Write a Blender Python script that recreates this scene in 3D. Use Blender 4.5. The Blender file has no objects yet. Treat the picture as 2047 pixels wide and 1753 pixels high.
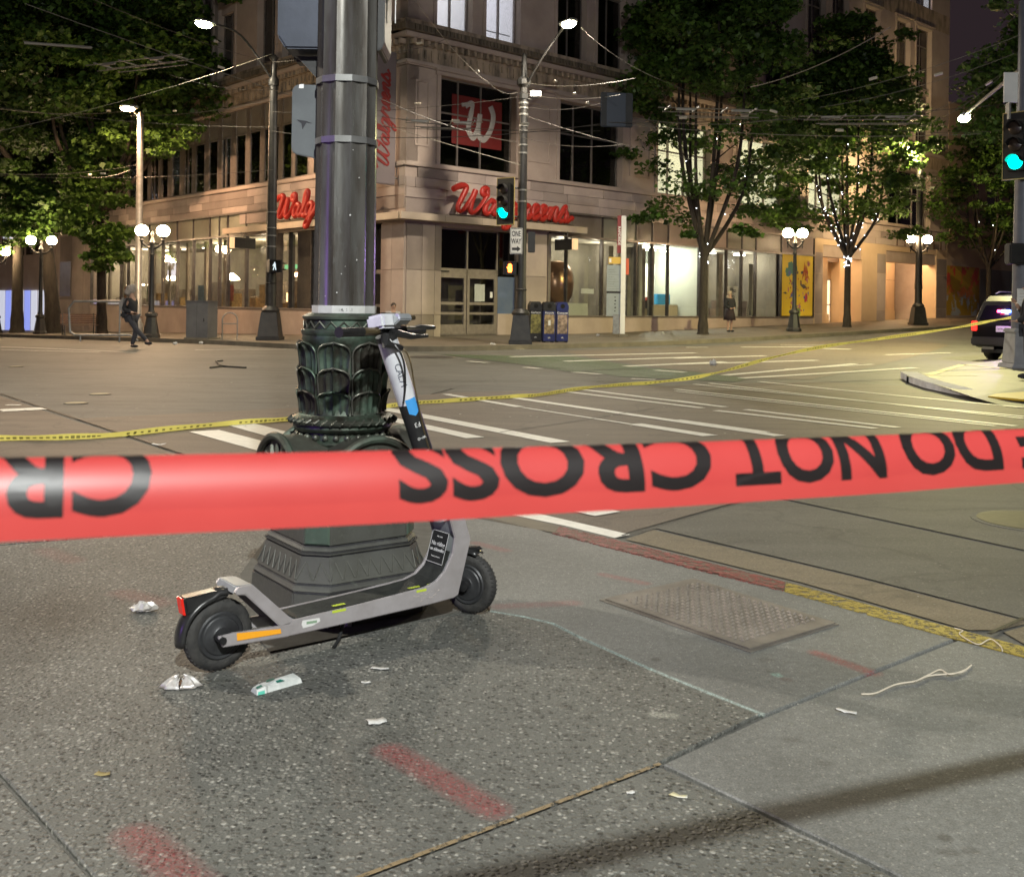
import bpy, bmesh, math, random
import numpy as np
from mathutils import Vector, Matrix
random.seed(7); rng = np.random.default_rng(7)
R = math.radians; pi = math.pi
SC = bpy.context.scene; COL = SC.collection

# ---------------------------------------------------------------- camera, sky, exposure
FPX = 2060.0; CH = 1.22; ROLL = 0.014
cam = bpy.data.cameras.new('camera'); camo = bpy.data.objects.new('camera', cam); COL.objects.link(camo)
cam.sensor_fit = 'HORIZONTAL'; cam.sensor_width = 36.0
cam.lens = 36.0 * FPX / 2047.0; cam.shift_y = -(876.5 - 611.0) / 2047.0
cam.clip_start = 0.05; cam.clip_end = 2000
cam.dof.use_dof = True; cam.dof.focus_distance = 6.0; cam.dof.aperture_fstop = 9.0
camo.matrix_world = Matrix.Translation((0, 0, CH)) @ Matrix.Rotation(pi / 2, 4, 'X') @ Matrix.Rotation(ROLL, 4, 'Z')
SC.camera = camo
w = bpy.data.worlds.new('World'); SC.world = w; w.use_nodes = True
bg = w.node_tree.nodes['Background']; bg.inputs[0].default_value = (0.62, 0.42, 0.50, 1); bg.inputs[1].default_value = 0.014
SC.view_settings.view_transform = 'Standard'; SC.view_settings.look = 'None'
SC.view_settings.exposure = 1.45; SC.view_settings.gamma = 1.0; SC.view_settings.use_curve_mapping = False
SC.cycles.max_bounces = 6; SC.cycles.diffuse_bounces = 2; SC.cycles.glossy_bounces = 3
SC.cycles.transmission_bounces = 4; SC.cycles.transparent_max_bounces = 12
SC.cycles.sample_clamp_indirect = 4.0; SC.cycles.caustics_reflective = False; SC.cycles.caustics_refractive = False
SC.cycles.use_denoising = True; SC.cycles.use_light_tree = True

def lamp(name, loc, power, color, size=0.12, kind='POINT', spot=None, aim=None, blend=0.6):
    l = bpy.data.lights.new(name, kind); l.energy = power; l.color = color; l.shadow_soft_size = size
    if spot: l.spot_size = R(spot); l.spot_blend = blend
    o = bpy.data.objects.new(name, l); COL.objects.link(o); o.location = loc
    d = Vector(aim) if aim else Vector((0, 0, -1))
    o.rotation_euler = d.to_track_quat('-Z', 'Y').to_euler()
    return o
WARM = (1.0, 0.62, 0.33); NEUT = (1.0, 0.9, 0.74); COOL = (0.9, 0.95, 1.0); YEL = (1.0, 0.88, 0.42)

# ---------------------------------------------------------------- geometry of the place
_c, _s = math.cos(ROLL), math.sin(ROLL)
def ray(px, py):
    dx, dy = px - 1023.5, py - 611.0
    x = dx * _c + dy * _s; y = -dx * _s + dy * _c
    return np.array([x / FPX, 1.0, -y / FPX])
def AT(px, py, Y):
    r = ray(px, py); return Vector((r[0] * Y, Y, CH + r[2] * Y))
def GZ(px, py, z=0.0):
    r = ray(px, py); t = (z - CH) / r[2]; return Vector((r[0] * t, t, z))
ANG = math.atan2(.672, .7404)
U = np.array([math.cos(ANG), math.sin(ANG)]); V = np.array([-U[1], U[0]]); P0 = np.array([-3.73, 35.6])
def sr(x, y): d = np.array([x, y]) - P0; return float(d @ U), float(d @ V)
def SRP(s, r, z=0.0): p = P0 + s * U + r * V; return Vector((p[0], p[1], z))
def spl(x, k=2.0): return k * math.log1p(math.exp(max(-30, min(30, x / k))))
def hbase(s, r): return .023 * spl(s - 7.5) - .022 * spl(r)
def sstep(x): x = max(0, min(1, x)); return x * x * (3 - 2 * x)
def hroad(x, y):
    s, r = sr(x, y); return hbase(s, r) - .025 - .085 * sstep((y - 6) / 12)
def hwalk(s, r):
    a, b = s + 5.9, r + 5.9
    d = min(a, b) if (s < 0 and r < 0) else (a if s < 0 else b)
    return hbase(s, r) + .02 + .015 * max(0, min(6, d))
def onroad(px, py, dz=0.0):
    z = -.05
    for _ in range(40):
        p = GZ(px, py, z); z = .5 * z + .5 * (hroad(p.x, p.y) + dz)
    return GZ(px, py, z)
def onwalk(px, py):
    z = 0
    for _ in range(60):
        p = GZ(px, py, min(z, 1.0)); z = .6 * z + .4 * hwalk(*sr(p.x, p.y))
    return GZ(px, py, z)
def walkpt(x, y): return Vector((x, y, hwalk(*sr(x, y))))

# ---------------------------------------------------------------- object helpers
def tag(o, label=None, cat=None, group=None, kind=None):
    if label: o['label'] = label
    if cat: o['category'] = cat
    if group: o['group'] = group
    if kind: o['kind'] = kind
    return o
def thing(name, label, cat, loc=(0, 0, 0), rz=0.0, group=None, scale=1):
    o = bpy.data.objects.new(name, None); COL.objects.link(o); o.location = loc; o.rotation_euler = (0, 0, rz)
    o.scale = (scale,) * 3; o.empty_display_size = .2
    return tag(o, label, cat, group)
def copy_tree(o, parent=None):
    c = o.copy(); COL.objects.link(c)
    if parent: c.parent = parent
    for ch in list(o.children): copy_tree(ch, c)
    return c
def smooth(me, ang=35):
    me.polygons.foreach_set('use_smooth', [True] * len(me.polygons)); me.set_sharp_from_angle(angle=R(ang))
class MB:
    def __init__(s): s.v = []; s.f = []
    def add(s, vs, fs):
        n = len(s.v); s.v += [tuple(v) for v in vs]; s.f += [tuple(i + n for i in f) for f in fs]; return s
    def box(s, x0, x1, y0, y1, z0, z1):
        x0, x1 = sorted((x0, x1)); y0, y1 = sorted((y0, y1)); z0, z1 = sorted((z0, z1))
        return s.add([(x0, y0, z0), (x1, y0, z0), (x1, y1, z0), (x0, y1, z0), (x0, y0, z1), (x1, y0, z1), (x1, y1, z1), (x0, y1, z1)],
                     [(0, 3, 2, 1), (4, 5, 6, 7), (0, 1, 5, 4), (1, 2, 6, 5), (2, 3, 7, 6), (3, 0, 4, 7)])
    def prism(s, pts, z0, z1, top=None):
        a = sum(pts[i][0] * pts[(i + 1) % len(pts)][1] - pts[(i + 1) % len(pts)][0] * pts[i][1] for i in range(len(pts)))
        if a < 0: pts = pts[::-1]; top = top[::-1] if top else None
        t = top or pts; n = len(pts)
        return s.add([(p[0], p[1], z0) for p in pts] + [(p[0], p[1], z1) for p in t],
                     [tuple(range(n - 1, -1, -1)), tuple(range(n, 2 * n))] + [(i, (i + 1) % n, n + (i + 1) % n, n + i) for i in range(n)])
    def side(s, pts, y0, y1):          # outline in x,z extruded along y
        a = sum(pts[i][0] * pts[(i + 1) % len(pts)][1] - pts[(i + 1) % len(pts)][0] * pts[i][1] for i in range(len(pts)))
        if a < 0: pts = pts[::-1]
        n = len(pts)
        return s.add([(p[0], y0, p[1]) for p in pts] + [(p[0], y1, p[1]) for p in pts],
                     [tuple(range(n)), tuple(range(2 * n - 1, n - 1, -1))] + [(i, n + i, n + (i + 1) % n, (i + 1) % n) for i in range(n)])
    def lathe(s, prof, n=16, c=(0, 0), z0=0, ph=0.0, cap=True):
        m = len(prof); vs = []
        for r, z in prof:
            for k in range(n):
                a = 2 * pi * k / n + ph; vs.append((c[0] + r * math.cos(a), c[1] + r * math.sin(a), z + z0))
        fs = [(i * n + k, i * n + (k + 1) % n, (i + 1) * n + (k + 1) % n, (i + 1) * n + k) for i in range(m - 1) for k in range(n)]
        if cap: fs += [tuple(range(n - 1, -1, -1)), tuple((m - 1) * n + k for k in range(n))]
        return s.add(vs, fs)
    def tube(s, pts, r, n=8, cap=True, flat=None, up=(0, 0, 1)):
        pts = [Vector(p) for p in pts]; m = len(pts); rr = r if isinstance(r, (list, tuple)) else [r] * m
        vs = []; X = None
        for i, p in enumerate(pts):
            t = (pts[min(i + 1, m - 1)] - pts[max(i - 1, 0)]).normalized()
            if flat: 
                nrm = Vector(flat).normalized(); X = t.cross(nrm).normalized(); Y = nrm
                for k in range(n):
                    a = 2 * pi * k / n; vs.append(p + X * (math.cos(a) * rr[i]) + Y * (math.sin(a) * up))
            else:
                if X is None:
                    h = Vector((0, 0, 1)) if abs(t.z) < .9 else Vector((1, 0, 0)); X = t.cross(h).normalized()
                X = (X - t * X.dot(t)).normalized(); Y = t.cross(X)
                for k in range(n):
                    a = 2 * pi * k / n; vs.append(p + (X * math.cos(a) + Y * math.sin(a)) * rr[i])
        fs = [(i * n + k, i * n + (k + 1) % n, (i + 1) * n + (k + 1) % n, (i + 1) * n + k) for i in range(m - 1) for k in range(n)]
        if cap: fs += [tuple(range(n - 1, -1, -1)), tuple((m - 1) * n + k for k in range(n))]
        return s.add(vs, fs)
    def ball(s, c, r, n=12, m=8, sc=(1, 1, 1)):
        c = Vector(c); vs = [c + Vector((0, 0, -r * sc[2]))]
        for i in range(1, m):
            a = -pi / 2 + pi * i / m
            for k in range(n):
                b = 2 * pi * k / n; vs.append(c + Vector((r * sc[0] * math.cos(a) * math.cos(b), r * sc[1] * math.cos(a) * math.sin(b), r * sc[2] * math.sin(a))))
        vs.append(c + Vector((0, 0, r * sc[2]))); L = len(vs) - 1; fs = []
        for k in range(n): fs.append((0, 1 + (k + 1) % n, 1 + k)); fs.append((L, L - n + k, L - n + (k + 1) % n))
        for i in range(m - 2):
            for k in range(n): fs.append((1 + i * n + k, 1 + i * n + (k + 1) % n, 1 + (i + 1) * n + (k + 1) % n, 1 + (i + 1) * n + k))
        return s.add(vs, fs)
    def xf(s, mat):
        s.v = [tuple(mat @ Vector(v)) for v in s.v]; return s
    def build(s, name, mat, parent=None, sm=False, bevel=0, ang=35, loc=None, rot=None, up_=False):
        me = bpy.data.meshes.new(name); me.from_pydata(s.v, [], s.f); me.validate()
        bm = bmesh.new(); bm.from_mesh(me); bmesh.ops.recalc_face_normals(bm, faces=bm.faces)
        if bevel: bmesh.ops.bevel(bm, geom=[e for e in bm.edges if e.is_manifold and e.calc_face_angle(0) > .5], offset=bevel, segments=2, affect='EDGES', clamp_overlap=True)
        if up_: bm.normal_update(); bmesh.ops.reverse_faces(bm, faces=[f for f in bm.faces if f.normal.z < 0])
        bm.to_mesh(me); bm.free()
        if mat: me.materials.append(mat)
        if sm: smooth(me, ang)
        o = bpy.data.objects.new(name, me); COL.objects.link(o)
        if parent: o.parent = parent
        if loc is not None: o.location = loc
        if rot is not None: o.rotation_euler = rot
        return o
def B(*a): return MB().box(*a)
def T(pts, r, n=8): return MB().tube(pts, r, n)
def text(name, body, size, loc, rot, mat, parent=None, ext=.002, align='CENTER', bold=0.0, sx=1.0, mtx=None):
    c = bpy.data.curves.new(name, 'FONT'); c.body = body; c.size = size; c.extrude = ext; c.align_x = align; c.align_y = 'CENTER'; c.offset = bold
    c.resolution_u = 3; c.materials.append(mat); o = bpy.data.objects.new(name, c); COL.objects.link(o)
    if parent: o.parent = parent
    me = bpy.data.meshes.new_from_object(o); me.name = name; bpy.data.objects.remove(o); bpy.data.curves.remove(c)
    if not me.materials: me.materials.append(mat)
    o = bpy.data.objects.new(name, me); COL.objects.link(o)
    if parent: o.parent = parent
    if mtx is not None: o.matrix_basis = mtx
    else: o.location = loc; o.rotation_euler = rot; o.scale = (sx, 1, 1)
    return o
def catmull(P, k=6):
    P = [Vector(p) for p in P]; out = []
    for i in range(len(P) - 1):
        a, b, c, d = P[max(i - 1, 0)], P[i], P[i + 1], P[min(i + 2, len(P) - 1)]
        for j in range(k):
            t = j / k; out.append(.5 * ((2 * b) + (c - a) * t + (2 * a - 5 * b + 4 * c - d) * t * t + (3 * b - a - 3 * c + d) * t ** 3))
    out.append(P[-1]); return out

# ---------------------------------------------------------------- materials
def new(name):
    m = bpy.data.materials.new(name); m.use_nodes = True; nt = m.node_tree
    return m, nt, nt.nodes['Principled BSDF']
def N(nt, typ, **kw):
    n = nt.nodes.new(typ)
    for k, v in kw.items():
        if k.startswith('_'): n.inputs[int(k[1:])].default_value = v
        elif k in n.inputs.keys(): n.inputs[k].default_value = v
        else: setattr(n, k, v)
    return n
def mix(nt, f, a, b, bt='MIX'):
    n = nt.nodes.new('ShaderNodeMix'); n.data_type = 'RGBA'; n.blend_type = bt
    for i, x in ((0, f), (6, a), (7, b)):
        if hasattr(x, 'links'): nt.links.new(x, n.inputs[i])
        elif i == 0: n.inputs[0].default_value = x
        else: n.inputs[i].default_value = (*x[:3], 1)
    return n.outputs[2]
def ramp(nt, src, stops):
    n = nt.nodes.new('ShaderNodeValToRGB'); nt.links.new(src, n.inputs[0]); e = n.color_ramp.elements
    while len(e) < len(stops): e.new(.5)
    for i, (p, c) in enumerate(stops):
        e[i].position = p; e[i].color = (*c, 1) if isinstance(c, tuple) else (c, c, c, 1)
    return n.outputs[0]
def coord(nt, out='Object', sc=(1, 1, 1)):
    t = nt.nodes.new('ShaderNodeTexCoord'); mp = nt.nodes.new('ShaderNodeMapping'); mp.inputs[3].default_value = sc
    nt.links.new(t.outputs[out], mp.inputs[0]); return mp.outputs[0]
def mth(nt, op, a, b=None, c=None):
    n = nt.nodes.new('ShaderNodeMath'); n.operation = op
    for i, x in enumerate((a, b, c)):
        if x is None: continue
        if hasattr(x, 'links'): nt.links.new(x, n.inputs[i])
        else: n.inputs[i].default_value = x
    return n.outputs[0]
def noise(nt, vec, scale, detail=4, rough=.6):
    n = N(nt, 'ShaderNodeTexNoise', Scale=scale, Detail=detail, Roughness=rough); nt.links.new(vec, n.inputs['Vector']); return n.outputs[0]
def bump(nt, p, h, strength=.3, dist=.01):
    b = N(nt, 'ShaderNodeBump', Strength=strength, Distance=dist); nt.links.new(h, b.inputs['Height']); nt.links.new(b.outputs[0], p.inputs['Normal'])
def mat(name, col, rough=.6, metal=0.0, col2=None, nscale=3.0, lo=.35, hi=.65, bmp=0.0, bscale=None, em=None, es=0.0, rand=0.0, spec=None, streak=False, alpha=None):
    m, nt, p = new(name); p.inputs['Roughness'].default_value = rough; p.inputs['Metallic'].default_value = metal
    p.inputs['Base Color'].default_value = (*col, 1)
    if spec is not None: p.inputs['Specular IOR Level'].default_value = spec
    cv = coord(nt, 'Object', (1, 1, .25) if streak else (1, 1, 1)); out = None
    if col2:
        out = mix(nt, ramp(nt, noise(nt, cv, nscale, 6), [(lo, 0.0), (hi, 1.0)]), col, col2)
    if rand:
        oi = nt.nodes.new('ShaderNodeObjectInfo')
        k = mth(nt, 'MULTIPLY_ADD', oi.outputs['Random'], 2 * rand, 1 - rand)
        cc = nt.nodes.new('ShaderNodeCombineColor'); [nt.links.new(k, cc.inputs[i]) for i in range(3)]
        out = mix(nt, 1.0, out if out is not None else col, cc.outputs[0], 'MULTIPLY')
    if out is not None: nt.links.new(out, p.inputs['Base Color'])
    if bmp: bump(nt, p, noise(nt, cv, bscale or nscale * 8, 5), bmp)
    if em: p.inputs['Emission Color'].default_value = (*em, 1); p.inputs['Emission Strength'].default_value = es
    return m
def emit(name, col, s): return mat(name, (0, 0, 0), 1.0, em=col, es=s, spec=0)

M = {}
M['stone'] = mat('limestone', (.37, .295, .25), .75, col2=(.47, .385, .33), nscale=.7, bmp=.15, bscale=9)
M['block'] = mat('limestone_block', (.30, .245, .22), .75, col2=(.43, .355, .31), nscale=.5, bmp=.15, bscale=9, rand=.36)
M['grime'] = mat('carved_limestone', (.42, .33, .24), .8, col2=(.10, .085, .065), nscale=3.5, lo=.42, hi=.72, bmp=.5, bscale=8, streak=True)
M['soot'] = mat('sooty_stone', (.20, .16, .115), .85, col2=(.07, .06, .045), nscale=3, bmp=.5, bscale=14, streak=True)
M['concrete'] = mat('painted_concrete', (.43, .345, .295), .7, col2=(.34, .27, .23), nscale=.9, bmp=.1, bscale=14)
M['alu'] = mat('anodised_frame', (.27, .235, .21), .4, .5, col2=(.21, .18, .16), nscale=6)
M['alud'] = mat('dark_frame', (.10, .09, .08), .4, .5, col2=(.06, .05, .05), nscale=6)
M['spandrel'] = mat('opal_glass', (.38, .38, .29), .25, col2=(.30, .31, .24), nscale=.8)
M['greyglass'] = mat('spandrel_glass', (.22, .20, .17), .2, col2=(.16, .14, .12), nscale=.8)
M['white'] = mat('white_paint', (.74, .74, .72), .5, col2=(.62, .62, .60), nscale=2)
M['roomwall'] = mat('room_wall', (.50, .50, .42), .8, col2=(.42, .42, .36), nscale=.6)
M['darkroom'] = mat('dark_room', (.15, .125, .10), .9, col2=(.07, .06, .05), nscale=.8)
M['black'] = mat('black_paint', (.010, .010, .010), .5, col2=(.020, .019, .018), nscale=5, bmp=.1)
M['pole'] = mat('dark_green_paint', (.012, .0125, .013), .5, col2=(.028, .026, .024), nscale=4, bmp=.15, bscale=20)
M['galv'] = mat('galvanised_steel', (.28, .28, .27), .45, .6, col2=(.20, .20, .19), nscale=7)
M['wire'] = mat('cable', (.10, .09, .08), .5, .3)
M['brightwire'] = mat('worn_cable', (.26, .24, .20), .5, .4)
M['asphalt'] = None
M['bark'] = mat('bark', (.022, .017, .013), .9, col2=(.05, .04, .03), nscale=9, bmp=.8, bscale=16, streak=True)
M['red'] = mat('red_sign_paint', (.40, .022, .015), .45, col2=(.30, .018, .012), nscale=3, em=(1, .05, .02), es=.015)
M['redflat'] = mat('red_vinyl', (.24, .014, .010), .5, col2=(.18, .010, .008), nscale=2)
M['wood'] = mat('bench_wood', (.10, .055, .03), .6, col2=(.06, .03, .02), nscale=6)
M['blue'] = mat('blue_plastic', (.02, .03, .16), .4, col2=(.015, .02, .10), nscale=4)
M['box'] = mat('grey_cabinet_paint', (.14, .14, .145), .5, col2=(.10, .10, .105), nscale=2, bmp=.05)
def glass(name, tint=(.95, .96, .95), refl=.055, rough=.015):
    m = bpy.data.materials.new(name); m.use_nodes = True; nt = m.node_tree; nt.nodes.clear()
    o = N(nt, 'ShaderNodeOutputMaterial'); t = N(nt, 'ShaderNodeBsdfTransparent'); t.inputs[0].default_value = (*tint, 1)
    g = N(nt, 'ShaderNodeBsdfGlossy', Roughness=rough); lw = N(nt, 'ShaderNodeLayerWeight'); lw.inputs[0].default_value = .5
    k = mth(nt, 'MULTIPLY_ADD', mth(nt, 'POWER', lw.outputs[1], 3.0), .8, refl); k = mth(nt, 'MINIMUM', k, .95)
    mx = N(nt, 'ShaderNodeMixShader'); nt.links.new(k, mx.inputs[0]); nt.links.new(t.outputs[0], mx.inputs[1]); nt.links.new(g.outputs[0], mx.inputs[2])
    nt.links.new(mx.outputs[0], o.inputs[0]); return m
M['glass'] = glass('shop_glass'); M['dglass'] = glass('tinted_glass', (.42, .43, .41), .05)

# painted spray marks, stains and one scooter shadow as print in the paving materials
g = bpy.data.node_groups.new('spray_and_shadow_line', 'ShaderNodeTree')
for nm, st in (('P', 'NodeSocketVector'), ('A', 'NodeSocketVector'), ('Bv', 'NodeSocketVector'), ('Width', 'NodeSocketFloat')):
    g.interface.new_socket(nm, in_out='INPUT', socket_type=st)
g.interface.new_socket('Mask', in_out='OUTPUT', socket_type='NodeSocketFloat')
gi = g.nodes.new('NodeGroupInput'); go = g.nodes.new('NodeGroupOutput')
def vm(nt, op, a, b=None):
    n = nt.nodes.new('ShaderNodeVectorMath'); n.operation = op; nt.links.new(a, n.inputs[0])
    if b is not None:
        if op == 'SCALE': nt.links.new(b, n.inputs[3])
        else: nt.links.new(b, n.inputs[1])
    return n
pa = vm(g, 'SUBTRACT', gi.outputs[0], gi.outputs[1]).outputs[0]; ba = vm(g, 'SUBTRACT', gi.outputs[2], gi.outputs[1]).outputs[0]
tt = mth(g, 'DIVIDE', vm(g, 'DOT_PRODUCT', pa, ba).outputs[1], vm(g, 'DOT_PRODUCT', ba, ba).outputs[1])
cl = N(g, 'ShaderNodeClamp'); g.links.new(tt, cl.inputs[0])
dd = vm(g, 'LENGTH', vm(g, 'SUBTRACT', pa, vm(g, 'SCALE', ba, cl.outputs[0]).outputs[0]).outputs[0]).outputs[1]
k = mth(g, 'DIVIDE', dd, gi.outputs[3]); k = mth(g, 'SUBTRACT', 1.35, k); c2 = N(g, 'ShaderNodeClamp'); g.links.new(mth(g, 'MULTIPLY', k, 1.1), c2.inputs[0])
g.links.new(c2.outputs[0], go.inputs[0])
def spray(nt, base, cv, marks, speck):
    for (a, b, wd, colr, st) in marks:
        n = nt.nodes.new('ShaderNodeGroup'); n.node_tree = g; nt.links.new(cv, n.inputs[0])
        n.inputs[1].default_value = (a[0], a[1], 0); n.inputs[2].default_value = (b[0], b[1], 0); n.inputs[3].default_value = wd
        f = mth(nt, 'MULTIPLY', mth(nt, 'MULTIPLY', n.outputs[0], speck), st)
        base = mix(nt, f, base, colr)
    return base
def gp(x, y): p = GZ(x, y); return (p.x, p.y)
RED = (.25, .032, .035); TEAL = (.36, .46, .42)
MARKS = [(gp(780, 1500), gp(985, 1618), .045, RED, .85), (gp(270, 1668), gp(390, 1770), .05, RED, .8), (gp(1632, 1305), gp(1745, 1345), .03, RED, .85),
         (gp(1205, 1148), gp(1290, 1166), .03, RED, .6), (gp(1000, 1212), gp(1145, 1205), .04, RED, .5), (gp(950, 1085), gp(1010, 1100), .035, RED, .55),  # stroke right of the front wheel paints in the scooter's soft reddish shadow
         (gp(245, 1185), gp(320, 1205), .06, RED, .35), (gp(90, 1100), gp(145, 1120), .06, RED, .3)]
TL = [(978, 1221), (1045, 1232), (1105, 1246), (1160, 1274), (1300, 1337), (1420, 1386), (1522, 1426)]
MARKS += [(gp(*TL[i]), gp(*TL[i + 1]), .011, TEAL, .75) for i in range(len(TL) - 1)]
LT = [(1335, 1535), (1480, 1600), (1580, 1660), (1720, 1722)]
MARKS += [(gp(*LT[i]), gp(*LT[i + 1]), .008, (.40, .40, .39), .55) for i in range(len(LT) - 1)]
MARKS += [(gp(1550, 1347), gp(1556, 1350), .016, (.25, .45, .38), .8), (gp(1568, 1357), gp(1574, 1358), .016, (.08, .03, .03), .8),
          (gp(1535, 1342), gp(1545, 1344), .014, (.05, .045, .04), .8), (gp(1308, 1428), gp(1345, 1430), .02, (.5, .5, .42), .6)]
for a in [(1640, 1525), (1575, 1478), (1890, 1703), (1935, 1700), (1525, 1318), (560, 1160)]:
    MARKS.append((gp(*a), gp(a[0] + 12, a[1]), .017, (.05, .045, .04), .7))

def paving(name, agg, base, marks=True, tex=1.0):
    m, nt, p = new(name); cv = coord(nt); p.inputs['Roughness'].default_value = .62
    big = ramp(nt, noise(nt, cv, 1.1, 5, .65), [(.3, .72), (.7, 1.18)])
    fine = ramp(nt, noise(nt, cv, 170, 3, .8), [(.32, .62), (.68, 1.4)])
    if agg:
        wv = N(nt, 'ShaderNodeTexNoise', Scale=60.0, Detail=2); nt.links.new(cv, wv.inputs[0])
        wc = mix(nt, .012, cv, wv.outputs[1], 'ADD')
        vo = N(nt, 'ShaderNodeTexVoronoi', Scale=80.0, Randomness=1.0); nt.links.new(wc, vo.inputs[0])
        sp = nt.nodes.new('ShaderNodeSeparateColor'); nt.links.new(vo.outputs[1], sp.inputs[0])
        peb = ramp(nt, sp.outputs[0], [(0, (.018, .018, .017)), (.22, (.065, .064, .056)), (.5, (.135, .134, .118)), (.85, (.21, .208, .185)), (.985, (.34, .335, .30))])
        edge = ramp(nt, vo.outputs[0], [(.30, 1.0), (.62, 0.0)])
        keep = ramp(nt, sp.outputs[1], [(.22, 0.0), (.3, 1.0)])
        c = mix(nt, mth(nt, 'MULTIPLY', edge, keep), base, peb)
        bump(nt, p, mth(nt, 'MULTIPLY', edge, keep), .8, .004)
    else:
        vo = N(nt, 'ShaderNodeTexVoronoi', Scale=190.0); nt.links.new(cv, vo.inputs[0])
        sp = nt.nodes.new('ShaderNodeSeparateColor'); nt.links.new(vo.outputs[1], sp.inputs[0])
        sparse = ramp(nt, sp.outputs[0], [(.86, 0.0), (.9, 1.0)])
        c = mix(nt, mth(nt, 'MULTIPLY', sparse, .6), base, mix(nt, sp.outputs[1], (.06, .06, .055), (.34, .33, .30)))
        med = noise(nt, cv, 38, 5, .75); c = mix(nt, 1.0, c, ramp(nt, med, [(.3, .72), (.7, 1.25)]), 'MULTIPLY')
        bump(nt, p, med, .25, .003)
    c = mix(nt, 1.0, c, big, 'MULTIPLY'); c = mix(nt, 1.0, c, fine, 'MULTIPLY')
    # chewing gum and grime spots
    v2 = N(nt, 'ShaderNodeTexVoronoi', Scale=2.6); nt.links.new(cv, v2.inputs[0])
    c = mix(nt, mth(nt, 'MULTIPLY', ramp(nt, v2.outputs[0], [(.035, 1.0), (.06, 0.0)]), .6), c, (.045, .042, .038))
    if marks: c = spray(nt, c, cv, MARKS, ramp(nt, noise(nt, cv, 105, 5, .85), [(.42, 0.10), (.60, 1.0)]))
    nt.links.new(c, p.inputs['Base Color']); return m
M['agg'] = paving('exposed_aggregate', True, (.108, .110, .099))
M['slab'] = paving('smooth_concrete', False, (.142, .146, .138))
M['farwalk'] = paving('far_pavement', False, (.14, .115, .085), False)
def roadmat(name, c1, c2, groove=False):
    m, nt, p = new(name); cv = coord(nt); p.inputs['Roughness'].default_value = .68
    a = noise(nt, cv, .35, 6, .65); b = noise(nt, cv, 90, 3, .8)
    c = mix(nt, ramp(nt, a, [(.32, 0.0), (.68, 1.0)]), c1, c2)
    c = mix(nt, 1.0, c, ramp(nt, b, [(.3, .7), (.7, 1.35)]), 'MULTIPLY')
    st = noise(nt, coord(nt, 'Object', (.5, 2.4, 1)), 1.3, 4, .6); c = mix(nt, 1.0, c, ramp(nt, st, [(.35, .86), (.65, 1.12)]), 'MULTIPLY')
    oil = noise(nt, cv, 1.6, 5, .75); c = mix(nt, mth(nt, 'MULTIPLY', ramp(nt, oil, [(.56, 0.0), (.70, 1.0)]), .55), c, (.035, .032, .028))
    vc = N(nt, 'ShaderNodeTexVoronoi', Scale=.55); vc.feature = 'DISTANCE_TO_EDGE'; wn = N(nt, 'ShaderNodeTexNoise', Scale=2.2, Detail=6.0); nt.links.new(cv, wn.inputs[0]); nt.links.new(mix(nt, .35, cv, wn.outputs[1], 'ADD'), vc.inputs[0])
    c = mix(nt, mth(nt, 'MULTIPLY', ramp(nt, vc.outputs[0], [(.003, 1.0), (.009, 0.0)]), .28), c, (.03, .028, .025))
    lite = N(nt, 'ShaderNodeTexVoronoi', Scale=26.0); nt.links.new(cv, lite.inputs[0]); c = mix(nt, mth(nt, 'MULTIPLY', ramp(nt, lite.outputs[0], [(.10, 1.0), (.16, 0.0)]), .5), c, (.26, .25, .22))
    nt.links.new(c, p.inputs['Base Color'])
    if groove:
        t = nt.nodes.new('ShaderNodeTexCoord'); mp = nt.nodes.new('ShaderNodeMapping'); nt.links.new(t.outputs[3], mp.inputs[0]); mp.inputs[2].default_value = (0, 0, R(-40))
        wv = N(nt, 'ShaderNodeTexWave', Scale=16.0, Distortion=.6, Detail=2.0); nt.links.new(mp.outputs[0], wv.inputs[0])
        h = mth(nt, 'ADD', mth(nt, 'MULTIPLY', wv.outputs[1], .6), b); bump(nt, p, h, .35, .006)
        c = mix(nt, 1.0, c, ramp(nt, wv.outputs[1], [(0, .86), (.6, 1.06)]), 'MULTIPLY'); nt.links.new(c, p.inputs['Base Color'])
    else: bump(nt, p, b, .3, .006)
    return m
M['asphalt'] = roadmat('worn_asphalt', (.088, .087, .078), (.128, .125, .112))
M['brownroad'] = roadmat('brown_concrete', (.118, .095, .074), (.15, .124, .098))
M['grooved'] = roadmat('grooved_concrete', (.095, .092, .078), (.125, .12, .10), True)
M['gutter'] = roadmat('gutter_concrete', (.15, .125, .085), (.18, .15, .105), True)
M['kerb'] = mat('kerb_concrete', (.20, .175, .13), .8, col2=(.13, .115, .09), nscale=2, bmp=.3, bscale=30)
def wornpaint(name, col, lo=.3):
    m = bpy.data.materials.new(name); m.use_nodes = True; nt = m.node_tree; p = nt.nodes['Principled BSDF']; p.inputs['Roughness'].default_value = .55
    cv = coord(nt); c = mix(nt, ramp(nt, noise(nt, cv, 14, 6, .8), [(.3, .75), (.7, 1.0)]), (0, 0, 0), col); nt.links.new(c, p.inputs['Base Color'])
    f = ramp(nt, noise(nt, cv, 30, 8, .85), [(lo, 0.0), (lo + .05, 1.0)]); nt.links.new(f, p.inputs['Alpha']); return m
M['line'] = wornpaint('road_line_paint', (.78, .77, .70), .32); M['green'] = wornpaint('green_lane_paint', (.085, .125, .06), .42)
M['ykerb'] = wornpaint('yellow_kerb_paint', (.33, .25, .04), .45); M['rkerb'] = wornpaint('red_kerb_paint', (.24, .055, .05), .47)

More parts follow.
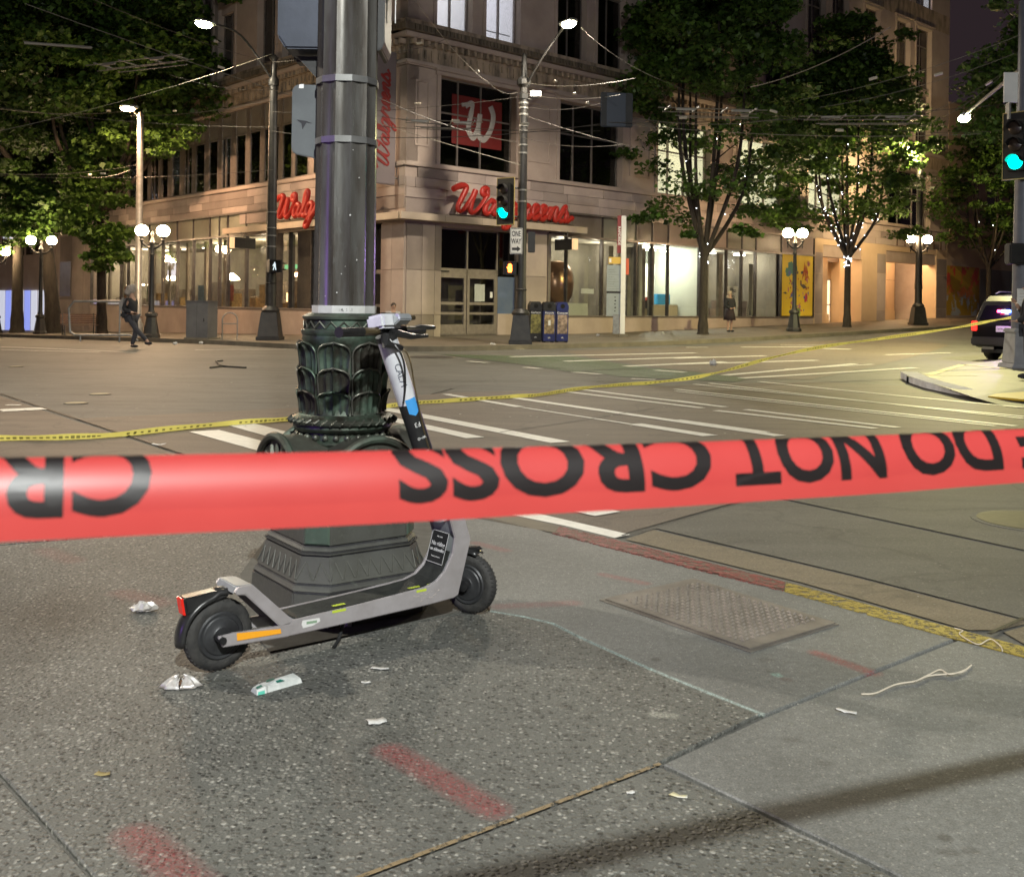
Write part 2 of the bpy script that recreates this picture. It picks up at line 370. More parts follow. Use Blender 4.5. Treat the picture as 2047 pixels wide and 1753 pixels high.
# ---------------------------------------------------------------- road, pavements
def road():
    xs = np.concatenate([np.linspace(-160, -45, 12)[:-1], np.linspace(-45, 45, 91), np.linspace(45, 160, 12)[1:]])
    ys = np.concatenate([np.linspace(-40, -5, 6)[:-1], np.linspace(-5, 75, 81), np.linspace(75, 320, 14)[1:]])
    vs = [(x, y, hroad(x, y)) for y in ys for x in xs]; n = len(xs)
    fs = [(j * n + i, j * n + i + 1, (j + 1) * n + i + 1, (j + 1) * n + i) for j in range(len(ys) - 1) for i in range(n - 1)]
    o = MB().add(vs, fs).build('road', M['asphalt'], sm=True); tag(o, kind='structure')
road()
def sheet(name, px, material, parent, dz=.004, n=1, world=False):
    """flat patch draped on the road: polygon of picture-corner pixels, unprojected to the ground, triangulated and subdivided"""
    pts = [onroad(x, y) for x, y in px] if not world else [Vector(p) for p in px]
    bm = bmesh.new(); vs = [bm.verts.new((p.x, p.y, 0)) for p in pts]; bm.faces.new(vs)
    bmesh.ops.triangulate(bm, faces=bm.faces)
    for _ in range(n):
        L = [e for e in bm.edges if e.calc_length() > 1.2]
        if L: bmesh.ops.subdivide_edges(bm, edges=L, cuts=1); bmesh.ops.triangulate(bm, faces=[f for f in bm.faces if len(f.verts) > 3])
    for v in bm.verts: v.co.z = hroad(v.co.x, v.co.y) + dz
    bm.normal_update(); bmesh.ops.reverse_faces(bm, faces=[f for f in bm.faces if f.normal.z < 0])
    me = bpy.data.meshes.new(name); bm.to_mesh(me); bm.free(); me.materials.append(material)
    o = bpy.data.objects.new(name, me); COL.objects.link(o)
    if parent: o.parent = parent
    return o
roads = thing('road_surface', None, None); roads['kind'] = 'structure'
sheet('concrete_slab', [(236, 868), (150, 838), (600, 816), (880, 786), (1118, 780), (1420, 768), (1640, 764), (1800, 772), (1950, 806), (2300, 850), (2300, 900), (1620, 985), (1525, 990), (1240, 1070), (1130, 1052), (880, 1003), (500, 960), (366, 910)], M['brownroad'], roads, .005, 4)
sheet('concrete_slab', [(0, 792), (134, 838), (228, 868), (360, 912), (480, 957), (300, 950), (-300, 960), (-600, 900), (-600, 800)], M['brownroad'], roads, .005, 3)
sheet('concrete_slab', [(1120, 702), (1330, 694), (1600, 684), (1800, 676), (1900, 690), (1620, 760), (1500, 756), (1310, 735), (1180, 715)], M['brownroad'], roads, .005, 3)
sheet('concrete_slab', [(1533, 996), (2060, 1108), (2600, 1230), (2600, 1500), (2060, 1243), (1700, 1150), (1312, 1058), (1250, 1074)], M['grooved'], roads, .006, 3)
sheet('concrete_slab', [(1626, 990), (2200, 900), (2700, 900), (2700, 1245), (2060, 1104), (1536, 992)], M['grooved'], roads, .006, 3)
sheet('concrete_slab', [(1306, 1061), (1700, 1154), (2060, 1247), (2000, 1262), (1935, 1262), (1600, 1166), (1250, 1080)], M['gutter'], roads, .006, 2)
sheet('concrete_slab', [(2064, 1250), (2600, 1400), (2600, 1420), (2047, 1290), (2006, 1266)], M['gutter'], roads, .006, 2)
# walk polygons near the camera
def slab(name, px, material, parent, z=0.0, th=.06, off=.0022):
    pts = [GZ(x, y, z).xy for x, y in px]; c = sum(pts, Vector((0, 0))) / len(pts)
    pts = [p + (c - p).normalized() * off for p in pts]
    bm = bmesh.new(); vs = [bm.verts.new((p.x, p.y, z)) for p in pts]; f = bm.faces.new(vs)
    if f.normal.z == 0: f.normal_update()
    if f.normal.z < 0: f.normal_flip()
    r = bmesh.ops.extrude_face_region(bm, geom=[f]); 
    for v in [e for e in r['geom'] if isinstance(e, bmesh.types.BMVert)]: v.co.z = z
    for v in vs: v.co.z = z - th
    bmesh.ops.recalc_face_normals(bm, faces=bm.faces)
    bmesh.ops.bevel(bm, geom=[e for e in bm.edges if all(abs(v.co.z - z) < 1e-5 for v in e.verts)], offset=.004, segments=1, affect='EDGES')
    me = bpy.data.meshes.new(name); bm.to_mesh(me); bm.free(); me.materials.append(material)
    o = bpy.data.objects.new(name, me); COL.objects.link(o); o.parent = parent; return o
near = thing('near_pavement', None, None); near['kind'] = 'structure'
TLn = [(x, y) for x, y in TL]
slab('paving_slab', TLn + [(1321, 1523), (1010, 1640), (700, 1757), (500, 1832), (325, 1898), (190, 1753), (0, 1545), (-378, 1131), (0, 1090), (480, 1050), (870, 1021)], M['agg'], near)
slab('paving_slab', [(870, 1021), (1108, 1064), (1565, 1177), (1907, 1277), (1527, 1429)] + TLn[::-1], M['slab'], near)
slab('paving_slab', [(1914, 1279), (2040, 1312), (2600, 1480), (3600, 1800), (3600, 2600), (2200, 1960), (1775, 1738), (1325, 1526), (1530, 1432)], M['slab'], near)
slab('paving_slab', [(1318, 1531), (1768, 1742), (2190, 1965), (2600, 2400), (1500, 3600), (325, 3000), (330, 1906), (700, 1764), (1010, 1647)], M['agg'], near)
slab('paving_slab', [(186, 1757), (-4, 1549), (-382, 1135), (-1500, 1250), (-1500, 2600), (200, 2900), (320, 1906)], M['agg'], near)
slab('paving_slab', [(-378, 1126), (0, 1086), (480, 1046), (868, 1016), (700, 990), (500, 976), (0, 985), (-900, 1010), (-1500, 1100), (-1500, 1240)], M['agg'], near)
tag(B(-14, 12, -30, 1.2, -.06, -.004).build('pavement_behind', M['slab'], near))
GZp = lambda x, y: GZ(x, y, -.01)
slab('pavement_base', [(-1500, 1010), (0, 983), (500, 974), (900, 1003), (1130, 1050), (1600, 1165), (2047, 1295), (3600, 1760), (3600, 3000), (-1500, 3000)], M['asphalt'], near, -.012, .04)
# kerb of the near pavement with red and yellow paint
kt = [(1120, 1052), (1340, 1105), (1570, 1163)]; kb = [(1104, 1066), (1335, 1124), (1566, 1181)]
def band(name, top, bot, m, parent, z0=-.05, z1=.004):
    a = [GZ(x, y, z1) for x, y in top]; b = [GZ(x, y, z1) for x, y in bot]
    return MB().prism([(p.x, p.y) for p in a] + [(p.x, p.y) for p in b[::-1]], z0, z1).build(name, m, parent)
kerb = thing('painted_kerb', None, None); kerb['kind'] = 'structure'
K1 = [(905, 1002), (1120, 1052), (1340, 1107), (1570, 1163), (1850, 1240), (2047, 1292), (2500, 1425)]
K2 = [(893, 1014), (1104, 1066), (1335, 1124), (1566, 1180), (1850, 1260), (2047, 1312), (2500, 1450)]
for i in range(6):
    band('kerb_stone', K1[i:i + 2], K2[i:i + 2], M['kerb'], kerb, -.06, .0)
band('kerb_paint', kt, kb, M['rkerb'], kerb, -.001, .0035); band('kerb_paint', [(1572, 1163), (1850, 1240), (2047, 1292), (2500, 1425)], [(1568, 1181), (1850, 1260), (2047, 1312), (2500, 1450)], M['ykerb'], kerb, -.001, .0035)
# steel access cover
def cover():
    t = thing('utility_cover', 'rusty brown diamond plate steel access cover set in the pavement', 'utility cover')
    q = [GZ(1210, 1201), GZ(1385, 1160), GZ(1670, 1249), GZ(1499, 1301)]
    q0 = [GZ(1198, 1200), GZ(1386, 1157), GZ(1677, 1249), GZ(1500, 1305)]
    rust = mat('rusty_steel', (.20, .18, .155), .6, .2, col2=(.12, .105, .088), nscale=5, bmp=.3, bscale=40)
    MB().prism([(p.x, p.y) for p in q0], -.03, .004).build('frame', rust, t)
    MB().prism([(p.x, p.y) for p in q], .005, .010).build('plate', rust, t)
    mb = MB(); a, b, c, d = q
    for i in range(26):
        for j in range(17):
            u_, v_ = (i + .5) / 26, (j + .5) / 17
            if u_ < .06 or u_ > .94 or v_ < .08 or v_ > .92: continue
            p = (a * (1 - v_) + b * v_) * (1 - u_) + (d * (1 - v_) + c * v_) * u_
            an = R(38 if (i + j) % 2 else 128); e = Vector((math.cos(an), math.sin(an), 0)) * .0125; f = Vector((-math.sin(an), math.cos(an), 0)) * .0042
            mb.add([p + e + Vector((0, 0, .010)), p + f + Vector((0, 0, .010)), p - e + Vector((0, 0, .010)), p - f + Vector((0, 0, .010)), p + Vector((0, 0, .0185))], [(0, 1, 4), (1, 2, 4), (2, 3, 4), (3, 0, 4)])
    mb.build('tread_pattern', mat('worn_tread', (.27, .24, .205), .5, .3, col2=(.18, .155, .13), nscale=6), t)
cover()
# road markings
marks = thing('crosswalk_markings', None, None); marks['kind'] = 'structure'
def stripe(x0, y0, x1, y1, wd=.10, m=None, dz=.010):
    a = onroad(x0, y0); b = onroad(x1, y1); d = (b - a); n = Vector((-d.y, d.x, 0)).normalized() * wd / 2; k = max(1, int(d.length / 1.5)); vs = []
    for i in range(k + 1):
        for sg in (-1, 1):
            p = a + d * (i / k) + n * sg; vs.append((p.x, p.y, hroad(p.x, p.y) + dz))
    MB().add(vs, [(2 * i, 2 * i + 2, 2 * i + 3, 2 * i + 1) for i in range(k)]).build('painted_stripe', m or M['line'], marks, up_=True)
S = [(408, 863, 640, 925, .30), (468, 846, 640, 893, .30), (755, 816, 1120, 886, .22), (775, 838, 950, 877, .20), (890, 789, 1040, 815, .14), (1045, 816, 1258, 849, .06),
     (1024, 796, 1560, 873, .17), (1122, 783, 1405, 817, .12), (1165, 780, 1450, 815, .14), (1350, 779, 2030, 853, .13), (1350, 783, 1990, 853, .09), (1388, 769, 2047, 834, .12), (1418, 767, 2047, 838, .10),
     (1518, 764, 2047, 816, .13), (1350, 802, 1448, 815, .13), (1350, 811, 1400, 817, .08), (1430, 822, 1750, 858, .13), (1490, 820, 1795, 856, .13), (1268, 849, 1420, 873, .20), (1350, 841, 1530, 866, .16),
     (1000, 1020, 1240, 1076, .16), (1135, 1012, 1215, 1030, .22), (1520, 990, 1560, 984, .08),
     (1350, 717, 1530, 712, .25), (1350, 729, 1632, 721, .25), (1448, 751, 1710, 728, .22), (1482, 757, 1830, 736, .22), (1570, 739, 1745, 729, .12), (1020, 714, 1390, 706, .25), (1130, 723, 1400, 714, .25), (1250, 733, 1450, 724, .25),
     (1482, 694.5, 1653, 693.5, .25), (1372, 695, 1415, 695, .2), (890, 700, 1050, 699, .2), (935, 723, 975, 726, .2), (1048, 735, 1080, 738, .2), (1145, 745, 1200, 749, .2), (1262, 758, 1310, 760, .16), (1310, 741, 1370, 745, .2),
     (0, 822, 90, 818, .30), (12, 811, 42, 811, .10), (590, 699, 390, 700, .15), (0, 694, 270, 706, .12), (0, 700, 200, 705, .12), (1770, 710, 1900, 706, .15), (1640, 697, 1700, 699, .3), (1560, 690, 1660, 690, .1)]
for q in S: stripe(*q)
for px in ([(880, 709), (1150, 714), (1300, 737), (1140, 742), (1000, 724)], [(1170, 742), (1320, 737), (1500, 757), (1470, 764), (1240, 754)], [(1060, 731), (1130, 743), (1190, 747), (1120, 735)]):
    sheet('green_paint', px, M['green'], marks, .009, 2)
# joints sealed with tar
tar = mat('tar_seam', (.025, .023, .02), .6)
for q in [(1243, 1074, 1530, 994, .012), (1000, 866, 1185, 838, .02), (1185, 838, 1310, 817, .02), (0, 788, 145, 836, .03), (145, 836, 363, 908, .025), (862, 789, 905, 777, .03), (1980, 1270, 2047, 1240, .018)]: stripe(*q, m=tar, dz=.012)
# far corner pavement
def farwalk():
    w_ = thing('far_pavement', None, None); w_['kind'] = 'structure'
    E_ = []                                            # kerb edge in (s, r), from far right, round the corner, to far left
    for s in np.arange(150, -2.9, -3): E_.append((float(s), -5.9))
    for k in range(0, 91, 10): a = R(270 - k); E_.append((-1.9 + 4 * math.cos(a), -1.9 + 4 * math.sin(a)))
    for r in np.arange(1.0, 110, 3): E_.append((-5.9, float(r)))
    # top
    vs = []; fs = []
    for i, (s, r) in enumerate(E_):
        sb, rb = (s if s > .3 else .3), (r if r > .3 else .3)
        for k in range(7):
            t = k / 6; a, b = s + (sb - s) * t, r + (rb - r) * t; p = SRP(a, b); vs.append((p.x, p.y, hwalk(a, b)))
    n = len(E_)
    fs = [(i * 7 + k, i * 7 + k + 1, (i + 1) * 7 + k + 1, (i + 1) * 7 + k) for i in range(n - 1) for k in range(6)]
    MB().add(vs, fs).build('pavement_top', M['farwalk'], w_, sm=True)
    for i in range(n - 1):
        q = []
        for (s, r) in (E_[i], E_[i + 1]):
            si = Vector((s + 1.9, r + 1.9)); o_ = Vector((0, -1)) if r < -5.8 else (Vector((-1, 0)) if s < -5.8 else si.normalized())
            for dd_, dz in ((-.15, .012), (.012, .012), (.012, -.22), (-.15, -.22)):
                a, b = s + o_.x * dd_, r + o_.y * dd_; p = SRP(a, b); q.append((p.x, p.y, hwalk(s, r) + dz))
        MB().add(q, [(0, 1, 5, 4), (1, 2, 6, 5), (2, 3, 7, 6), (0, 4, 7, 3), (0, 3, 2, 1), (4, 5, 6, 7)]).build('kerb_stone', M['kerb'], w_)
farwalk()
def island():
    t = thing('right_corner_pavement', None, None); t['kind'] = 'structure'
    px = [(1812, 752), (1860, 765), (1945, 787), (2010, 797), (2300, 825), (2700, 830), (2900, 730), (2500, 690), (2100, 703), (1985, 722), (1925, 728), (1855, 744)]
    pts = [GZ(x, y, .02) for x, y in px]
    zz_ = [.02, .02, -.03, -.088, -.095, -.095, .02, .02, .02, .02, .02, .02]
    vs = [(p.x, p.y, z_) for p, z_ in zip(pts, zz_)]; c_ = [GZ(1900, 758, .02), GZ(2060, 772, .01), GZ(2400, 775, .02)]; vs += [tuple(q) for q in c_]
    MB().add(vs, [(0, 1, 12), (1, 2, 12), (2, 3, 13, 12), (3, 4, 14, 13), (4, 5, 14), (5, 6, 14), (6, 7, 14), (7, 8, 13, 14), (8, 9, 12, 13), (9, 10, 12), (10, 11, 12), (11, 0, 12)]).build('pavement_top', M['slab'], t, up_=True)
    MB().add([(x, y, z) for x, y, z in vs[:12]] + [(x, y, -.3) for x, y, z in vs[:12]], [(i, (i + 1) % 12, 12 + (i + 1) % 12, 12 + i) for i in range(3, 12)]).build('pavement_edge', M['slab'], t)
    pale = mat('pale_kerb', (.66, .67, .70), .8, col2=(.5, .51, .54), nscale=6, bmp=.2)
    e = [(1800, 755), (1820, 766), (1849, 776), (1900, 787), (1960, 797)]
    for i in range(4):
        a, b = GZ(*e[i], -.09), GZ(*e[i + 1], -.09); d = (b - a).normalized(); n_ = Vector((-d.y, d.x, 0)); a += d * .006; b -= d * .006
        h = [.03, .03, .025, .0, -.07]
        MB().add([a, b, b + n_ * .3, a + n_ * .3, (a.x, a.y, h[i]), (b.x, b.y, h[i + 1]), ((b + n_ * .3).x, (b + n_ * .3).y, h[i + 1] + .004), ((a + n_ * .3).x, (a + n_ * .3).y, h[i] + .004)],
                 [(0, 1, 5, 4), (4, 5, 6, 7), (0, 4, 7, 3), (1, 2, 6, 5), (3, 7, 6, 2)]).build('kerb_stone', pale, t)
    yl = mat('yellow_line_paint', (.55, .46, .14), .6, col2=(.45, .38, .12), nscale=9)
    for a, b, w_ in [((1856, 750), (1925, 729), .08), ((1925, 729), (2010, 737), .08), ((1862, 752), (1975, 792), .10), ((1870, 751), (1955, 751), .04)]:
        p, q = GZ(*a, .022), GZ(*b, .022 if b != (1975, 792) else -.045); d = (q - p).normalized(); n_ = Vector((-d.y, d.x, 0)) * w_
        MB().add([p - n_ + Vector((0, 0, .004)), q - n_ + Vector((0, 0, .004)), q + n_ + Vector((0, 0, .004)), p + n_ + Vector((0, 0, .004))], [(0, 1, 2, 3)]).build('painted_line', yl, t)
    q = [GZ(x, y, -.03) for x, y in [(1975, 793), (2010, 782), (2100, 782), (2300, 812), (2200, 812), (2047, 800)]]
    MB().prism([(p.x, p.y) for p in q], -.05, -.02).build('tactile_paving', mat('yellow_tactile', (.42, .27, .015), .6, col2=(.34, .22, .015), nscale=5), t)
island()

# ---------------------------------------------------------------- the corner building
bld = thing('department_store', 'beige limestone department store on the far corner with shops at street level', 'building', (P0[0], P0[1], 0), ANG)
def fb(side, a0, a1, d0, d1, z0, z1, mb=None):   # a along the facade, d outwards
    mb = mb or MB()
    return mb.box(a0, a1, -d0, -d1, z0, z1) if side == 'R' else mb.box(-d0, -d1, a0, a1, z0, z1)
def F(name, side, a0, a1, d0, d1, z0, z1, m, parent=bld, bevel=0):
    return fb(side, a0, a1, d0, d1, z0, z1).build(name, m, parent, bevel=bevel)
EX, EL = 40.9, 35.0
# solid masses behind the openings (the rooms are cut into the depth of the house)
F('upper_wall', 'R', 0.0, EX, -.5, -12, 19.4, 27, M['stone']); 
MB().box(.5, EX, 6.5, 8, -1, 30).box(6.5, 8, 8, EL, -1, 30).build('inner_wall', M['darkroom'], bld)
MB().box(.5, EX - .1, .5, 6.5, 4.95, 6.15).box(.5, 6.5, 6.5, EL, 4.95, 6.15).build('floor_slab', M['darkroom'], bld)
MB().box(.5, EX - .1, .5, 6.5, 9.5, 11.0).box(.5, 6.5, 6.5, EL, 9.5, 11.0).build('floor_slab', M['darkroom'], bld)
F('end_wall', 'R', EX - .5, EX, -.5, -8, -1, 27, M['stone'])
# right facade bands: base, spandrel, entablature
F('base_wall', 'R', 5.64, 26.0, 0, -.5, -.5, .80, M['concrete']); F('base_coping', 'R', 6.9, 26.0, .05, -.5, .80, .86, M['alu'])
F('base_wall', 'L', 6.0, 29.4, 0, -.5, -1.5, .93, M['concrete']); F('base_coping', 'L', 2.5, 29.4, .05, -.5, .93, .99, M['alu'])
F('base_wall', 'L', 2.5, 6.0, 0, -.5, -.5, .93, M['concrete'])
F('spandrel_wall', 'R', .0, EX, -.03, -.5, 4.0, 6.0, M['concrete']); F('spandrel_wall', 'L', .5, EL, -.03, -.5, 4.12, 6.0, M['concrete'])
def blocks(side, a0, a1, z0, courses, ch=.37, seed=0):
    rd = random.Random(seed); bases = {}
    for c in range(courses):
        a = a0 - (.9 if c % 2 else 0) + (.5 if c % 3 == 2 else 0)
        while a < a1:
            wd = rd.choice((1.8, 1.8, 2.3, 1.3)); b0, b1 = max(a, a0), min(a + wd, a1)
            if b1 - b0 > .2: F('stone_block', side, b0 + .008, b1 - .008, .02 + rd.random() * .008, -.04, z0 + c * ch + .007, z0 + (c + 1) * ch - .007, M['block'])
            a += wd
blocks('R', .0, 40.6, 4.93, 3, .36, 1); blocks('L', .03, EL, 5.02, 3, .33, 2); blocks('R', 0, 7, 4.4, 1, .5, 5); blocks('L', .03, 12, 4.55, 1, .45, 6)
for sd, e in (('R', EX), ('L', 25.7)): F('sill_course', sd, -.06 if sd == 'R' else .0, e, .12, -.5, 6.02, 6.18, M['stone'], bevel=.02)
# corner pillar with panels
def panels(side, a0, a1, cuts, zs, m=M['block']):
    cs = [a0] + cuts + [a1]
    for i in range(len(cs) - 1):
        for j in range(len(zs) - 1):
            F('stone_panel', side, cs[i] + .008, cs[i + 1] - .008, .045, -.2, zs[j] + .008, zs[j + 1] - .008, m)
MB().box(.0, 1.55, .0, 1.35, -.3, 4.1).build('corner_pillar', M['concrete'], bld)
panels('R', .045, 1.58, [.72, 1.28], [-.1, .86, 2.42, 4.05]); panels('L', .0, 1.37, [.72], [-.3, .9, 2.42, 4.05])
F('pillar', 'R', 5.64, 6.85, 0, -.5, .80, 4.1, M['concrete']); panels('R', 5.7, 6.78, [], [.86, 2.35, 4.0])
# automatic doors on the right facade
dr = F('door_recess', 'R', 1.6, 5.64, -.9, -1.0, 0, 0.12, M['concrete'])
def doorset():
    y = .45
    fr = MB(); 
    for x in (1.62, 2.95 + .2, 4.62): fr.box(x, x + .07, y, y + .12, .12, 4.05)
    fr.box(1.62, 4.7, y, y + .14, 2.34, 2.55).box(1.62, 4.7, y, y + .12, 3.95, 4.1).box(1.62, 5.64, y, y + .12, .08, .14)
    fr.build('door_frame', M['alu'], bld)
    for x0, x1 in ((1.72, 3.12), (3.16, 4.60)):
        d = MB().box(x0, x0 + .12, y - .05, y + .02, .14, 2.34).box(x1 - .12, x1, y - .05, y + .02, .14, 2.34)
        for za, zb in ((.14, .5), (.86, .95), (1.22, 1.32), (2.2, 2.34)): d.box(x0 + .12, x1 - .12, y - .045, y + .015, za, zb)
        dd_ = d.build('sliding_door', M['alu'], bld); B(x0 + .12, x1 - .12, y - .02, y - .01, .5, 2.2).build('pane', M['glass'], dd_)
    for x0, x1 in ((1.69, 3.15), (3.22, 4.62)): B(x0, x1, y + .05, y + .06, 2.55, 3.95).build('transom_pane', M['dglass'], bld)
    B(4.7, 5.6, y, y + .05, .9, 2.3).build('poster_panel', mat('blue_poster', (.10, .14, .24), .3, col2=(.13, .17, .26), nscale=2), bld)
    B(4.7, 5.6, y + .02, y + .05, 2.34, 4.05).build('transom_pane', M['dglass'], bld); B(4.7, 5.64, y - .02, y + .3, 0, .9).build('base_wall', M['concrete'], bld)
    B(1.9, 2.3, y - .06, y - .045, 2.40, 2.46).build('door_sensor', M['black'], bld)
    B(3.6, 4.1, y + .05, y + .06, 1.35, 2.0).build('paper_notice', M['white'], bld); B(4.3, 4.42, y - .025, y - .02, 1.5, 1.72).build('paper_notice', M['white'], bld)
doorset()
def leftdoor():
    fr = MB()
    for a in (1.40, 2.3): fb('L', a, a + .09, -.3, -.42, 0, 4.1, fr)
    fb('L', 1.4, 2.39, -.3, -.42, 2.3, 2.45, fr); fb('L', 1.4, 2.39, -.3, -.42, 1.1, 1.2, fr); fb('L', 1.4, 2.39, -.3, -.42, 0, .3, fr); fr.build('door_frame', M['alu'], bld)
    F('pane', 'L', 1.49, 2.3, -.35, -.36, .3, 4.1, M['dglass'])
    F('pillar', 'L', 2.4, 2.9, .02, -.5, .9, 4.1, M['concrete'])
leftdoor()
# ground floor glazing
def glazing(side, edges, z0, zt, z1, gm, skip=(), heavy=()):
    F('transom_bar', side, edges[0], edges[-1], .06, -.10, zt - .04, zt + .04, M['alu']); F('head_bar', side, edges[0], edges[-1], .09, -.08, z1 - .02, z1 + .06, M['alu'])
    for i, a in enumerate(edges):
        F('mullion', side, a - .035, a + .035, .03, -.12, z0, z1 - .02, M['alud'])
    for i in range(len(edges) - 1):
        if i in skip: continue
        F('shop_window', side, edges[i] + .035, edges[i + 1] - .035, -.05, -.06, z0, zt - .04, gm)
        F('transom_panel', side, edges[i] + .035, edges[i + 1] - .035, -.03, -.12, zt + .04, z1 - .02, M['spandrel'])
ER = [7.0, 7.94, 10.01, 12.13, 13.18, 14.26, 16.49, 18.53, 19.71, 20.85, 23.03, 26.0]
glazing('R', ER, .86, 4.0, 4.90, M['glass'], skip=(10,))
ELf = [2.9, 4.4, 6.1, 7.78, 9.6, 11.41, 13.11, 13.92, 14.85, 16.54, 18.26, 19.91, 21.5, 22.9, 24.17, 25.1, 27.39, 29.3]
glazing('L', ELf, .99, 4.08, 5.02, M['glass'])
F('jamb', 'L', 8.62, 8.78, .10, -.2, .99, 4.4, M['alu']); F('jamb', 'R', 6.86, 7.0, .06, -.3, .86, 4.05, M['alu'])
# rooms behind the shop windows
def room(side, a0, a1, dep, z0, z1, wm, fm=None, cm=None):
    o = fb(side, a0, a1, -dep, -dep - .1, z0, z1).build('back_wall', wm, bld)
    F('room_floor', side, a0, a1, -.12, -dep, z0 - .1, z0, fm or M['darkroom']); F('room_ceiling', side, a0, a1, -.5, -dep, z1, z1 + .05, cm or wm)
    for a in (a0, a1): F('side_wall', side, a - .04, a + .04, -.2, -dep, z0, z1, wm)
greyw = mat('grey_room_wall', (.42, .39, .32), .8, col2=(.26, .24, .20), nscale=.5)
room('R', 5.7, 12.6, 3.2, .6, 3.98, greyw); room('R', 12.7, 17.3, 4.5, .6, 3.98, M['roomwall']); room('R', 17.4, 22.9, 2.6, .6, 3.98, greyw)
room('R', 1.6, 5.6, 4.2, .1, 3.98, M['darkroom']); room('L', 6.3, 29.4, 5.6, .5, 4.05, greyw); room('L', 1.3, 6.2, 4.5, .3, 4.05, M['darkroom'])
brightw = mat('lit_white_wall', (.80, .82, .72), .8)
F('display_wall', 'R', 14.5, 17.2, -3.2, -3.3, 1.25, 3.3, brightw)
tubeM = emit('fluorescent_tube', (1, .97, .86), 12); bulbM = emit('warm_bulb', (1, .72, .40), 30)
for s_ in (14.9, 16.2): F('ceiling_lamp', 'R', s_ - .4, s_ + .4, -1.6, -1.75, 3.80, 3.84, tubeM)
for s_, e_ in ((9.2, 4), (19.2, 4), (21.6, 4)): F('ceiling_lamp', 'R', s_ - .35, s_ + .35, -1.4, -1.6, 3.86, 3.9, tubeM)
for s_, d_, z_, pw, sd, cc in ((15.2, 2.2, 3.6, 32, 'R', (.97, 1, .86)), (16.4, 2.0, 3.6, 20, 'R', (.97, 1, .86)), (9.2, 1.5, 3.6, 16, 'R', (1, .9, .68)), (11.4, 1.6, 3.6, 10, 'R', (1, .9, .68)), (19.3, 1.5, 3.6, 11, 'R', (1, .93, .75)), (22, 1.3, 3.6, 7, 'R', (1, .93, .75)),
        (9.5, 2.0, 3.6, 17, 'L', (1, .8, .55)), (13.5, 2.0, 3.6, 15, 'L', (1, .8, .55)), (18, 2.0, 3.6, 15, 'L', (1, .8, .55)), (23.5, 2.0, 3.6, 15, 'L', (1, .8, .55)), (27.5, 2.0, 3.6, 40, 'L', (1, .8, .55)), (3.2, 2.5, 3.3, 30, 'R', (.9, 1, .8))):
    lamp('shop_lamp', SRP(s_, d_, z_) if sd == 'R' else SRP(d_, s_, z_), pw * (3.8 if sd == 'L' else 2.8), cc, .2)
F('counter', 'R', 15.2, 17.2, -1.8, -2.6, .6, 1.35, mat('counter_wood', (.42, .35, .24), .6)); F('counter', 'R', 12.9, 15.0, -1.5, -2.3, .6, 1.15, mat('counter_wood_dark', (.22, .18, .12), .6))
bl = mat('blue_crate', (.03, .25, .50), .5); rd_ = mat('red_item', (.45, .06, .04), .5); dk = mat('dark_item', (.04, .04, .04), .5)
F('blue_display_box', 'R', 16.0, 16.9, -2.0, -2.4, 1.36, 1.85, bl, bevel=.03); F('red_display_box', 'R', 15.4, 15.7, -2.0, -2.3, 1.36, 1.7, rd_, bevel=.03)
for k, s_ in enumerate((13.1, 13.5, 14.0, 14.5, 14.9)): F('shelf_item', 'R', s_, s_ + .32, -1.6, -2.0, 1.16, 1.45 + .1 * (k % 3), dk if k % 2 else M['wood'], bevel=.02)
F('white_display_wall', 'R', 19.8, 20.7, -.9, -1.0, .7, 2.3, M['white']); F('paper_poster', 'R', 21.0, 21.6, -.5, -.52, .9, 3.4, M['roomwall'])
text('window_lettering', 'Pho\nto', .30, (20.25, .86, 1.95), (pi / 2, 0, 0), M['black'], bld)
for s_, d_, z_, r_ in ((2.0, 2.2, 2.95, .09), (3.3, 3.0, 3.0, .05), (3.9, 3.4, 2.75, .06), (4.3, 2.2, 3.2, .05), (3.5, 1.6, 1.95, .07)):
    MB().ball((s_, d_, z_), r_, 8, 6).build('small_lamp', bulbM if r_ > .055 else tubeM, bld)
for s_ in (2.6, 3.6, 4.4): F('shop_shelf', 'R', s_, s_ + .5, -2.6, -3.0, .12, 1.7, M['concrete'])
for k in range(8): F('shop_shelf', 'R', 17.6 + k * .65, 18.05 + k * .65, -1.7, -2.1, .6, 1.2 + .4 * (k % 3), M['concrete'])
for k, c_ in enumerate(((.45, .30, .12), (.30, .10, .08), (.12, .22, .30), (.5, .48, .42), (.16, .28, .14), (.4, .2, .1))):
    F('window_poster', 'L', 9.9 + k * 2.9, 10.5 + k * 2.9, -.16, -.17, 1.15 + .1 * (k % 2), 1.95, mat('window_poster', c_, .5, col2=tuple(x * .4 for x in c_), nscale=9))
    F('stock_box', 'L', 9.2 + k * 2.7, 10.2 + k * 2.7, -1.0, -1.5, .5, 1.2 + .2 * (k % 3), bpy.data.materials.get('window_poster') or M['wood'])
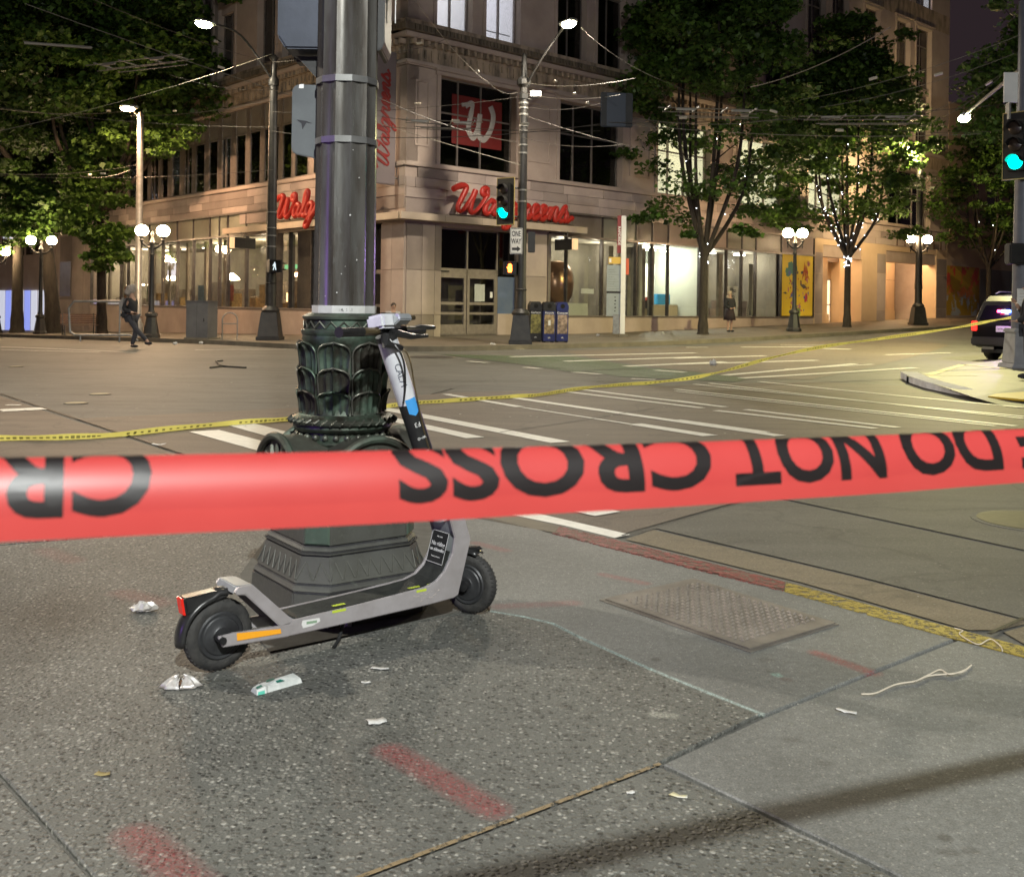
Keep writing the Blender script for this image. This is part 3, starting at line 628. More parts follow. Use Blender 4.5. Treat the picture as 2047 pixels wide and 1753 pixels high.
# the round bronze cask and the small items in the first window
MB().lathe([(.55, 0), (.75, .3), (.82, .8), (.75, 1.3), (.5, 1.7), (.2, 1.75)], 20).build('display_cask', mat('copper_vessel', (.34, .20, .12), .28, .8, col2=(.22, .13, .08), nscale=2), bld, sm=True, loc=(8.95, 1.7, 1.35))
F('white_sign_plate', 'R', 9.1, 9.85, -.3, -.32, 1.75, 1.95, M['white']); F('cabinet', 'R', 7.1, 9.7, -.5, -1.2, .6, 1.35, M['roomwall'])
cy = mat('curtain_cloth', (.20, .18, .15), .8, col2=(.32, .29, .24), nscale=2.5)
for s_ in (10.6, 11.2, 11.8, 12.35, 13.3, 13.9, 18.9): F('curtain', 'R', s_ - .14, s_ + .14, -.6, -.75, .8, 3.8, cy)
# stuff inside the left shop: shelving, ceiling lamps, chequer of lit screens
shelfm = mat('shop_shelf', (.12, .10, .08), .6, col2=(.20, .16, .11), nscale=4)
for k in range(9):
    a = 8.2 + k * 2.35; F('shop_shelf', 'L', a, a + 1.7, -3.2, -3.8, .5, 1.5 + .35 * (k % 3), shelfm)
for k in range(11):
    a = 8.4 + k * 1.95; F('curtain', 'L', a, a + .22, -.5, -.62, 1.0, 4.0, cy)
F('lit_sign', 'L', 9.9, 11.2, -2.0, -2.06, 2.35, 2.52, emit('orange_lit_sign', (1, .5, .22), 9)); F('lit_screen', 'L', 10.0, 10.35, -2.6, -2.65, 1.2, 1.45, emit('blue_screen', (.25, .35, 1), 3))
F('lit_sign', 'L', 11.9, 12.5, -2.6, -2.66, 1.25, 1.65, emit('amber_sign', (1, .55, .2), 2.5)); F('lit_sign', 'L', 12.1, 13.4, -3.0, -3.05, 2.75, 2.95, emit('green_sign', (.3, .7, .3), .5))
MB().lathe([(.05, .3), (.32, .08), (.36, 0), (.1, -.02)], 16).build('pendant_lamp', bulbM, bld, sm=True, loc=(1.6, 15.8, 2.25))
for k in range(8): F('ceiling_lamp', 'L', 9.0 + k * 2.4, 9.5 + k * 2.4, -2.8, -2.95, 3.95, 3.99, emit('dim_tube', (1, .85, .6), 5) if k == 0 else bpy.data.materials['dim_tube'])
F('green_exit_sign', 'L', 6.9, 7.4, -2.2, -2.25, 1.5, 1.9, emit('green_glow', (.1, .6, .4), .5))
for k in range(5): F('string_bulb', 'L', 24.4 + k * .7, 24.5 + k * .7, -1.2, -1.3, 2.02, 2.08, emit('small_bulb', (1, .75, .5), 14) if k == 0 else bpy.data.materials['small_bulb'])
F('white_counter', 'L', 24.3, 28.8, -1.2, -1.7, .5, 1.35, M['white'])
# canopy round the corner with joints
def canopy():
    t = M['concrete']; pale = mat('canopy_fascia', (.52, .43, .33), .6, col2=(.44, .36, .28), nscale=1.4)
    MB().box(-.62, 8.3, -.62, .0, 4.12, 4.26).box(-.62, .0, .0, 12.1, 4.14, 4.26).build('canopy_soffit', t, bld)
    xs = [-.70, 1.2, 2.9, 4.6, 6.3, 8.35]
    for i in range(len(xs) - 1): B(xs[i] + (.006 if i else 0), xs[i + 1] - .006, -.72, -.62, 4.10, 4.34).build('canopy_panel', pale, bld)
    B(8.05, 8.35, -.61, .0, 4.27, 4.33).build('canopy_cap', pale, bld)
    ys = [-.6, 1.5, 3.6, 5.7, 7.8, 9.9, 12.2]
    for i in range(len(ys) - 1): B(-.72, -.63, ys[i] + .006, ys[i + 1] - .006, 4.10, 4.34).build('canopy_panel', pale, bld)
    B(-.62, 8.3, -.62, .0, 4.262, 4.30).build('canopy_roof', M['soot'], bld)
    for x in (7.55, 2.4): T([(x, -.3, 4.3), (x, -.02, 4.9)], .012).build('canopy_rod', M['galv'], bld)
canopy()
# blade signs below the canopy
for sd, a, z in (('R', 7.2, 3.6), ('L', 10.4, 3.65)):
    s_ = thing('blade_sign', 'small black sign box hung beside the %s' % ('right-hand end of the entrance canopy' if sd == 'R' else 'canopy end on the side street'), 'sign', SRP(a, -.15, 0) if sd == 'R' else SRP(-.15, a, 0), ANG)
    if sd == 'R':
        B(-.09, .09, -.95, .0, z - .2, z + .22).build('panel', M['black'], s_); B(-.1, .1, -1.08, -.955, z - .2, z + .22).build('lit_end', mat('amber_light_box', (.4, .28, .16), .5, em=(1, .6, .3), es=.35), s_)
        for k in (-.12, .08): T([(0, -.5 + k, z + .2), (0, -.5 + k, 4.14)], .01).build('hanger', M['galv'], s_)
    else:
        B(-.95, .0, -.09, .09, z - .22, z + .22).build('panel', M['black'], s_); B(-1.08, -.955, -.1, .1, z - .22, z + .22).build('lit_end', bpy.data.materials['amber_light_box'], s_)
        for k in (-.12, .08): T([(-.5 + k, 0, z + .2), (-.5 + k, 0, 4.14)], .01).build('hanger', M['galv'], s_)
# upper storeys
def window(side, a0, a1, z0, z1, cols, zt=None, gm=None, lit=None, frm=None, blind=None, depth=.28, shared={}):
    frm = frm or M['alu']; gm = gm or M['dglass']; fr = MB(); f = .05
    fb(side, a0, a1, -depth + .04, -depth - .06, z0, z0 + f, fr); fb(side, a0, a1, -depth + .04, -depth - .06, z1 - f, z1, fr)
    es = [a0] + cols + [a1]
    for i, a in enumerate(es):
        x = max(a0 + f / 2, min(a1 - f / 2, a)); fb(side, x - f / 2, x + f / 2, -depth + .045, -depth - .065, z0 + f, z1 - f, fr)
    if zt: fb(side, a0 + f, a1 - f, -depth + .04, -depth - .06, zt - .03, zt + .03, fr)
    w_ = fr.build('window', frm, bld)
    for i in range(len(es) - 1):
        fb(side, es[i] + .02, es[i + 1] - .02, -depth, -depth - .01, z0 + .02, z1 - .02).build('pane', gm, w_)
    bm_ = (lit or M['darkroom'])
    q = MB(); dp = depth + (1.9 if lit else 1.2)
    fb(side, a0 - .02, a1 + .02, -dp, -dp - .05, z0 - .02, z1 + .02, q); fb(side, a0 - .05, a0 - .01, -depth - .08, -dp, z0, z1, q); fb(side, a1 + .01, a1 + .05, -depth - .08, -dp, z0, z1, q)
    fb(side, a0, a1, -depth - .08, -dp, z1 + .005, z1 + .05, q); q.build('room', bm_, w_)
    if blind: fb(side, a0 + .06, a1 - .06, -depth - .1, -depth - .12, z1 - blind, z1 - .05).build('blind', M['greyglass'], w_)
    return w_
def surround(side, a0, a1, z0, z1, m=M['stone'], wd=.16, out=.06, cap=True):
    F('window_surround', side, a0 - wd, a0, out, -.3, z0, z1, m); F('window_surround', side, a1, a1 + wd, out, -.3, z0, z1, m)
    if cap:
        F('window_hood', side, a0 - wd - .06, a1 + wd + .06, out + .05, -.3, z1, z1 + .14, m, bevel=.02); F('window_hood', side, a0 - wd - .12, a1 + wd + .12, out + .10, -.3, z1 + .145, z1 + .22, m, bevel=.015)
litroom = mat('lit_office', (.72, .70, .74), .8, em=(.88, .85, 1), es=.9); cream = mat('lit_cream_room', (.7, .66, .5), .8, em=(1, .93, .70), es=1.3)
# storey two, right facade
W2 = [(1.45, 5.08), (7.42, 11.1)]
a = 13.4
while a + 3.7 < 33: W2.append((a, a + 3.7)); a += 5.95
W2.append((33.5, 38.6))
prev = .0
for i, (a, b) in enumerate(W2):
    F('pier', 'R', prev, a - .16, .0, -.5, 6.18, 9.5, M['stone']); pa_, pb_ = prev + .35, a - .5
    if pb_ - pa_ > .3:
        for q0, q1, z0, z1 in ((pa_, pb_, 6.75, 6.82), (pa_, pb_, 8.98, 9.05), (pa_, pa_ + .06, 6.82, 8.98), (pb_ - .06, pb_, 6.82, 8.98)): F('panel_moulding', 'R', q0, q1, .04, -.02, z0, z1, M['stone'])
    surround('R', a, b, 6.18, 9.34, wd=.16)
    t3 = (b - a) / 3 if b - a < 4.5 else 1.1
    c = [a + .28 * (b - a), a + .58 * (b - a)] if i < 3 else [a + .33 * (b - a), a + .66 * (b - a)]
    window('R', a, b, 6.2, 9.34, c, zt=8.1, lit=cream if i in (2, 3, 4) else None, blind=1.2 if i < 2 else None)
    prev = b + .16
F('pier', 'R', prev, EX, .0, -.5, 6.18, 9.5, M['stone'])
F('arched_ornament', 'R', 36.2, 37.4, -.5, -.55, 6.6, 8.6, M['white'])
# red square with the white script letter behind the corner window
M['white_letter'] = mat('dulled_white_vinyl', (.34, .32, .30), .6)
def logo():
    p = B(2.2, 4.62, .255, .27, 7.05, 8.85).build('red_window_sign', mat('maroon_vinyl', (.15, .009, .007), .6, col2=(.11, .007, .006), nscale=1.5), bld, bevel=.01)
    wst = catmull([(-.55, .55), (-.2, .72), (-.28, .2), (-.38, -.3), (-.15, -.62), (.1, -.2), (.2, .35), (.12, -.1), (.15, -.5), (.42, -.62), (.75, -.2), (.88, .35), (.72, .72)], 6)
    pts = [Vector((3.35 + q.x * .95, .25, 7.95 + q.y * .95)) for q in [Vector((a_[0], a_[1], 0)) for a_ in wst]]
    MB().tube(pts, [.09] * 10 + [.11] * (len(pts) - 20) + [.12] * 10, 8, True, (0, 1, 0), .02).build('white_letter', M['white_letter'], p)
    pts = [Vector((2.75 + x_, .25, 8.5 - y_)) for x_, y_ in ((-.1, .0), (.2, -.08), (.45, -.02))]
    MB().tube(pts, .07, 8, True, (0, 1, 0), .02).build('white_letter', M['white_letter'], p)
logo()
# storey two, left facade: narrow windows with spandrel glass above
LW = [(2.6, 3.6), (3.9, 4.9), (5.2, 6.1), (6.45, 7.5), (7.7, 8.5), (8.75, 10.0), (10.29, 11.25), (11.56, 12.51), (12.93, 13.83), (14.17, 15.11), (15.47, 16.45), (16.76, 17.62), (18.06, 19.0), (19.4, 20.2), (20.51, 21.47), (21.77, 22.64), (23.1, 24.15)]
prev = 1.9
F('pier', 'L', .0, 2.3, .0, -.5, 6.18, 9.5, M['stone'])
for i, (a, b) in enumerate(LW):
    F('mullion_pier', 'L', (LW[i - 1][1] if i else 2.3), a, -.02, -.35, 6.18, 9.5, M['alu'])
    cols = [a + (b - a) * .55] if i % 3 == 2 else []
    lit = None
    window('L', a, b, 6.2, 8.45, cols, depth=.05, lit=lit)
    F('spandrel_glass', 'L', a, b, -.05, -.3, 8.47, 9.5, M['greyglass'])
tubeW = emit('cool_tube', (.85, .95, 1), 14)
for r_, z_ in ((12.6, 7.5), (13.4, 7.5), (17.9, 7.55), (18.7, 7.55), (23.6, 7.6)):
    F('tube_lamp', 'L', r_, r_ + .55, -.9, -.98, z_, z_ + .06, tubeW)
F('pier', 'L', 24.15, 25.7, .0, -.5, 6.18, 9.5, M['stone']); F('pier', 'L', 25.7, EL, .0, -.5, 6.18, 9.5, M['stone'])
for q in ((24.5, 24.56), (25.3, 25.36)): F('panel_moulding', 'L', q[0], q[1], .04, -.02, 6.8, 9.0, M['stone'])
F('end_pier', 'L', 29.3, EL, .02, -.5, -1.8, 5.0, M['concrete']); panels('L', 29.35, 30.2, [], [-.9, 4.95]); panels('L', 30.3, 34.6, [32.2, 34.2], [-1, 1.2, 4.9])
F('end_panel', 'L', 32.3, 34.1, .08, .046, 1.4, 3.4, M['greyglass'])
# entablature: frieze, carved band, ledge
for sd, e in (('R', EX), ('L', EL)):
    c0 = 0.0
    F('architrave', sd, c0, e, .05, -.5, 9.52, 9.70, M['stone']); F('frieze', sd, c0, e, .0, -.5, 9.70, 10.42, M['grime'])
    F('architrave_lip', sd, -.1 if sd == 'R' else .0, e, .12, -.1, 9.56, 9.64, M['stone'])
    F('cornice_moulding', sd, -.28 if sd == 'R' else .0, e, .28, -.5, 10.42, 10.60, M['stone'], bevel=.03)
    F('carved_ledge', sd, -.42 if sd == 'R' else .0, e, .42, -.5, 10.61, 10.84, M['soot']); F('ledge_top', sd, -.34 if sd == 'R' else .0, e, .34, -.5, 10.85, 11.0, M['grime'])
    mb = MB(); a = .1
    while a < min(e, 34):                           # row of carved brackets below the ledge
        fb(sd, a, a + .11, .24, .0, 10.22, 10.40, mb); fb(sd, a + .02, a + .09, .06, .0, 9.85 + .1 * math.sin(a * 5), 10.12, mb); a += .30
    mb.build('carved_brackets', M['grime'], bld)['kind'] = 'stuff'
    mb = MB(); a = .0
    while a < min(e, 34): fb(sd, a, a + .07, .47, .42, 10.64, 10.82, mb); a += .17
    mb.build('carved_dentils', M['soot'], bld)['kind'] = 'stuff'
# storey three and above
def storey3(side, wins, end, lits, zt):
    prev = 0.0
    for i, (a, b) in enumerate(wins):
        F('pier', side, prev, a - .14, .0, -.5, 11.0, 18.1, M['stone']); surround(side, a, b, 11.0, 17.9, wd=.14, cap=True)
        F('window_spandrel', side, a, b, -.1, -.5, 14.0, 14.4, M['stone'])
        window(side, a, b, 11.05, 14.0, [(a + b) / 2], lit=litroom if i in lits else None, blind=None if i in lits else (1.4, .6, 2.0)[i % 3]); window(side, a, b, 14.4, 17.9, [(a + b) / 2], zt=16.9, blind=(.5, 1.1, 1.8)[i % 3])
        prev = b + .14
    F('pier', side, prev, end, .0, -.5, 11.0, 18.1, M['stone']); F('upper_band', side, .0, end, -.001, -.5, 18.1, 19.2, M['grime'])
W3 = [(1.23, 2.85), (3.52, 5.22)]; a = 7.2
while a < 29: W3 += [(a, a + 1.65), (a + 2.3, a + 3.95)]; a += 5.95
W3 = [q for q in W3 if q[1] < 30.3] + [(30.75, 32.4), (34.3, 35.85), (36.65, 38.5)]
storey3('R', W3, EX, (0, 1), None)
W3L = [(1.6, 3.0), (3.6, 5.0)]; a = 7.0
while a < 33: W3L += [(a, a + 1.5), (a + 2.1, a + 3.6)]; a += 5.7
storey3('L', [q for q in W3L if q[1] < 34.5], EL, (), None)
F('ceiling_panel_lamp', 'R', 1.5, 2.2, -1.2, -1.8, 13.6, 13.64, tubeM); F('desk_boxes', 'R', 2.4, 2.8, -1.5, -1.9, 11.0, 11.5, M['white'])
F('picture_frame', 'R', 4.1, 4.7, -2.1, -2.14, 11.5, 12.6, M['alud']); F('white_rail', 'R', 3.5, 5.2, -.5, -.53, 11.5, 11.53, M['white'])
for a, b in ((30.75, 32.4), (34.3, 35.85), (36.65, 38.5)): window('R', a, b, 19.2, 22, [(a + b) / 2], lit=litroom if a > 31 else None, depth=.1); 
F('upper_wall', 'L', .0, EL, -.5, -12, 19.2, 27, M['stone']); F('face_wall', 'R', 0, 30.6, -.002, -.5, 19.2, 27, M['stone']); F('face_wall', 'R', 38.6, EX, -.002, -.5, 19.2, 27, M['stone']); F('face_wall', 'L', 0, EL, -.002, -.5, 19.2, 27, M['stone'])
F('face_wall', 'R', 32.5, 34.2, -.002, -.5, 19.2, 27, M['stone']); F('face_wall', 'R', 35.95, 36.55, -.002, -.5, 19.2, 27, M['stone'])
# entrance arcade on the right
arc = mat('arcade_limestone', (.52, .38, .24), .7, col2=(.60, .45, .30), nscale=.5, bmp=.08, bscale=8)
F('arcade_pier', 'R', 26.02, 26.8, .04, -1.2, -.3, 4.93, arc); F('arcade_pillar', 'R', 30.75, 33.4, .04, -1.3, -.3, 4.93, arc); F('arcade_pier', 'R', 39.5, 40.9, .04, -1.2, -.3, 4.93, arc)
panels('R', 26.05, 26.78, [], [.3, 1.0, 3.1, 4.2]); panels('R', 32.4, 33.35, [], [.4, 1.25, 3.3, 4.4]); panels('R', 39.55, 40.85, [], [.6, 1.4, 3.4, 4.4])
F('arcade_back_wall', 'R', 33.4, 39.5, -2.6, -2.7, -.3, 4.6, arc); F('lobby_return_wall', 'R', 33.4, 33.5, -2.7, -3.4, -.3, 4.6, arc)
for s_ in (35.4, 37.5): F('wall_joint', 'R', s_, s_ + .02, -2.59, -2.61, .3, 4.5, M['concrete'])
F('wall_joint', 'R', 33.4, 39.5, -2.585, -2.6, 3.1, 3.12, M['soot']); F('plinth', 'R', 33.5, 39.4, -2.5, -2.6, .3, 1.25, arc)
F('arcade_ceiling', 'R', 26.8, 39.5, .02, -6, 4.62, 4.9, arc); F('lobby_wall', 'R', 26.8, 33.5, -3.4, -3.5, -.3, 4.7, arc); F('lobby_side_wall', 'R', 26.6, 26.8, -1.2, -3.4, -.3, 4.7, arc)
F('arcade_floor', 'R', 26.8, 39.5, .0, -6, .1, .50, arc); F('lobby_column', 'R', 28.8, 29.5, -1.3, -1.9, .4, 4.62, arc); F('lobby_column_foot', 'R', 28.72, 29.58, -1.22, -1.98, .4, 1.0, arc); F('lobby_beam', 'R', 26.8, 33.4, -2.9, -3.1, 4.0, 4.6, M['concrete'])
lobbyg = mat('lit_lobby_panel', (.75, .62, .42), .6, em=(1, .80, .50), es=.55)
F('lobby_doors', 'R', 30.2, 33.2, -3.3, -3.38, .5, 3.0, lobbyg)
for s_ in (30.2, 31.15, 32.1, 33.1): F('door_bar', 'R', s_, s_ + .06, -3.24, -3.29, .5, 3.0, M['concrete'])
for z_ in (.52, 1.5, 2.95): F('door_bar', 'R', 30.27, 33.1, -3.2, -3.235, z_, z_ + .06, M['galv'])
dl = emit('downlight', (1, .75, .45), 40)
for k in range(9):
    s_ = 27.6 + k * 1.35; d_ = 1.0 + .9 * (k % 2)
    MB().lathe([(.07, -.03), (.07, 0)], 10).build('downlight', dl, bld, loc=(s_, d_, 4.61))
for s_, d_, pw in ((29.9, 2.5, 85), (28.2, 1.0, 26), (36.5, 1.2, 105), (34.5, .9, 30), (38.6, 1.0, 30)):
    l = lamp('lobby_lamp', SRP(s_, d_, 4.45), pw, (1, .66, .36), .15); 
for k in range(7): F('bronze_letter', 'R', 34.6 + k * .9, 34.68 + k * .9, .06, .02, 4.95, 5.55, M['wood'])
# murals in the shop windows
ym = mat('yellow_mural', (.85, .62, .05), .55, col2=(.80, .57, .05), nscale=1)
mur = F('yellow_mural', 'R', 23.1, 25.95, -.03, -.08, .9, 4.0, ym)
colrs = [(.09, .25, .20), (.50, .05, .10), (.50, .12, .03), (.33, .10, .22), (.12, .16, .40), (.55, .20, .22), (.10, .08, .08), (.20, .32, .10), (.6, .3, .3)]
mc = [mat('mural_ink', c, .6) for c in colrs]; rm = random.Random(5)
def blob(cx, cz, r, m, d=.028, n=9, ax=1.0, rot=0):
    vs = []; 
    for k_ in range(n):
        a_ = 2 * pi * k_ / n; q = r * (.7 + .5 * rm.random()); x_, z_ = q * ax * math.cos(a_), q * math.sin(a_)
        vs.append((cx + x_ * math.cos(rot) - z_ * math.sin(rot), cz + x_ * math.sin(rot) + z_ * math.cos(rot)))
    MB().side(vs, d, d + .004).build('painted_shape', m, mur)
for cx, cz, r in ((23.9, 3.25, .33), (24.2, 3.3, .3), (23.65, 3.1, .22)): blob(cx, cz, r, mc[0], .022 + .001 * cx % .003, 14)
for k in range(80):
    t = rm.random(); cz = 1.05 + 2.1 * t; wd_ = .35 + .9 * math.sin(min(1, t * 1.3) * pi * .8)
    cx = 24.6 + (rm.random() - .5) * wd_ * 1.9; blob(cx, cz, .05 + .13 * rm.random() ** 2, mc[rm.randrange(1, 9)], .016 - .0001 * k, rm.choice((4, 6, 9)), rm.choice((.35, .5, 1, 2.2)), rm.random() * 3)
for k in range(9): blob(25.0 + .05 * k, 3.0 + .1 * (k % 4), .32, mc[2], .006, 6, .12, -.3 + .12 * k)
for k in range(8): blob(25.5, 3.55, .2, mc[5], .004, 4, .12, k * pi / 8)
def splash(name, side, a0, a1, z0, z1):
    m, nt, p = new(name); cv = coord(nt); p.inputs['Roughness'].default_value = .3
    sep = nt.nodes.new('ShaderNodeSeparateXYZ'); nt.links.new(cv, sep.inputs[0])
    n1 = noise(nt, cv, 2.2, 6, .75); h = mth(nt, 'ADD', sep.outputs[2], mth(nt, 'MULTIPLY_ADD', n1, 2.4, -1.2))
    c = ramp(nt, mth(nt, 'MULTIPLY_ADD', h, .32, -.28), [(0, (.40, .44, .46)), (.30, (.50, .54, .55)), (.36, (.28, .31, .35)), (.45, (.75, .25, .05)), (.75, (.62, .07, .04)), (1, (.38, .035, .03))])
    c = mix(nt, mth(nt, 'MULTIPLY', ramp(nt, sep.outputs[0], [(0, 0.0), (1, 1.0)]), ramp(nt, noise(nt, cv, 1.1, 3), [(.45, 0.0), (.5, 1.0)])), c, (.45, .28, .02))
    nt.links.new(c, p.inputs['Base Color']); return m
F('orange_mural', 'R', 40.95, 45.5, .02, -.1, .95, 4.05, splash('orange_mural', 'R', 41, 45.5, 1, 4))

# script lettering built from brush strokes
GL = {'W': [[(-.55, 1.55), (-.1, 1.85), (.32, 1.78), (.2, 1.0), (.08, .35), (.28, .0), (.62, .35), (.95, 1.25), (1.02, 1.65), (.93, .9), (.97, .2), (1.22, .0), (1.6, .5), (1.88, 1.3), (1.8, 1.85), (1.52, 1.72), (1.62, 1.4), (2.0, 1.35)]],
      'a': [[(.62, .82), (.32, 1.0), (.05, .7), (.0, .25), (.22, .0), (.5, .3), (.68, .98)], [(.68, .98), (.60, .3), (.78, .0), (1.02, .28)]],
      'l': [[(.0, .28), (.32, 1.2), (.38, 1.85), (.2, 2.0), (.08, 1.4), (.1, .3), (.3, .0), (.56, .28)]],
      'g': [[(.62, .82), (.32, 1.0), (.05, .7), (.0, .25), (.22, .0), (.5, .3), (.68, .98)], [(.68, .98), (.62, .0), (.46, -.75), (.12, -.9), (.1, -.55), (.55, -.1), (1.02, .3)]],
      'r': [[(.0, .3), (.2, .95), (.26, 1.12), (.34, .88), (.62, .86), (.56, .3), (.74, .0), (1.0, .28)]],
      'e': [[(.0, .28), (.34, .62), (.4, .9), (.2, 1.0), (.03, .7), (.04, .2), (.3, .0), (.64, .28)]],
      'n': [[(.0, .3), (.14, .95), (.16, .0)], [(.16, .1), (.3, .75), (.54, 1.0), (.64, .75), (.58, .2), (.76, .0), (.98, .28)]],
      's': [[(.0, .25), (.34, 1.12), (.42, .85), (.62, .42), (.5, .04), (.2, .0), (.1, .18)], [(.5, .04), (.8, .05), (1.12, .32)]]}
ADV = {'W': 2.02, 'a': 1.0, 'l': .55, 'g': 1.0, 'r': .98, 'e': .62, 'n': .96, 's': 1.1}
def script_word(word, origin, ex, ey, en, h, parent, m, width=.15, depth=.10, slant=.22, xs=1.0):
    origin, ex, ey, en = Vector(origin), Vector(ex), Vector(ey), Vector(en); x = .55
    for ch in word:
        mb = MB()
        for j, st in enumerate(GL[ch]):
            pts = [origin + ex * ((x + p.x + slant * p.y) * h * xs) + ey * (p.y * h) + en * (depth * .5 + .006 * j) for p in catmull([(a_[0], a_[1], 0) for a_ in st], 5)]
            n = len(pts); rr = [h * width * (.62 + .55 * abs(math.sin(pi * (k_ / (n - 1)) * 2.5 + .8))) for k_ in range(n)]
            mb.tube(pts, rr, 8, True, en, depth)
        mb.build('letter', m, parent, sm=True, ang=50); x += ADV[ch]
sg = thing('script_sign', 'large red script lettering standing on the canopy over the corner entrance', 'sign', (P0[0], P0[1], 0), ANG)
script_word('Walgreens', (1.27, -.70, 4.50), (1, 0, 0), (0, 0, 1), (0, -1, 0), .49, sg, M['red'], .205, .10, .22, 1.33)
T([(1.4, -.68, 4.38), (7.6, -.68, 4.38)], .03).build('support_rail', M['soot'], sg)
sg2 = thing('script_sign', 'red script lettering on the side street facade, half hidden by the big pole', 'sign', (P0[0], P0[1], 0), ANG)
script_word('Walgreens', (-.70, 7.75, 4.52), (0, -1, 0), (0, 0, 1), (-1, 0, 0), .46, sg2, M['red'], .21, .10, .22, 1.30)
T([(-.68, 1.8, 4.38), (-.68, 7.5, 4.38)], .03).build('support_rail', M['soot'], sg2)
bn = thing('vertical_banner', 'tall grey blade banner with upright red script lettering on the building corner', 'sign', (P0[0], P0[1], 0), ANG)
B(-1.25, -.12, .45, .62, 5.35, 9.95).build('panel', mat('banner_fabric', (.20, .165, .165), .6, col2=(.16, .13, .13), nscale=.8), bn, bevel=.02)
script_word('Walgreens', (-.42, .44, 5.75), (0, 0, 1), (-1, 0, 0), (0, -1, 0), .30, bn, M['redflat'], .16, .012, .22, 1.25)
for z_ in (5.6, 9.7): T([(-.12, .53, z_), (.05, .53, z_)], .03).build('bracket', M['galv'], bn)

# ---------------------------------------------------------------- neighbouring buildings
nb = thing('low_building', 'plain tan low building beyond the department store on the right', 'building', (P0[0], P0[1], 0), ANG)
tan = mat('tan_wall', (.42, .32, .24), .8, col2=(.36, .27, .20), nscale=.4)
MB().box(41.0, 60, .0, 10, -1, 14.1).build('wall', tan, nb); B(41.0, 60, -.04, .0, .6, 1.0).build('base_course', M['concrete'], nb)
B(45.6, 56, -.05, -.001, .9, 4.0).build('grey_hoarding', mat('grey_hoarding', (.16, .15, .15), .7), nb); B(41.0, 60, -.2, -.001, 6.1, 6.3).build('ledge', tan, nb)
B(45.4, 60, -.2, 10, 14.102, 14.9).build('roof_parapet', tan, nb)
for s_ in (46.5, 50.5): B(s_, s_ + 2.2, -.03, -.001, 7, 9.4).build('window', M['dglass'], nb)
fb_ = thing('office_building', 'distant lit glass shopfront building at the end of the side street', 'building', (P0[0], P0[1], 0), ANG)
MB().box(.05, 20, 35.3, 62, -3, 34).build('wall', M['stone'], fb_); MB().box(-36, -.5, 96, 110, -4, 30).build('wall', mat('far_brick', (.20, .15, .11), .8), fb_)
shopg = mat('blue_lit_shopfront', (.3, .33, .4), .5, em=(.30, .38, 1.0), es=.30); shopw = mat('white_lit_shopfront', (.5, .5, .5), .5, em=(.80, .84, 1.0), es=.24)
for k in range(12):
    a = 35.7 + k * 1.3; fb('L', a, a + 1.0, .06, .001, -.95, 1.75, None).build('lit_window', shopw if k % 3 else shopg, fb_)
for k in range(10): fb('L', 36 + k * 1.7, 37.2 + k * 1.7, .0, -.04, 4, 8, None).build('window', M['dglass'], fb_)
for k in range(14): MB().box(-35 + k * 2.4, -33.4 + k * 2.4, 95.9, 95.99, -2.6, 1.2).build('lit_window', shopw if k % 2 else shopg, fb_)
for k in range(14):
    for j in range(4): MB().box(-35 + k * 2.4, -33.6 + k * 2.4, 95.9, 95.99, 4 + j * 4, 6.4 + j * 4).build('window', litroom if (k * 3 + j) % 5 == 0 else M['darkroom'], fb_)

# ---------------------------------------------------------------- street lamps and signal poles
globeM = emit('lit_globe', (1, .70, .40), 62); ledM = emit('lit_led_lens', (1, .93, .62), 60); hpsM = emit('lit_amber_lens', (1, .62, .28), 60); ledG = emit('lit_pale_lens', (.98, 1, .55), 60)
def arm_globes(t, zc, half, ang, base_z):
    e = Vector((math.cos(ang), math.sin(ang), 0))
    a = MB()
    for sg_ in (-1, 1):
        a.tube(catmull([(0, 0, base_z), e * sg_ * half * .45 + Vector((0, 0, base_z + .02)), e * sg_ * half * .9 + Vector((0, 0, base_z + .18)), e * sg_ * half + Vector((0, 0, zc - .34))], 5), [.06] * 5 + [.045] * 11, 8)
        a.lathe([(.03, -.42), (.09, -.34), (.06, -.27), (.13, -.2), (.10, -.16)], 12, c=(e.x * sg_ * half, e.y * sg_ * half), z0=zc)
        a.lathe([(.005, -.66), (.035, -.58), (.02, -.5), (.05, -.42)], 8, c=(e.x * sg_ * half, e.y * sg_ * half), z0=zc)
    a.build('arm', M['pole'], t, sm=True)
    for sg_ in (-1, 1):
        MB().ball(e * sg_ * half + Vector((0, 0, zc)), .23, 20, 14, (1, 1, .92)).build('globe', globeM, t, sm=True)
def post_base(t, h=.95, w_=.32, m=None):
    MB().lathe([(w_, 0), (w_, .12), (w_ * .86, .16), (w_ * .80, .3), (w_ * .58, h * .75), (w_ * .55, h * .8), (w_ * .72, h * .86), (w_ * .66, h * .95), (w_ * .38, h)], 8, ph=pi / 8).build('base', m or M['pole'], t, bevel=.008)
def twin_post(P, label, h, half, ang, group='twin globe street lamps'):
    t = thing('twin_globe_lamp', label, 'street lamp', P, 0, group)
    post_base(t); MB().lathe([(.13, .94), (.115, 1.0), (.10, 1.1), (.075, h - .9), (.09, h - .86), (.07, h - .8), (.09, h - .5), (.12, h - .42), (.05, h - .3), (.03, h - .2), (.06, h - .12), (.01, h)], 12).build('post', M['pole'], t, sm=True)
    arm_globes(t, h, half, ang, h - .62); return t
g1 = onwalk(302, 676); twin_post(g1, 'black post with two glowing round globes behind the walking person', 3.9, .385, 0)
g2 = onwalk(1587, 663); twin_post(g2, 'black post with two glowing globes in front of the yellow mural', 4.22, .33, R(10))
g3 = onwalk(-8, 666); twin_post(g3, 'twin globe lamp at the left edge of the view, one globe showing', 4.3, .45, 0)
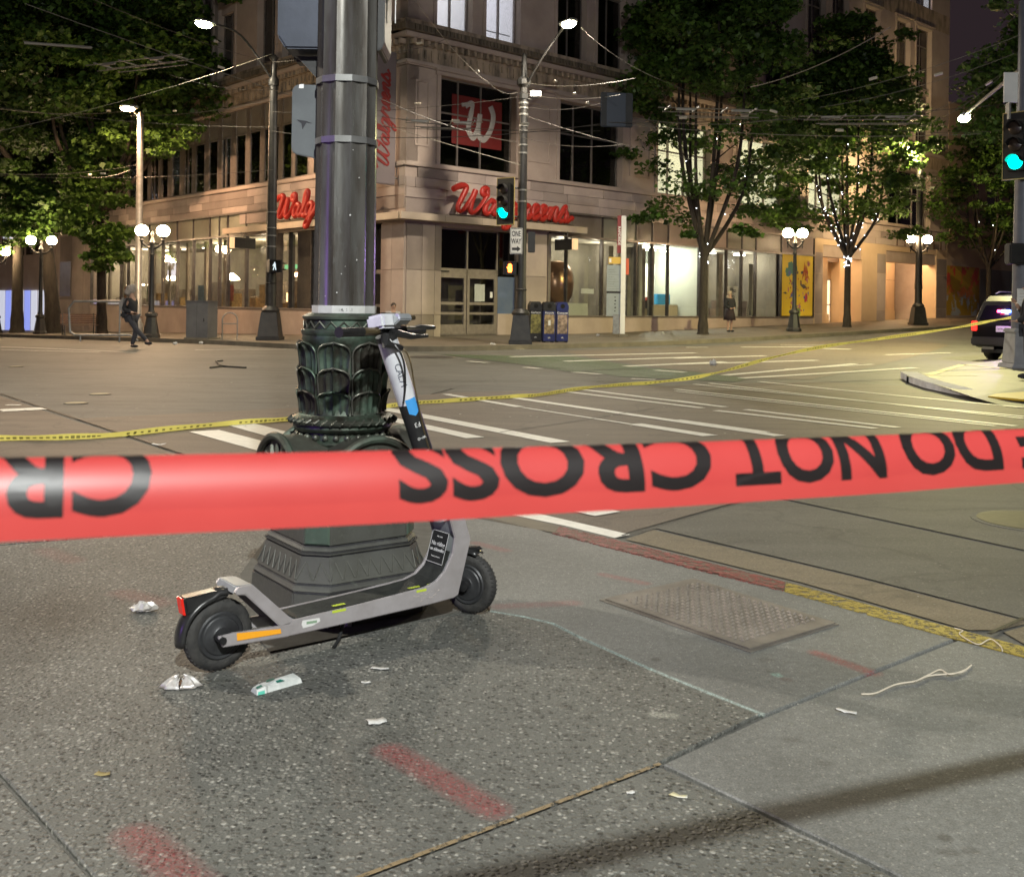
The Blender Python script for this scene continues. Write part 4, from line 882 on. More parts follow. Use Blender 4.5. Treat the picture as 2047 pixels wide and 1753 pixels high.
g4 = onwalk(80, 668); twin_post(g4, 'twin globe lamp half hidden behind the thick leaning tree trunk', 4.5, .5, 0)
for s_, r_, tx in ((-19, 46, 'twin globe lamp far across the side street, seen in the shop window reflections'), (-19, 62, 'twin globe lamp furthest across the side street, mirrored in the shop windows')):
    p = SRP(s_, r_, hbase(s_, r_)); twin_post(p, tx, 4.6, .4, 0)
p = SRP(2, -30, .0); 
# pole with square flared base
def big_base(t, h=1.35, w_=.36):
    MB().prism([(-w_, -w_), (w_, -w_), (w_, w_), (-w_, w_)], 0, .12).build('base_foot', M['pole'], t, bevel=.01)
    q = w_ * .9; b = w_ * .66
    MB().prism([(-q, -q), (q, -q), (q, q), (-q, q)], .121, .9, [(-b, -b), (b, -b), (b, b), (-b, b)]).build('base', M['pole'], t, bevel=.01)
    MB().lathe([(b * 1.15, .901), (b * 1.2, .97), (b * .95, 1.05), (b * .72, 1.1), (b * .68, h + .3), (b * .8, h + .34), (.12, h + .4)], 12).build('base_collar', M['pole'], t, sm=True)
def cobra(t, P, L_, m, tilt=0):
    d = (L_ - P); d.z = 0; az = math.atan2(d.y, d.x)
    h = MB().box(-.34, .34, -.14, .14, .02, .13).build('lamp_head', M['galv'], t, bevel=.04); h.location = L_ - Vector(t.location); h.rotation_euler = (0, 0, az)
    ln = MB().ball((0, 0, 0), .15, 16, 10, (1.8, 1.1, .7)).build('lens', m, h, sm=True); ln.location = (.05, 0, 0)
# pole with the traffic signal, corner of the crossing
P1 = onwalk(1040, 688); L1 = AT(1135, 50, 30.2)
t1 = thing('signal_pole', 'dark pole at the far corner carrying the green traffic signal and one way sign', 'pole', P1)
big_base(t1); MB().lathe([(.17, 1.3), (.15, 2), (.13, 7.6)], 12).lathe([(.16, 7.6), (.16, 7.75), (.12, 7.8), (.12, 7.95), (.22, 8.05), (.22, 8.2), (.1, 8.3), (.07, 9.0), (.005, 9.05)], 10).build('post', M['pole'], t1, sm=True)
bands_ = MB(); 
for z_ in (4.4, 4.75, 5.9, 6.15, 6.6, 6.75, 7.1, 7.3, 7.45): bands_.lathe([(.152, z_), (.152, z_ + .05)], 12)
bands_.build('clamp', M['galv'], t1)
T(catmull([Vector((0, 0, 7.9)), (L1 - P1) * .45 + Vector((0, 0, 4.5)), (L1 - P1) + Vector((0, 0, .08))], 6), .035).build('lamp_arm', M['pole'], t1, sm=True)
cobra(t1, P1, L1, ledM)
c_ = MB().box(-.22, .12, -.1, .1, -.09, .1).build('camera_housing', M['white'], t1, bevel=.02); c_.location = (.42, -.05, 7.75); T([(.15, -.05, 7.6), (.45, -.05, 7.66)], .025).build('camera_arm', M['galv'], t1)
def signal_head(t, loc, az, lit=2, scale=1.0, back=True):
    h = MB().box(-.17, .17, 0, .2, -.53, .53).build('signal_head', M['black'], t, bevel=.02); h.location = loc; h.rotation_euler = (0, 0, az); h.scale = (scale,) * 3
    if back:
        B(-.30, .30, .10, .115, -.68, .68).build('backplate', M['black'], h); bo = MB()
        for q in ((-.315, .315, .68, .70), (-.315, .315, -.70, -.68), (-.315, -.30, -.68, .68), (.30, .315, -.68, .68)): bo.box(q[0], q[1], .095, .12, q[2], q[3])
        bo.build('border', mat('yellow_border', (.42, .33, .12), .6), h)
    for i in range(3):
        z_ = .35 - .35 * i; v_ = MB(); n = 14; vs = []
        for k_ in range(n + 1):
            a_ = -.05 + (pi + .1) * k_ / n
            for y_ in (-.17 if k_ not in (0, n) else -.06, .0): vs.append((.15 * math.cos(a_), y_, z_ + .15 * math.sin(a_)))
        v_.add(vs, [(2 * k_, 2 * k_ + 2, 2 * k_ + 3, 2 * k_ + 1) for k_ in range(n)]); vo_ = v_.build('visor', M['black'], h)
        md = vo_.modifiers.new('thickness', 'SOLIDIFY'); md.thickness = .008
        mm = emit('green_signal_lens', (0.0, .80, .60), 4.5) if i == lit else bpy.data.materials.get('dark_lens') or mat('dark_lens', (.03, .02, .015), .3)
        MB().lathe([(.148, 0), (.135, .04), (.08, .07), (.01, .08)], 20).xf(Matrix.Translation((0, .002, z_)) @ Matrix.Rotation(pi / 2, 4, 'X')).build('lens', mm, h, sm=True)
    return h
signal_head(t1, (-.58, -.15, 4.42), R(-34), 2, 1.05); T([(-.1, 0, 4.85), (-.5, -.05, 4.85)], .03).build('bracket', M['pole'], t1); T([(-.1, 0, 3.95), (-.5, -.05, 3.95)], .03).build('bracket', M['pole'], t1)
def sign_text(parent, body, size, loc, m, rot=(pi / 2, 0, 0), sx=1.0, bold=0): return text('lettering', body, size, loc, rot, m, parent, .001, bold=bold, sx=sx)
ow = thing('one_way_sign', 'white ONE WAY sign with black arrow on the dark signal pole', 'sign', P1 + Vector((-.17, -.24, 0)), R(4))
B(-.19, .19, 0, .012, 2.78, 3.58).build('plate', M['white'], ow, bevel=.004); bo = MB()
for q in ((-.175, .175, 3.55, 3.565), (-.175, .175, 2.795, 2.81), (-.175, -.165, 2.81, 3.55), (.165, .175, 2.81, 3.55)): bo.box(q[0], q[1], -.003, -.001, q[2], q[3])
bo.build('border', M['black'], ow); sign_text(ow, 'ONE', .235, (0, -.002, 3.40), M['black'], sx=.56, bold=.004); sign_text(ow, 'WAY', .235, (0, -.002, 3.17), M['black'], sx=.56, bold=.004)
MB().side([(-.13, 2.90), (.03, 2.90), (.03, 2.85), (.14, 2.94), (.03, 3.03), (.03, 2.98), (-.13, 2.98)], -.003, -.001).build('arrow', M['black'], ow)
sb = B(.2, .42, .05, .25, 2.85, 3.5).build('junction_box', M['black'], t1, bevel=.02)
def ped_signal(P, label, kind, az, zc):
    t = thing('pedestrian_signal', label, 'pedestrian signal', P, az)
    B(-.2, .2, 0, .24, zc - .2, zc + .2).build('housing', M['black'], t, bevel=.02)
    vs = MB().box(-.2, .2, -.14, -.005, zc + .185, zc + .2).box(-.2, -.185, -.14, -.005, zc - .2, zc + .184).box(.185, .2, -.14, -.005, zc - .2, zc + .184).build('visor', M['black'], t)
    if kind == 'hand':
        m = emit('orange_hand', (1, .17, .02), 5.5); h = MB().side([(-.055, zc - .13), (.045, zc - .13), (.065, zc - .02), (.05, zc + .03), (-.05, zc + .03), (-.065, zc - .03)], -.012, -.004)
        for k, (x_, l_) in enumerate(((-.045, .09), (-.015, .11), (.015, .105), (.043, .08))): h.side([(x_ - .012, zc + .02), (x_ + .012, zc + .02), (x_ + .012, zc + .03 + l_), (x_ - .012, zc + .03 + l_)], -.013 - k * .0005, -.004)
        h.side([(-.06, zc - .04), (-.10, zc + .03), (-.085, zc + .045), (-.05, zc + .0)], -.011, -.004); h.build('hand_symbol', m, t)
    else:
        m = emit('white_walk_figure', (.8, .95, 1), .45); h = MB().side([(-.025, zc - .01), (.03, zc - .01), (.03, zc + .08), (-.025, zc + .08)], -.012, -.004)
        h.side([(-.015, zc + .09), (.015, zc + .09), (.015, zc + .125), (-.015, zc + .125)], -.012, -.004).side([(-.02, zc), (.005, zc), (-.03, zc - .13), (-.055, zc - .13)], -.0125, -.004).side([(.005, zc), (.03, zc), (.055, zc - .13), (.03, zc - .13)], -.0122, -.004)
        h.side([(-.03, zc + .07), (-.07, zc + .0), (-.055, zc - .01), (-.02, zc + .05)], -.0118, -.004).build('walking_figure', m, t)
    T([(.15, .12, zc + .1), (.4, .12, zc + .1)], .02).build('bracket', M['pole'], t); T([(.15, .12, zc - .1), (.4, .12, zc - .1)], .02).build('bracket', M['pole'], t)
    return t
ped_signal(P1 + Vector((-.35, -.1, 0)), 'pedestrian signal showing an orange hand on the dark signal pole', 'hand', R(-6), 2.35)
# left tall pole
P2 = onwalk(540, 680); L2 = AT(410, 50, 31.4)
t2 = thing('street_light_pole', 'tall dark pole left of the ornate column with a lamp arm reaching left', 'pole', P2)
big_base(t2, 1.5, .38); MB().lathe([(.19, 1.5), (.17, 2.2), (.13, 8.2)], 12).lathe([(.17, 8.2), (.17, 8.4), (.1, 8.5), (.09, 9.0), (.16, 9.1), (.05, 9.2)], 10).build('post', M['pole'], t2, sm=True)
bb_ = MB()
for z_ in (3.0, 3.35, 3.6, 4.1): bb_.lathe([(.178, z_), (.178, z_ + .03)], 12)
bb_.build('clamp', M['galv'], t2)
T(catmull([Vector((0, 0, 8.3)), (L2 - P2) * .5 + Vector((0, 0, 4.75)), (L2 - P2) + Vector((0, 0, .08))], 6), .035).build('lamp_arm', M['pole'], t2, sm=True); cobra(t2, P2, L2, ledG)
ped_signal(P2 + Vector((.18, -.3, 0)), 'pedestrian signal with faint white walking figure on the left dark pole', 'walk', R(25), 2.38)
# pole with amber lamp behind the left globes
L3 = AT(258, 218, 39.7); P3 = walkpt(*(AT(275, 660, 39.9).xy)); t3 = thing('street_light_pole', 'slim pole with bright amber lamp shining among the left tree leaves', 'pole', P3)
MB().lathe([(.2, 0), (.2, .5), (.14, .6), (.12, 8.6), (.05, 8.7)], 12).build('post', M['galv'], t3, sm=True); T([(0, 0, 8.4), (L3 - P3) + Vector((0, 0, .1))], .03).build('lamp_arm', M['galv'], t3); cobra(t3, P3, L3, hpsM)
# right lamp standard with globes and top lamp
P5 = onwalk(1835, 650); L5 = AT(1820, 297, 50.6); t5 = thing('street_light_pole', 'dark lamp standard with two globes and a high lamp before the lit arcade', 'pole', P5)
big_base(t5, 1.6, .38); MB().lathe([(.2, 1.8), (.17, 2.4), (.14, 9), (.05, 9.1)], 12).build('post', M['pole'], t5, sm=True); arm_globes(t5, 4.30, .48, R(15), 3.65)
T([(0, 0, 8.7), (L5 - P5) + Vector((0, 0, .1))], .03).build('lamp_arm', M['pole'], t5); cobra(t5, P5, L5, hpsM)
# right near pole: signal, lamp arm, notices
P6 = GZ(2041, 735, .02); L6 = AT(1928, 237, 31)
t6 = thing('signal_pole', 'grey pole on a pale square base at the right edge, with green signal', 'pole', P6)
pg = mat('pale_pole_base', (.30, .31, .33), .6, col2=(.22, .23, .25), nscale=4, bmp=.1)
MB().prism([(-.36, -.36), (.36, -.36), (.36, .36), (-.36, .36)], 0, .1, [(-.33, -.33), (.33, -.33), (.33, .33), (-.33, .33)]).prism([(-.29, -.29), (.29, -.29), (.29, .29), (-.29, .29)], .101, .75, [(-.25, -.25), (.25, -.25), (.25, .25), (-.25, .25)]).build('base', pg, t6, bevel=.01)
MB().prism([(-.28, -.28), (.28, -.28), (.28, .28), (-.28, .28)], .751, .86).build('base_cap', pg, t6, bevel=.03)
MB().lathe([(.21, .861), (.19, 3), (.15, 6.9), (.15, 8)], 12).build('post', mat('blue_grey_pole', (.10, .11, .14), .5, col2=(.07, .075, .10), nscale=3), t6, sm=True)
T(catmull([Vector((0, 0, 6.6)), (L6 - P6) * .5 + Vector((0, 0, 3.35)), (L6 - P6) + Vector((0, 0, .1))], 6), .045).build('lamp_arm', M['galv'], t6, sm=True); cobra(t6, P6, L6, ledG)
signal_head(t6, AT(2030, 290, 22.2) - P6, R(-50), 2, 1.05); B(-.55, -.25, -.2, -.17, 5.75, 6.4).build('camera_plate', M['white'], t6); B(-.42, -.38, -.17, .0, 5.4, 5.75).build('bracket', M['galv'], t6)
B(-.42, -.05, -.30, -.02, 2.25, 2.70).build('pedestrian_signal_housing', M['black'], t6, bevel=.03)
nt_ = thing('paper_notice', 'white paper notices taped to the grey pole at the right edge', 'notice', P6); B(-.22, .1, -.235, -.225, 1.25, 1.72).build('sheet', M['white'], nt_); 
for k in range(5): B(-.17, .03, -.2365, -.2355, 1.33 + k * .07, 1.335 + k * .07).build('printed_line', M['redflat'] if k == 4 else M['galv'], nt_)
# real light of those lamps
lamp('street_lamp_light', L1 - Vector((0, 0, .25)), 950, (1, .88, .70), .12, 'SPOT', 172, None, .25); lamp('street_lamp_light', L2 - Vector((0, 0, .25)), 600, (1, .86, .64), .12, 'SPOT', 172, None, .25)
lamp('street_lamp_light', L3 - Vector((0, 0, .25)), 1150, (1, .60, .34), .12, 'SPOT', 179, None, .05); lamp('street_lamp_light', L5 - Vector((0, 0, .25)), 1500, (1, .74, .38), .12)
lamp('street_lamp_light', L6 - Vector((0, 0, .25)), 2300, (1, .90, .40), .12, 'SPOT', 168, None, .3)
for P_, h_ in ((g1, 3.9), (g2, 4.22), (g3, 4.3), (g4, 4.5), (P5, 4.3)): pass

# near street light on the ornate column and one behind the photographer
PC = Vector((-.683, 4.2, 0))

# ---------------------------------------------------------------- the ornate column
def column():
    t = thing('ornate_column', 'huge ornate bronze lamp column with leaf reliefs and green patina, scooter leaning on it', 'lamp column', PC, R(36))
    def bronze(name, lo, hi, dark=(.030, .026, .020), green=(.075, .115, .085), rough=.38, metal=.55):
        m, nt, p = new(name); cv = coord(nt); p.inputs['Metallic'].default_value = metal
        f = ramp(nt, noise(nt, cv, 6, 8, .7), [(lo, 0.0), (hi, 1.0)]); c = mix(nt, f, dark, green)
        c = mix(nt, mth(nt, 'MULTIPLY', ramp(nt, noise(nt, cv, 40, 4, .8), [(.55, 0.0), (.75, 1.0)]), .5), c, (.13, .15, .12))
        geo = nt.nodes.new('ShaderNodeNewGeometry')
        c = mix(nt, ramp(nt, geo.outputs['Pointiness'], [(.53, 0.0), (.60, .7)]), c, (.12, .12, .10))
        nt.links.new(c, p.inputs['Base Color']); nt.links.new(ramp(nt, noise(nt, cv, 12, 4), [(.3, rough - .1), (.7, rough + .2)]), p.inputs['Roughness'])
        bump(nt, p, noise(nt, cv, 55, 6, .75), .25, .004); return m
    br = bronze('bronze_patina', .42, .60); brd = bronze('bronze_dark', .52, .75, rough=.45); brl = bronze('bronze_plinth', .45, .8, (.020, .019, .022), (.042, .044, .050), .50, .2); grn = bronze('bronze_green', .3, .5, (.03, .06, .045), (.055, .13, .09), .5, .3)
    def cham(h, c): return [(h, -h + c), (h, h - c), (h - c, h), (-h + c, h), (-h, h - c), (-h, -h + c), (-h + c, -h), (h - c, -h)]
    MB().prism(cham(.305, .10), .0, .135, cham(.298, .10)).build('plinth', brl, t, bevel=.006)
    MB().prism(cham(.298, .10), .136, .16, cham(.285, .10)).prism(cham(.285, .10), .161, .262, cham(.252, .08)).prism(cham(.257, .08), .263, .275).prism(cham(.252, .08), .276, .295, cham(.24, .075)).build('base_moulding', brl, t, bevel=.004)
    zz = MB()                                              # zigzag ribs on the sloping moulding
    hs_ = cham(.285, .10); ht = cham(.252, .08)
    for i in range(8):
        a0, a1 = Vector((*hs_[i], .166)), Vector((*hs_[(i + 1) % 8], .166)); b0, b1 = Vector((*ht[i], .257)), Vector((*ht[(i + 1) % 8], .257)); L_ = (a1 - a0).length; k = max(2, int(L_ / .05))
        nn = (a1 - a0).cross(b0 - a0).normalized() * -.003
        if nn.dot((a0 + a1) / 2) < 0: nn = -nn
        for j in range(k):
            p0, p1, q = a0.lerp(a1, j / k), a0.lerp(a1, (j + 1) / k), b0.lerp(b1, (j + .5) / k)
            zz.tube([p0.lerp(q, .12) + nn * .6, p0.lerp(q, .8) + nn * .6], .0022, 5).tube([p0.lerp(q, .8) + nn * .6, p1.lerp(q, .12) + nn * .6], .0022, 5)
    zz.build('zigzag_relief', brl, t)
    MB().prism(cham(.24, .075), .296, .60).build('block', brl, t, bevel=.005)
    for k in range(4):                                      # corner faces are greener
        a = R(45 + 90 * k); n_ = Vector((math.cos(a), math.sin(a), 0)); e = Vector((-n_.y, n_.x, 0)); d = (.24 - .0375) * math.sqrt(2) ; q = .050
        MB().add([n_ * (d + .001) + e * -q + Vector((0, 0, .30)), n_ * (d + .001) + e * q + Vector((0, 0, .30)), n_ * (d + .001) + e * q + Vector((0, 0, .60)), n_ * (d + .001) + e * -q + Vector((0, 0, .60)),
                  n_ * (d + .006) + e * (-q + .006) + Vector((0, 0, .306)), n_ * (d + .006) + e * (q - .006) + Vector((0, 0, .306)), n_ * (d + .006) + e * (q - .006) + Vector((0, 0, .594)), n_ * (d + .006) + e * (-q + .006) + Vector((0, 0, .594))],
                 [(4, 5, 6, 7), (0, 1, 5, 4), (1, 2, 6, 5), (2, 3, 7, 6), (3, 0, 4, 7)]).build('corner_face', grn, t)
    # four round pediments with shells
    for k in range(4):
        a = pi / 2 * k; rot = Matrix.Rotation(a, 4, 'Z'); rr = .198; zc = .50; vs = []; n = 20; fs = []
        rim = MB(); rim.tube([(.285, rr * math.cos(pi * j / n), zc + rr * math.sin(pi * j / n)) for j in range(n + 1)], .016, 8); rim.xf(rot).build('pediment_rim', br, t, sm=True)
        pr = [(rr * math.cos(pi * j / n), zc + rr * math.sin(pi * j / n)) for j in range(n + 1)]
        MB().add([(.05, y_, z_) for y_, z_ in pr] + [(.278, y_, z_) for y_, z_ in pr], [tuple(range(n, -1, -1)), tuple(range(n + 1, 2 * n + 2))] + [(j, j + 1, n + 2 + j, n + 1 + j) for j in range(n)] + [(n, 0, n + 1, 2 * n + 1)]).xf(rot).build('pediment', brd, t, sm=True)
        sh = MB()
        for j in range(9):
            b = pi * (j + .5) / 9; sh.ball((.252, .10 * math.cos(b), zc + .02 + .10 * math.sin(b)), .055, 8, 6, (.25, .30, 1)) if False else sh.tube([(.281, .03 * math.cos(b), zc + .03 * math.sin(b)), (.287, .09 * math.cos(b), zc + .09 * math.sin(b)), (.279, .165 * math.cos(b), zc + .165 * math.sin(b))], [.006, .016, .010], 6)
        sh.xf(rot).build('shell_relief', br, t, sm=True)
    MB().lathe([(.20, .60), (.19, .63), (.178, .655), (.178, .66)], 32).lathe([(.178, .655), (.186, .665), (.186, .672), (.176, .68), (.174, .706), (.190, .712), (.200, .725), (.198, .738), (.212, .742), (.216, .752), (.205, .762), (.188, .768), (.178, .778)], 40).build('ring_moulding', br, t, sm=True)
    bd = MB()
    for j in range(26): a = 2 * pi * j / 26; bd.ball((.180 * math.cos(a), .180 * math.sin(a), .692), .0135, 8, 6)
    bd.build('bead_ring', br, t, sm=True)
    dg = MB()
    for j in range(36): a = 2 * pi * j / 36; dg.tube([(.214 * math.cos(a), .214 * math.sin(a), .742), (.22 * math.cos(a + .06), .22 * math.sin(a + .06), .752), (.206 * math.cos(a + .12), .206 * math.sin(a + .12), .764)], .0035, 5)
    dg.build('rope_relief', br, t, sm=True)
    # the drum and its three tiers of leaves
    MB().lathe([(.168, .77), (.160, .80), (.158, .95), (.162, 1.06), (.168, 1.075), (.166, 1.09), (.172, 1.10), (.172, 1.112), (.158, 1.116), (.156, 1.150), (.166, 1.156), (.168, 1.166), (.150, 1.176), (.140, 1.18)], 48).build('drum', br, t, sm=True)
    rad = lambda z_: .159
    for tier in range(3):
        zt = (1.065, .965, .872)[tier]; zb = zt - .125 if tier < 2 else .782; nL = 8
        for j in range(nL):
            a = 2 * pi * (j + .12) / nL; lf = MB(); W_ = .0605; H_ = zt - zb; vs = []; nu, nv = 12, 14
            for iv in range(nv):
                v_ = iv / (nv - 1); half = W_ * (max(.0, 1 - ((v_ - .58) / .42) ** 2.4) ** .5 if v_ > .58 else 1 - .06 * (1 - v_ / .58))
                for iu in range(nu + 1):
                    u_ = iu / nu * 2 - 1; x_ = u_ * half; notch = -.014 * math.exp(-(u_ / .16) ** 2) * (v_ > .8) * v_ if tier < 2 else 0
                    edge = abs(u_) ** 8 + (v_ > .93) * .8; out = .004 + .011 * min(1, edge) + .007 * math.exp(-(abs(u_) / .10) ** 2) + .004 * math.cos(u_ * pi * 4) * (1 - edge * .7) - (1 - v_) * .002 + .014 * v_ ** 2.2
                    rr_ = rad(0) + out; aa = a + x_ / .165; vs.append((rr_ * math.cos(aa), rr_ * math.sin(aa), zb + H_ * v_ + notch))
            k_ = nu + 1; lf.add(vs, [(i * k_ + q, i * k_ + q + 1, (i + 1) * k_ + q + 1, (i + 1) * k_ + q) for i in range(nv - 1) for q in range(nu)])
            # rounded rim of the leaf
            rm_ = [vs[i * k_] for i in range(nv)] + [vs[(nv - 1) * k_ + q] for q in range(1, nu)] + [vs[i * k_ + nu] for i in range(nv - 1, -1, -1)]
            lf.tube([Vector(v) for v in rm_], .0048, 6)
            lf.build('leaf', br if (j + tier) % 3 else brd, t, sm=True, ang=60)
    zg = MB()
    for j in range(20): a = 2 * pi * j / 20; b = 2 * pi * (j + .5) / 20; c = 2 * pi * (j + 1) / 20; zg.tube([(.160 * math.cos(a), .160 * math.sin(a), 1.12), (.161 * math.cos(b), .161 * math.sin(b), 1.146), (.160 * math.cos(c), .160 * math.sin(c), 1.12)], .004, 5)
    zg.build('zigzag_band', br, t, sm=True)
    # faceted hollow-sided shaft
    prof = []; nF = 12
    shm, nt, p = new('bronze_shaft'); cv = coord(nt, 'Object', (1, 1, .12)); p.inputs['Metallic'].default_value = .55
    c = mix(nt, ramp(nt, noise(nt, cv, 9, 6, .7), [(.4, 0.0), (.65, 1.0)]), (.098, .086, .073), (.19, .187, .175))
    c = mix(nt, ramp(nt, noise(nt, coord(nt, 'Object', (1, 1, .4)), 16, 6, .8), [(.60, 0.0), (.72, .6)]), c, (.26, .27, .26)); nt.links.new(c, p.inputs['Base Color'])
    nt.links.new(ramp(nt, noise(nt, cv, 14, 4), [(.3, .17), (.7, .36)]), p.inputs['Roughness']); bump(nt, p, noise(nt, cv, 25, 5), .08, .004)
    vs = []; zs = [1.17, 1.21, 2.0, 3.0, 4.5, 6, 8.4]; sub = 5
    for z_ in zs:
        r_ = .1255 - .0030 * (z_ - 1.17)
        for j in range(nF):
            a0 = 2 * pi * (j + .38) / nF; a1 = 2 * pi * (j + 1.38) / nF
            for q in range(sub):
                f = q / sub; e0 = Vector((math.cos(a0), math.sin(a0))) * r_; e1 = Vector((math.cos(a1), math.sin(a1))) * r_; pp = e0.lerp(e1, f); pp *= (1 - .055 * math.sin(pi * f)); vs.append((pp.x, pp.y, z_))
    n = nF * sub; MB().add(vs, [(i * n + q, i * n + (q + 1) % n, (i + 1) * n + (q + 1) % n, (i + 1) * n + q) for i in range(len(zs) - 1) for q in range(n)] + [tuple(range((len(zs) - 1) * n, len(zs) * n))]).build('shaft', shm, t, sm=True, ang=12)
    wb_ = mat('weathered_white_band', (.58, .58, .57), .6, col2=(.46, .46, .44), nscale=12)
    MB().lathe([(.1305, 1.178), (.1315, 1.21)], nF, ph=2 * pi * .38 / nF).build('white_band', wb_, t)
    text('band_marks', ': 4,  5F.1', .016, (0, 0, 0), (0, 0, 0), M['black'], t, .0006, mtx=Matrix.Rotation(R(-36 - 78), 4, 'Z') @ Matrix.Translation((0, 0, 1.194)) @ Matrix.Rotation(R(90), 4, 'Z') @ Matrix.Translation((0, -.1285, 0)) @ Matrix.Rotation(pi / 2, 4, 'X'))
    st = mat('steel_strap', (.42, .42, .41), .3, .8, col2=(.32, .32, .31), nscale=8)
    for z_ in (2.10, 1.858): MB().lathe([(.1262, z_), (.1262, z_ + .026)], nF, ph=2 * pi * .38 / nF, cap=False).lathe([(.1275, z_ + .001), (.1275, z_ + .025)], nF, ph=2 * pi * .38 / nF).build('strap', st, t)
    rs = random.Random(6)
    for k, (px_, py_) in enumerate(((674, 585), (648, 592), (706, 300), (690, 533), (700, 430), (715, 520), (721, 355), (683, 548))):
        r_ = rs.uniform(.0015, .0042); Q = AT(px_, py_, 4.2 - .118) - PC; a_ = math.atan2(Q.y, Q.x); nn_ = Vector((math.cos(a_), math.sin(a_), 0)); ee = Vector((-nn_.y, nn_.x, 0)); cc_ = nn_ * .1262 + Vector((0, 0, Q.z)); vs_ = []
        for q_ in range(7): b_ = 2 * pi * q_ / 7; m_ = r_ * rs.uniform(.5, 1.2); vs_.append(cc_ + ee * m_ * math.cos(b_) + Vector((0, 0, m_ * math.sin(b_))))
        rot_ = Matrix.Rotation(-R(36), 4, 'Z'); MB().add([rot_ @ v_ for v_ in vs_], [tuple(range(7))]).build('paper_residue', wb_, t)
    # big street light on top of the column, over the crossing (above the frame)
    T([(0, 0, 8.2), (.6, .2, 8.9), (2.0, .5, 9.2)], .05).build('lamp_arm', shm, t, sm=True)
    return t
colm = column()
# curved sign plate strapped to the left of the column and signal housings above
sp_ = thing('sign_plate', 'scratched grey rounded sign plate strapped to the left side of the shaft', 'sign', PC)
spm = mat('scratched_grey_plate', (.13, .14, .147), .30, .3, col2=(.18, .195, .20), nscale=4, bmp=.05)
A_ = AT(586, 180, 4.25) - PC; pts = []
x0, x1 = A_.x, -.10; z0, z1 = 1.816, 2.115
for cx, cz, a0 in ((x1 - .01, z1 - .01, 0), (x0 + .03, z1 - .03, 90), (x0 + .03, z0 + .04, 180), (x1 - .02, z0 + .0, 270)):
    r_ = .03 if cx < -.15 else .008
    for k in range(5): a = R(a0 + 22.5 * k); pts.append((cx + r_ * math.cos(a), cz + r_ * math.sin(a)))
MB().side(pts, .03, .045).build('plate', spm, sp_, bevel=.003); MB().side([(x0 + .028, 2.098), (x0 + .048, 2.098), (x0 + .048, 2.116), (x0 + .030, 2.114)], .027, .029).build('tape_piece', M['white'], sp_)
MB().side([(x0 + .02, 1.97), (x0 + .06, 1.965), (x0 + .085, 1.955), (x0 + .06, 1.958), (x0 + .045, 1.93), (x0 + .04, 1.955)], .0285, .0295).build('scratch', mat('dark_scratch', (.03, .03, .035), .8), sp_)
ub = thing('signal_housing', 'blue grey metal signal housing at the top left of the shaft', 'signal', PC); uh = mat('blue_grey_housing', (.055, .064, .088), .5, .2, col2=(.04, .047, .064), nscale=5, bmp=.05)
lx = (AT(556, 20, 4.2) - PC).x; MB().side([(lx, 3.0), (-.10, 3.0), (-.10, 2.25), (lx + .035, 2.25), (lx + .002, 2.30)], -.02, .16).build('housing', uh, ub, bevel=.008)
B(lx + .03, -.09, .165, .26, 2.24, 2.9).build('back_box', M['black'], ub, bevel=.01); MB().side([(-.22, 2.235), (-.11, 2.235), (-.11, 2.14), (-.14, 2.15)], .05, .12).build('lower_bracket', M['black'], ub)
ub2 = thing('signal_housing', 'black signal housing edge at the top right of the shaft', 'signal', PC); MB().side([(.123, 3.0), (.152, 3.0), (.152, 2.28), (.14, 2.25), (.123, 2.24)], -.03, .2).build('housing', M['black'], ub2, bevel=.004); B(.165, .168, .21, .22, 2.42, 3.0).build('white_edge', M['white'], ub2)

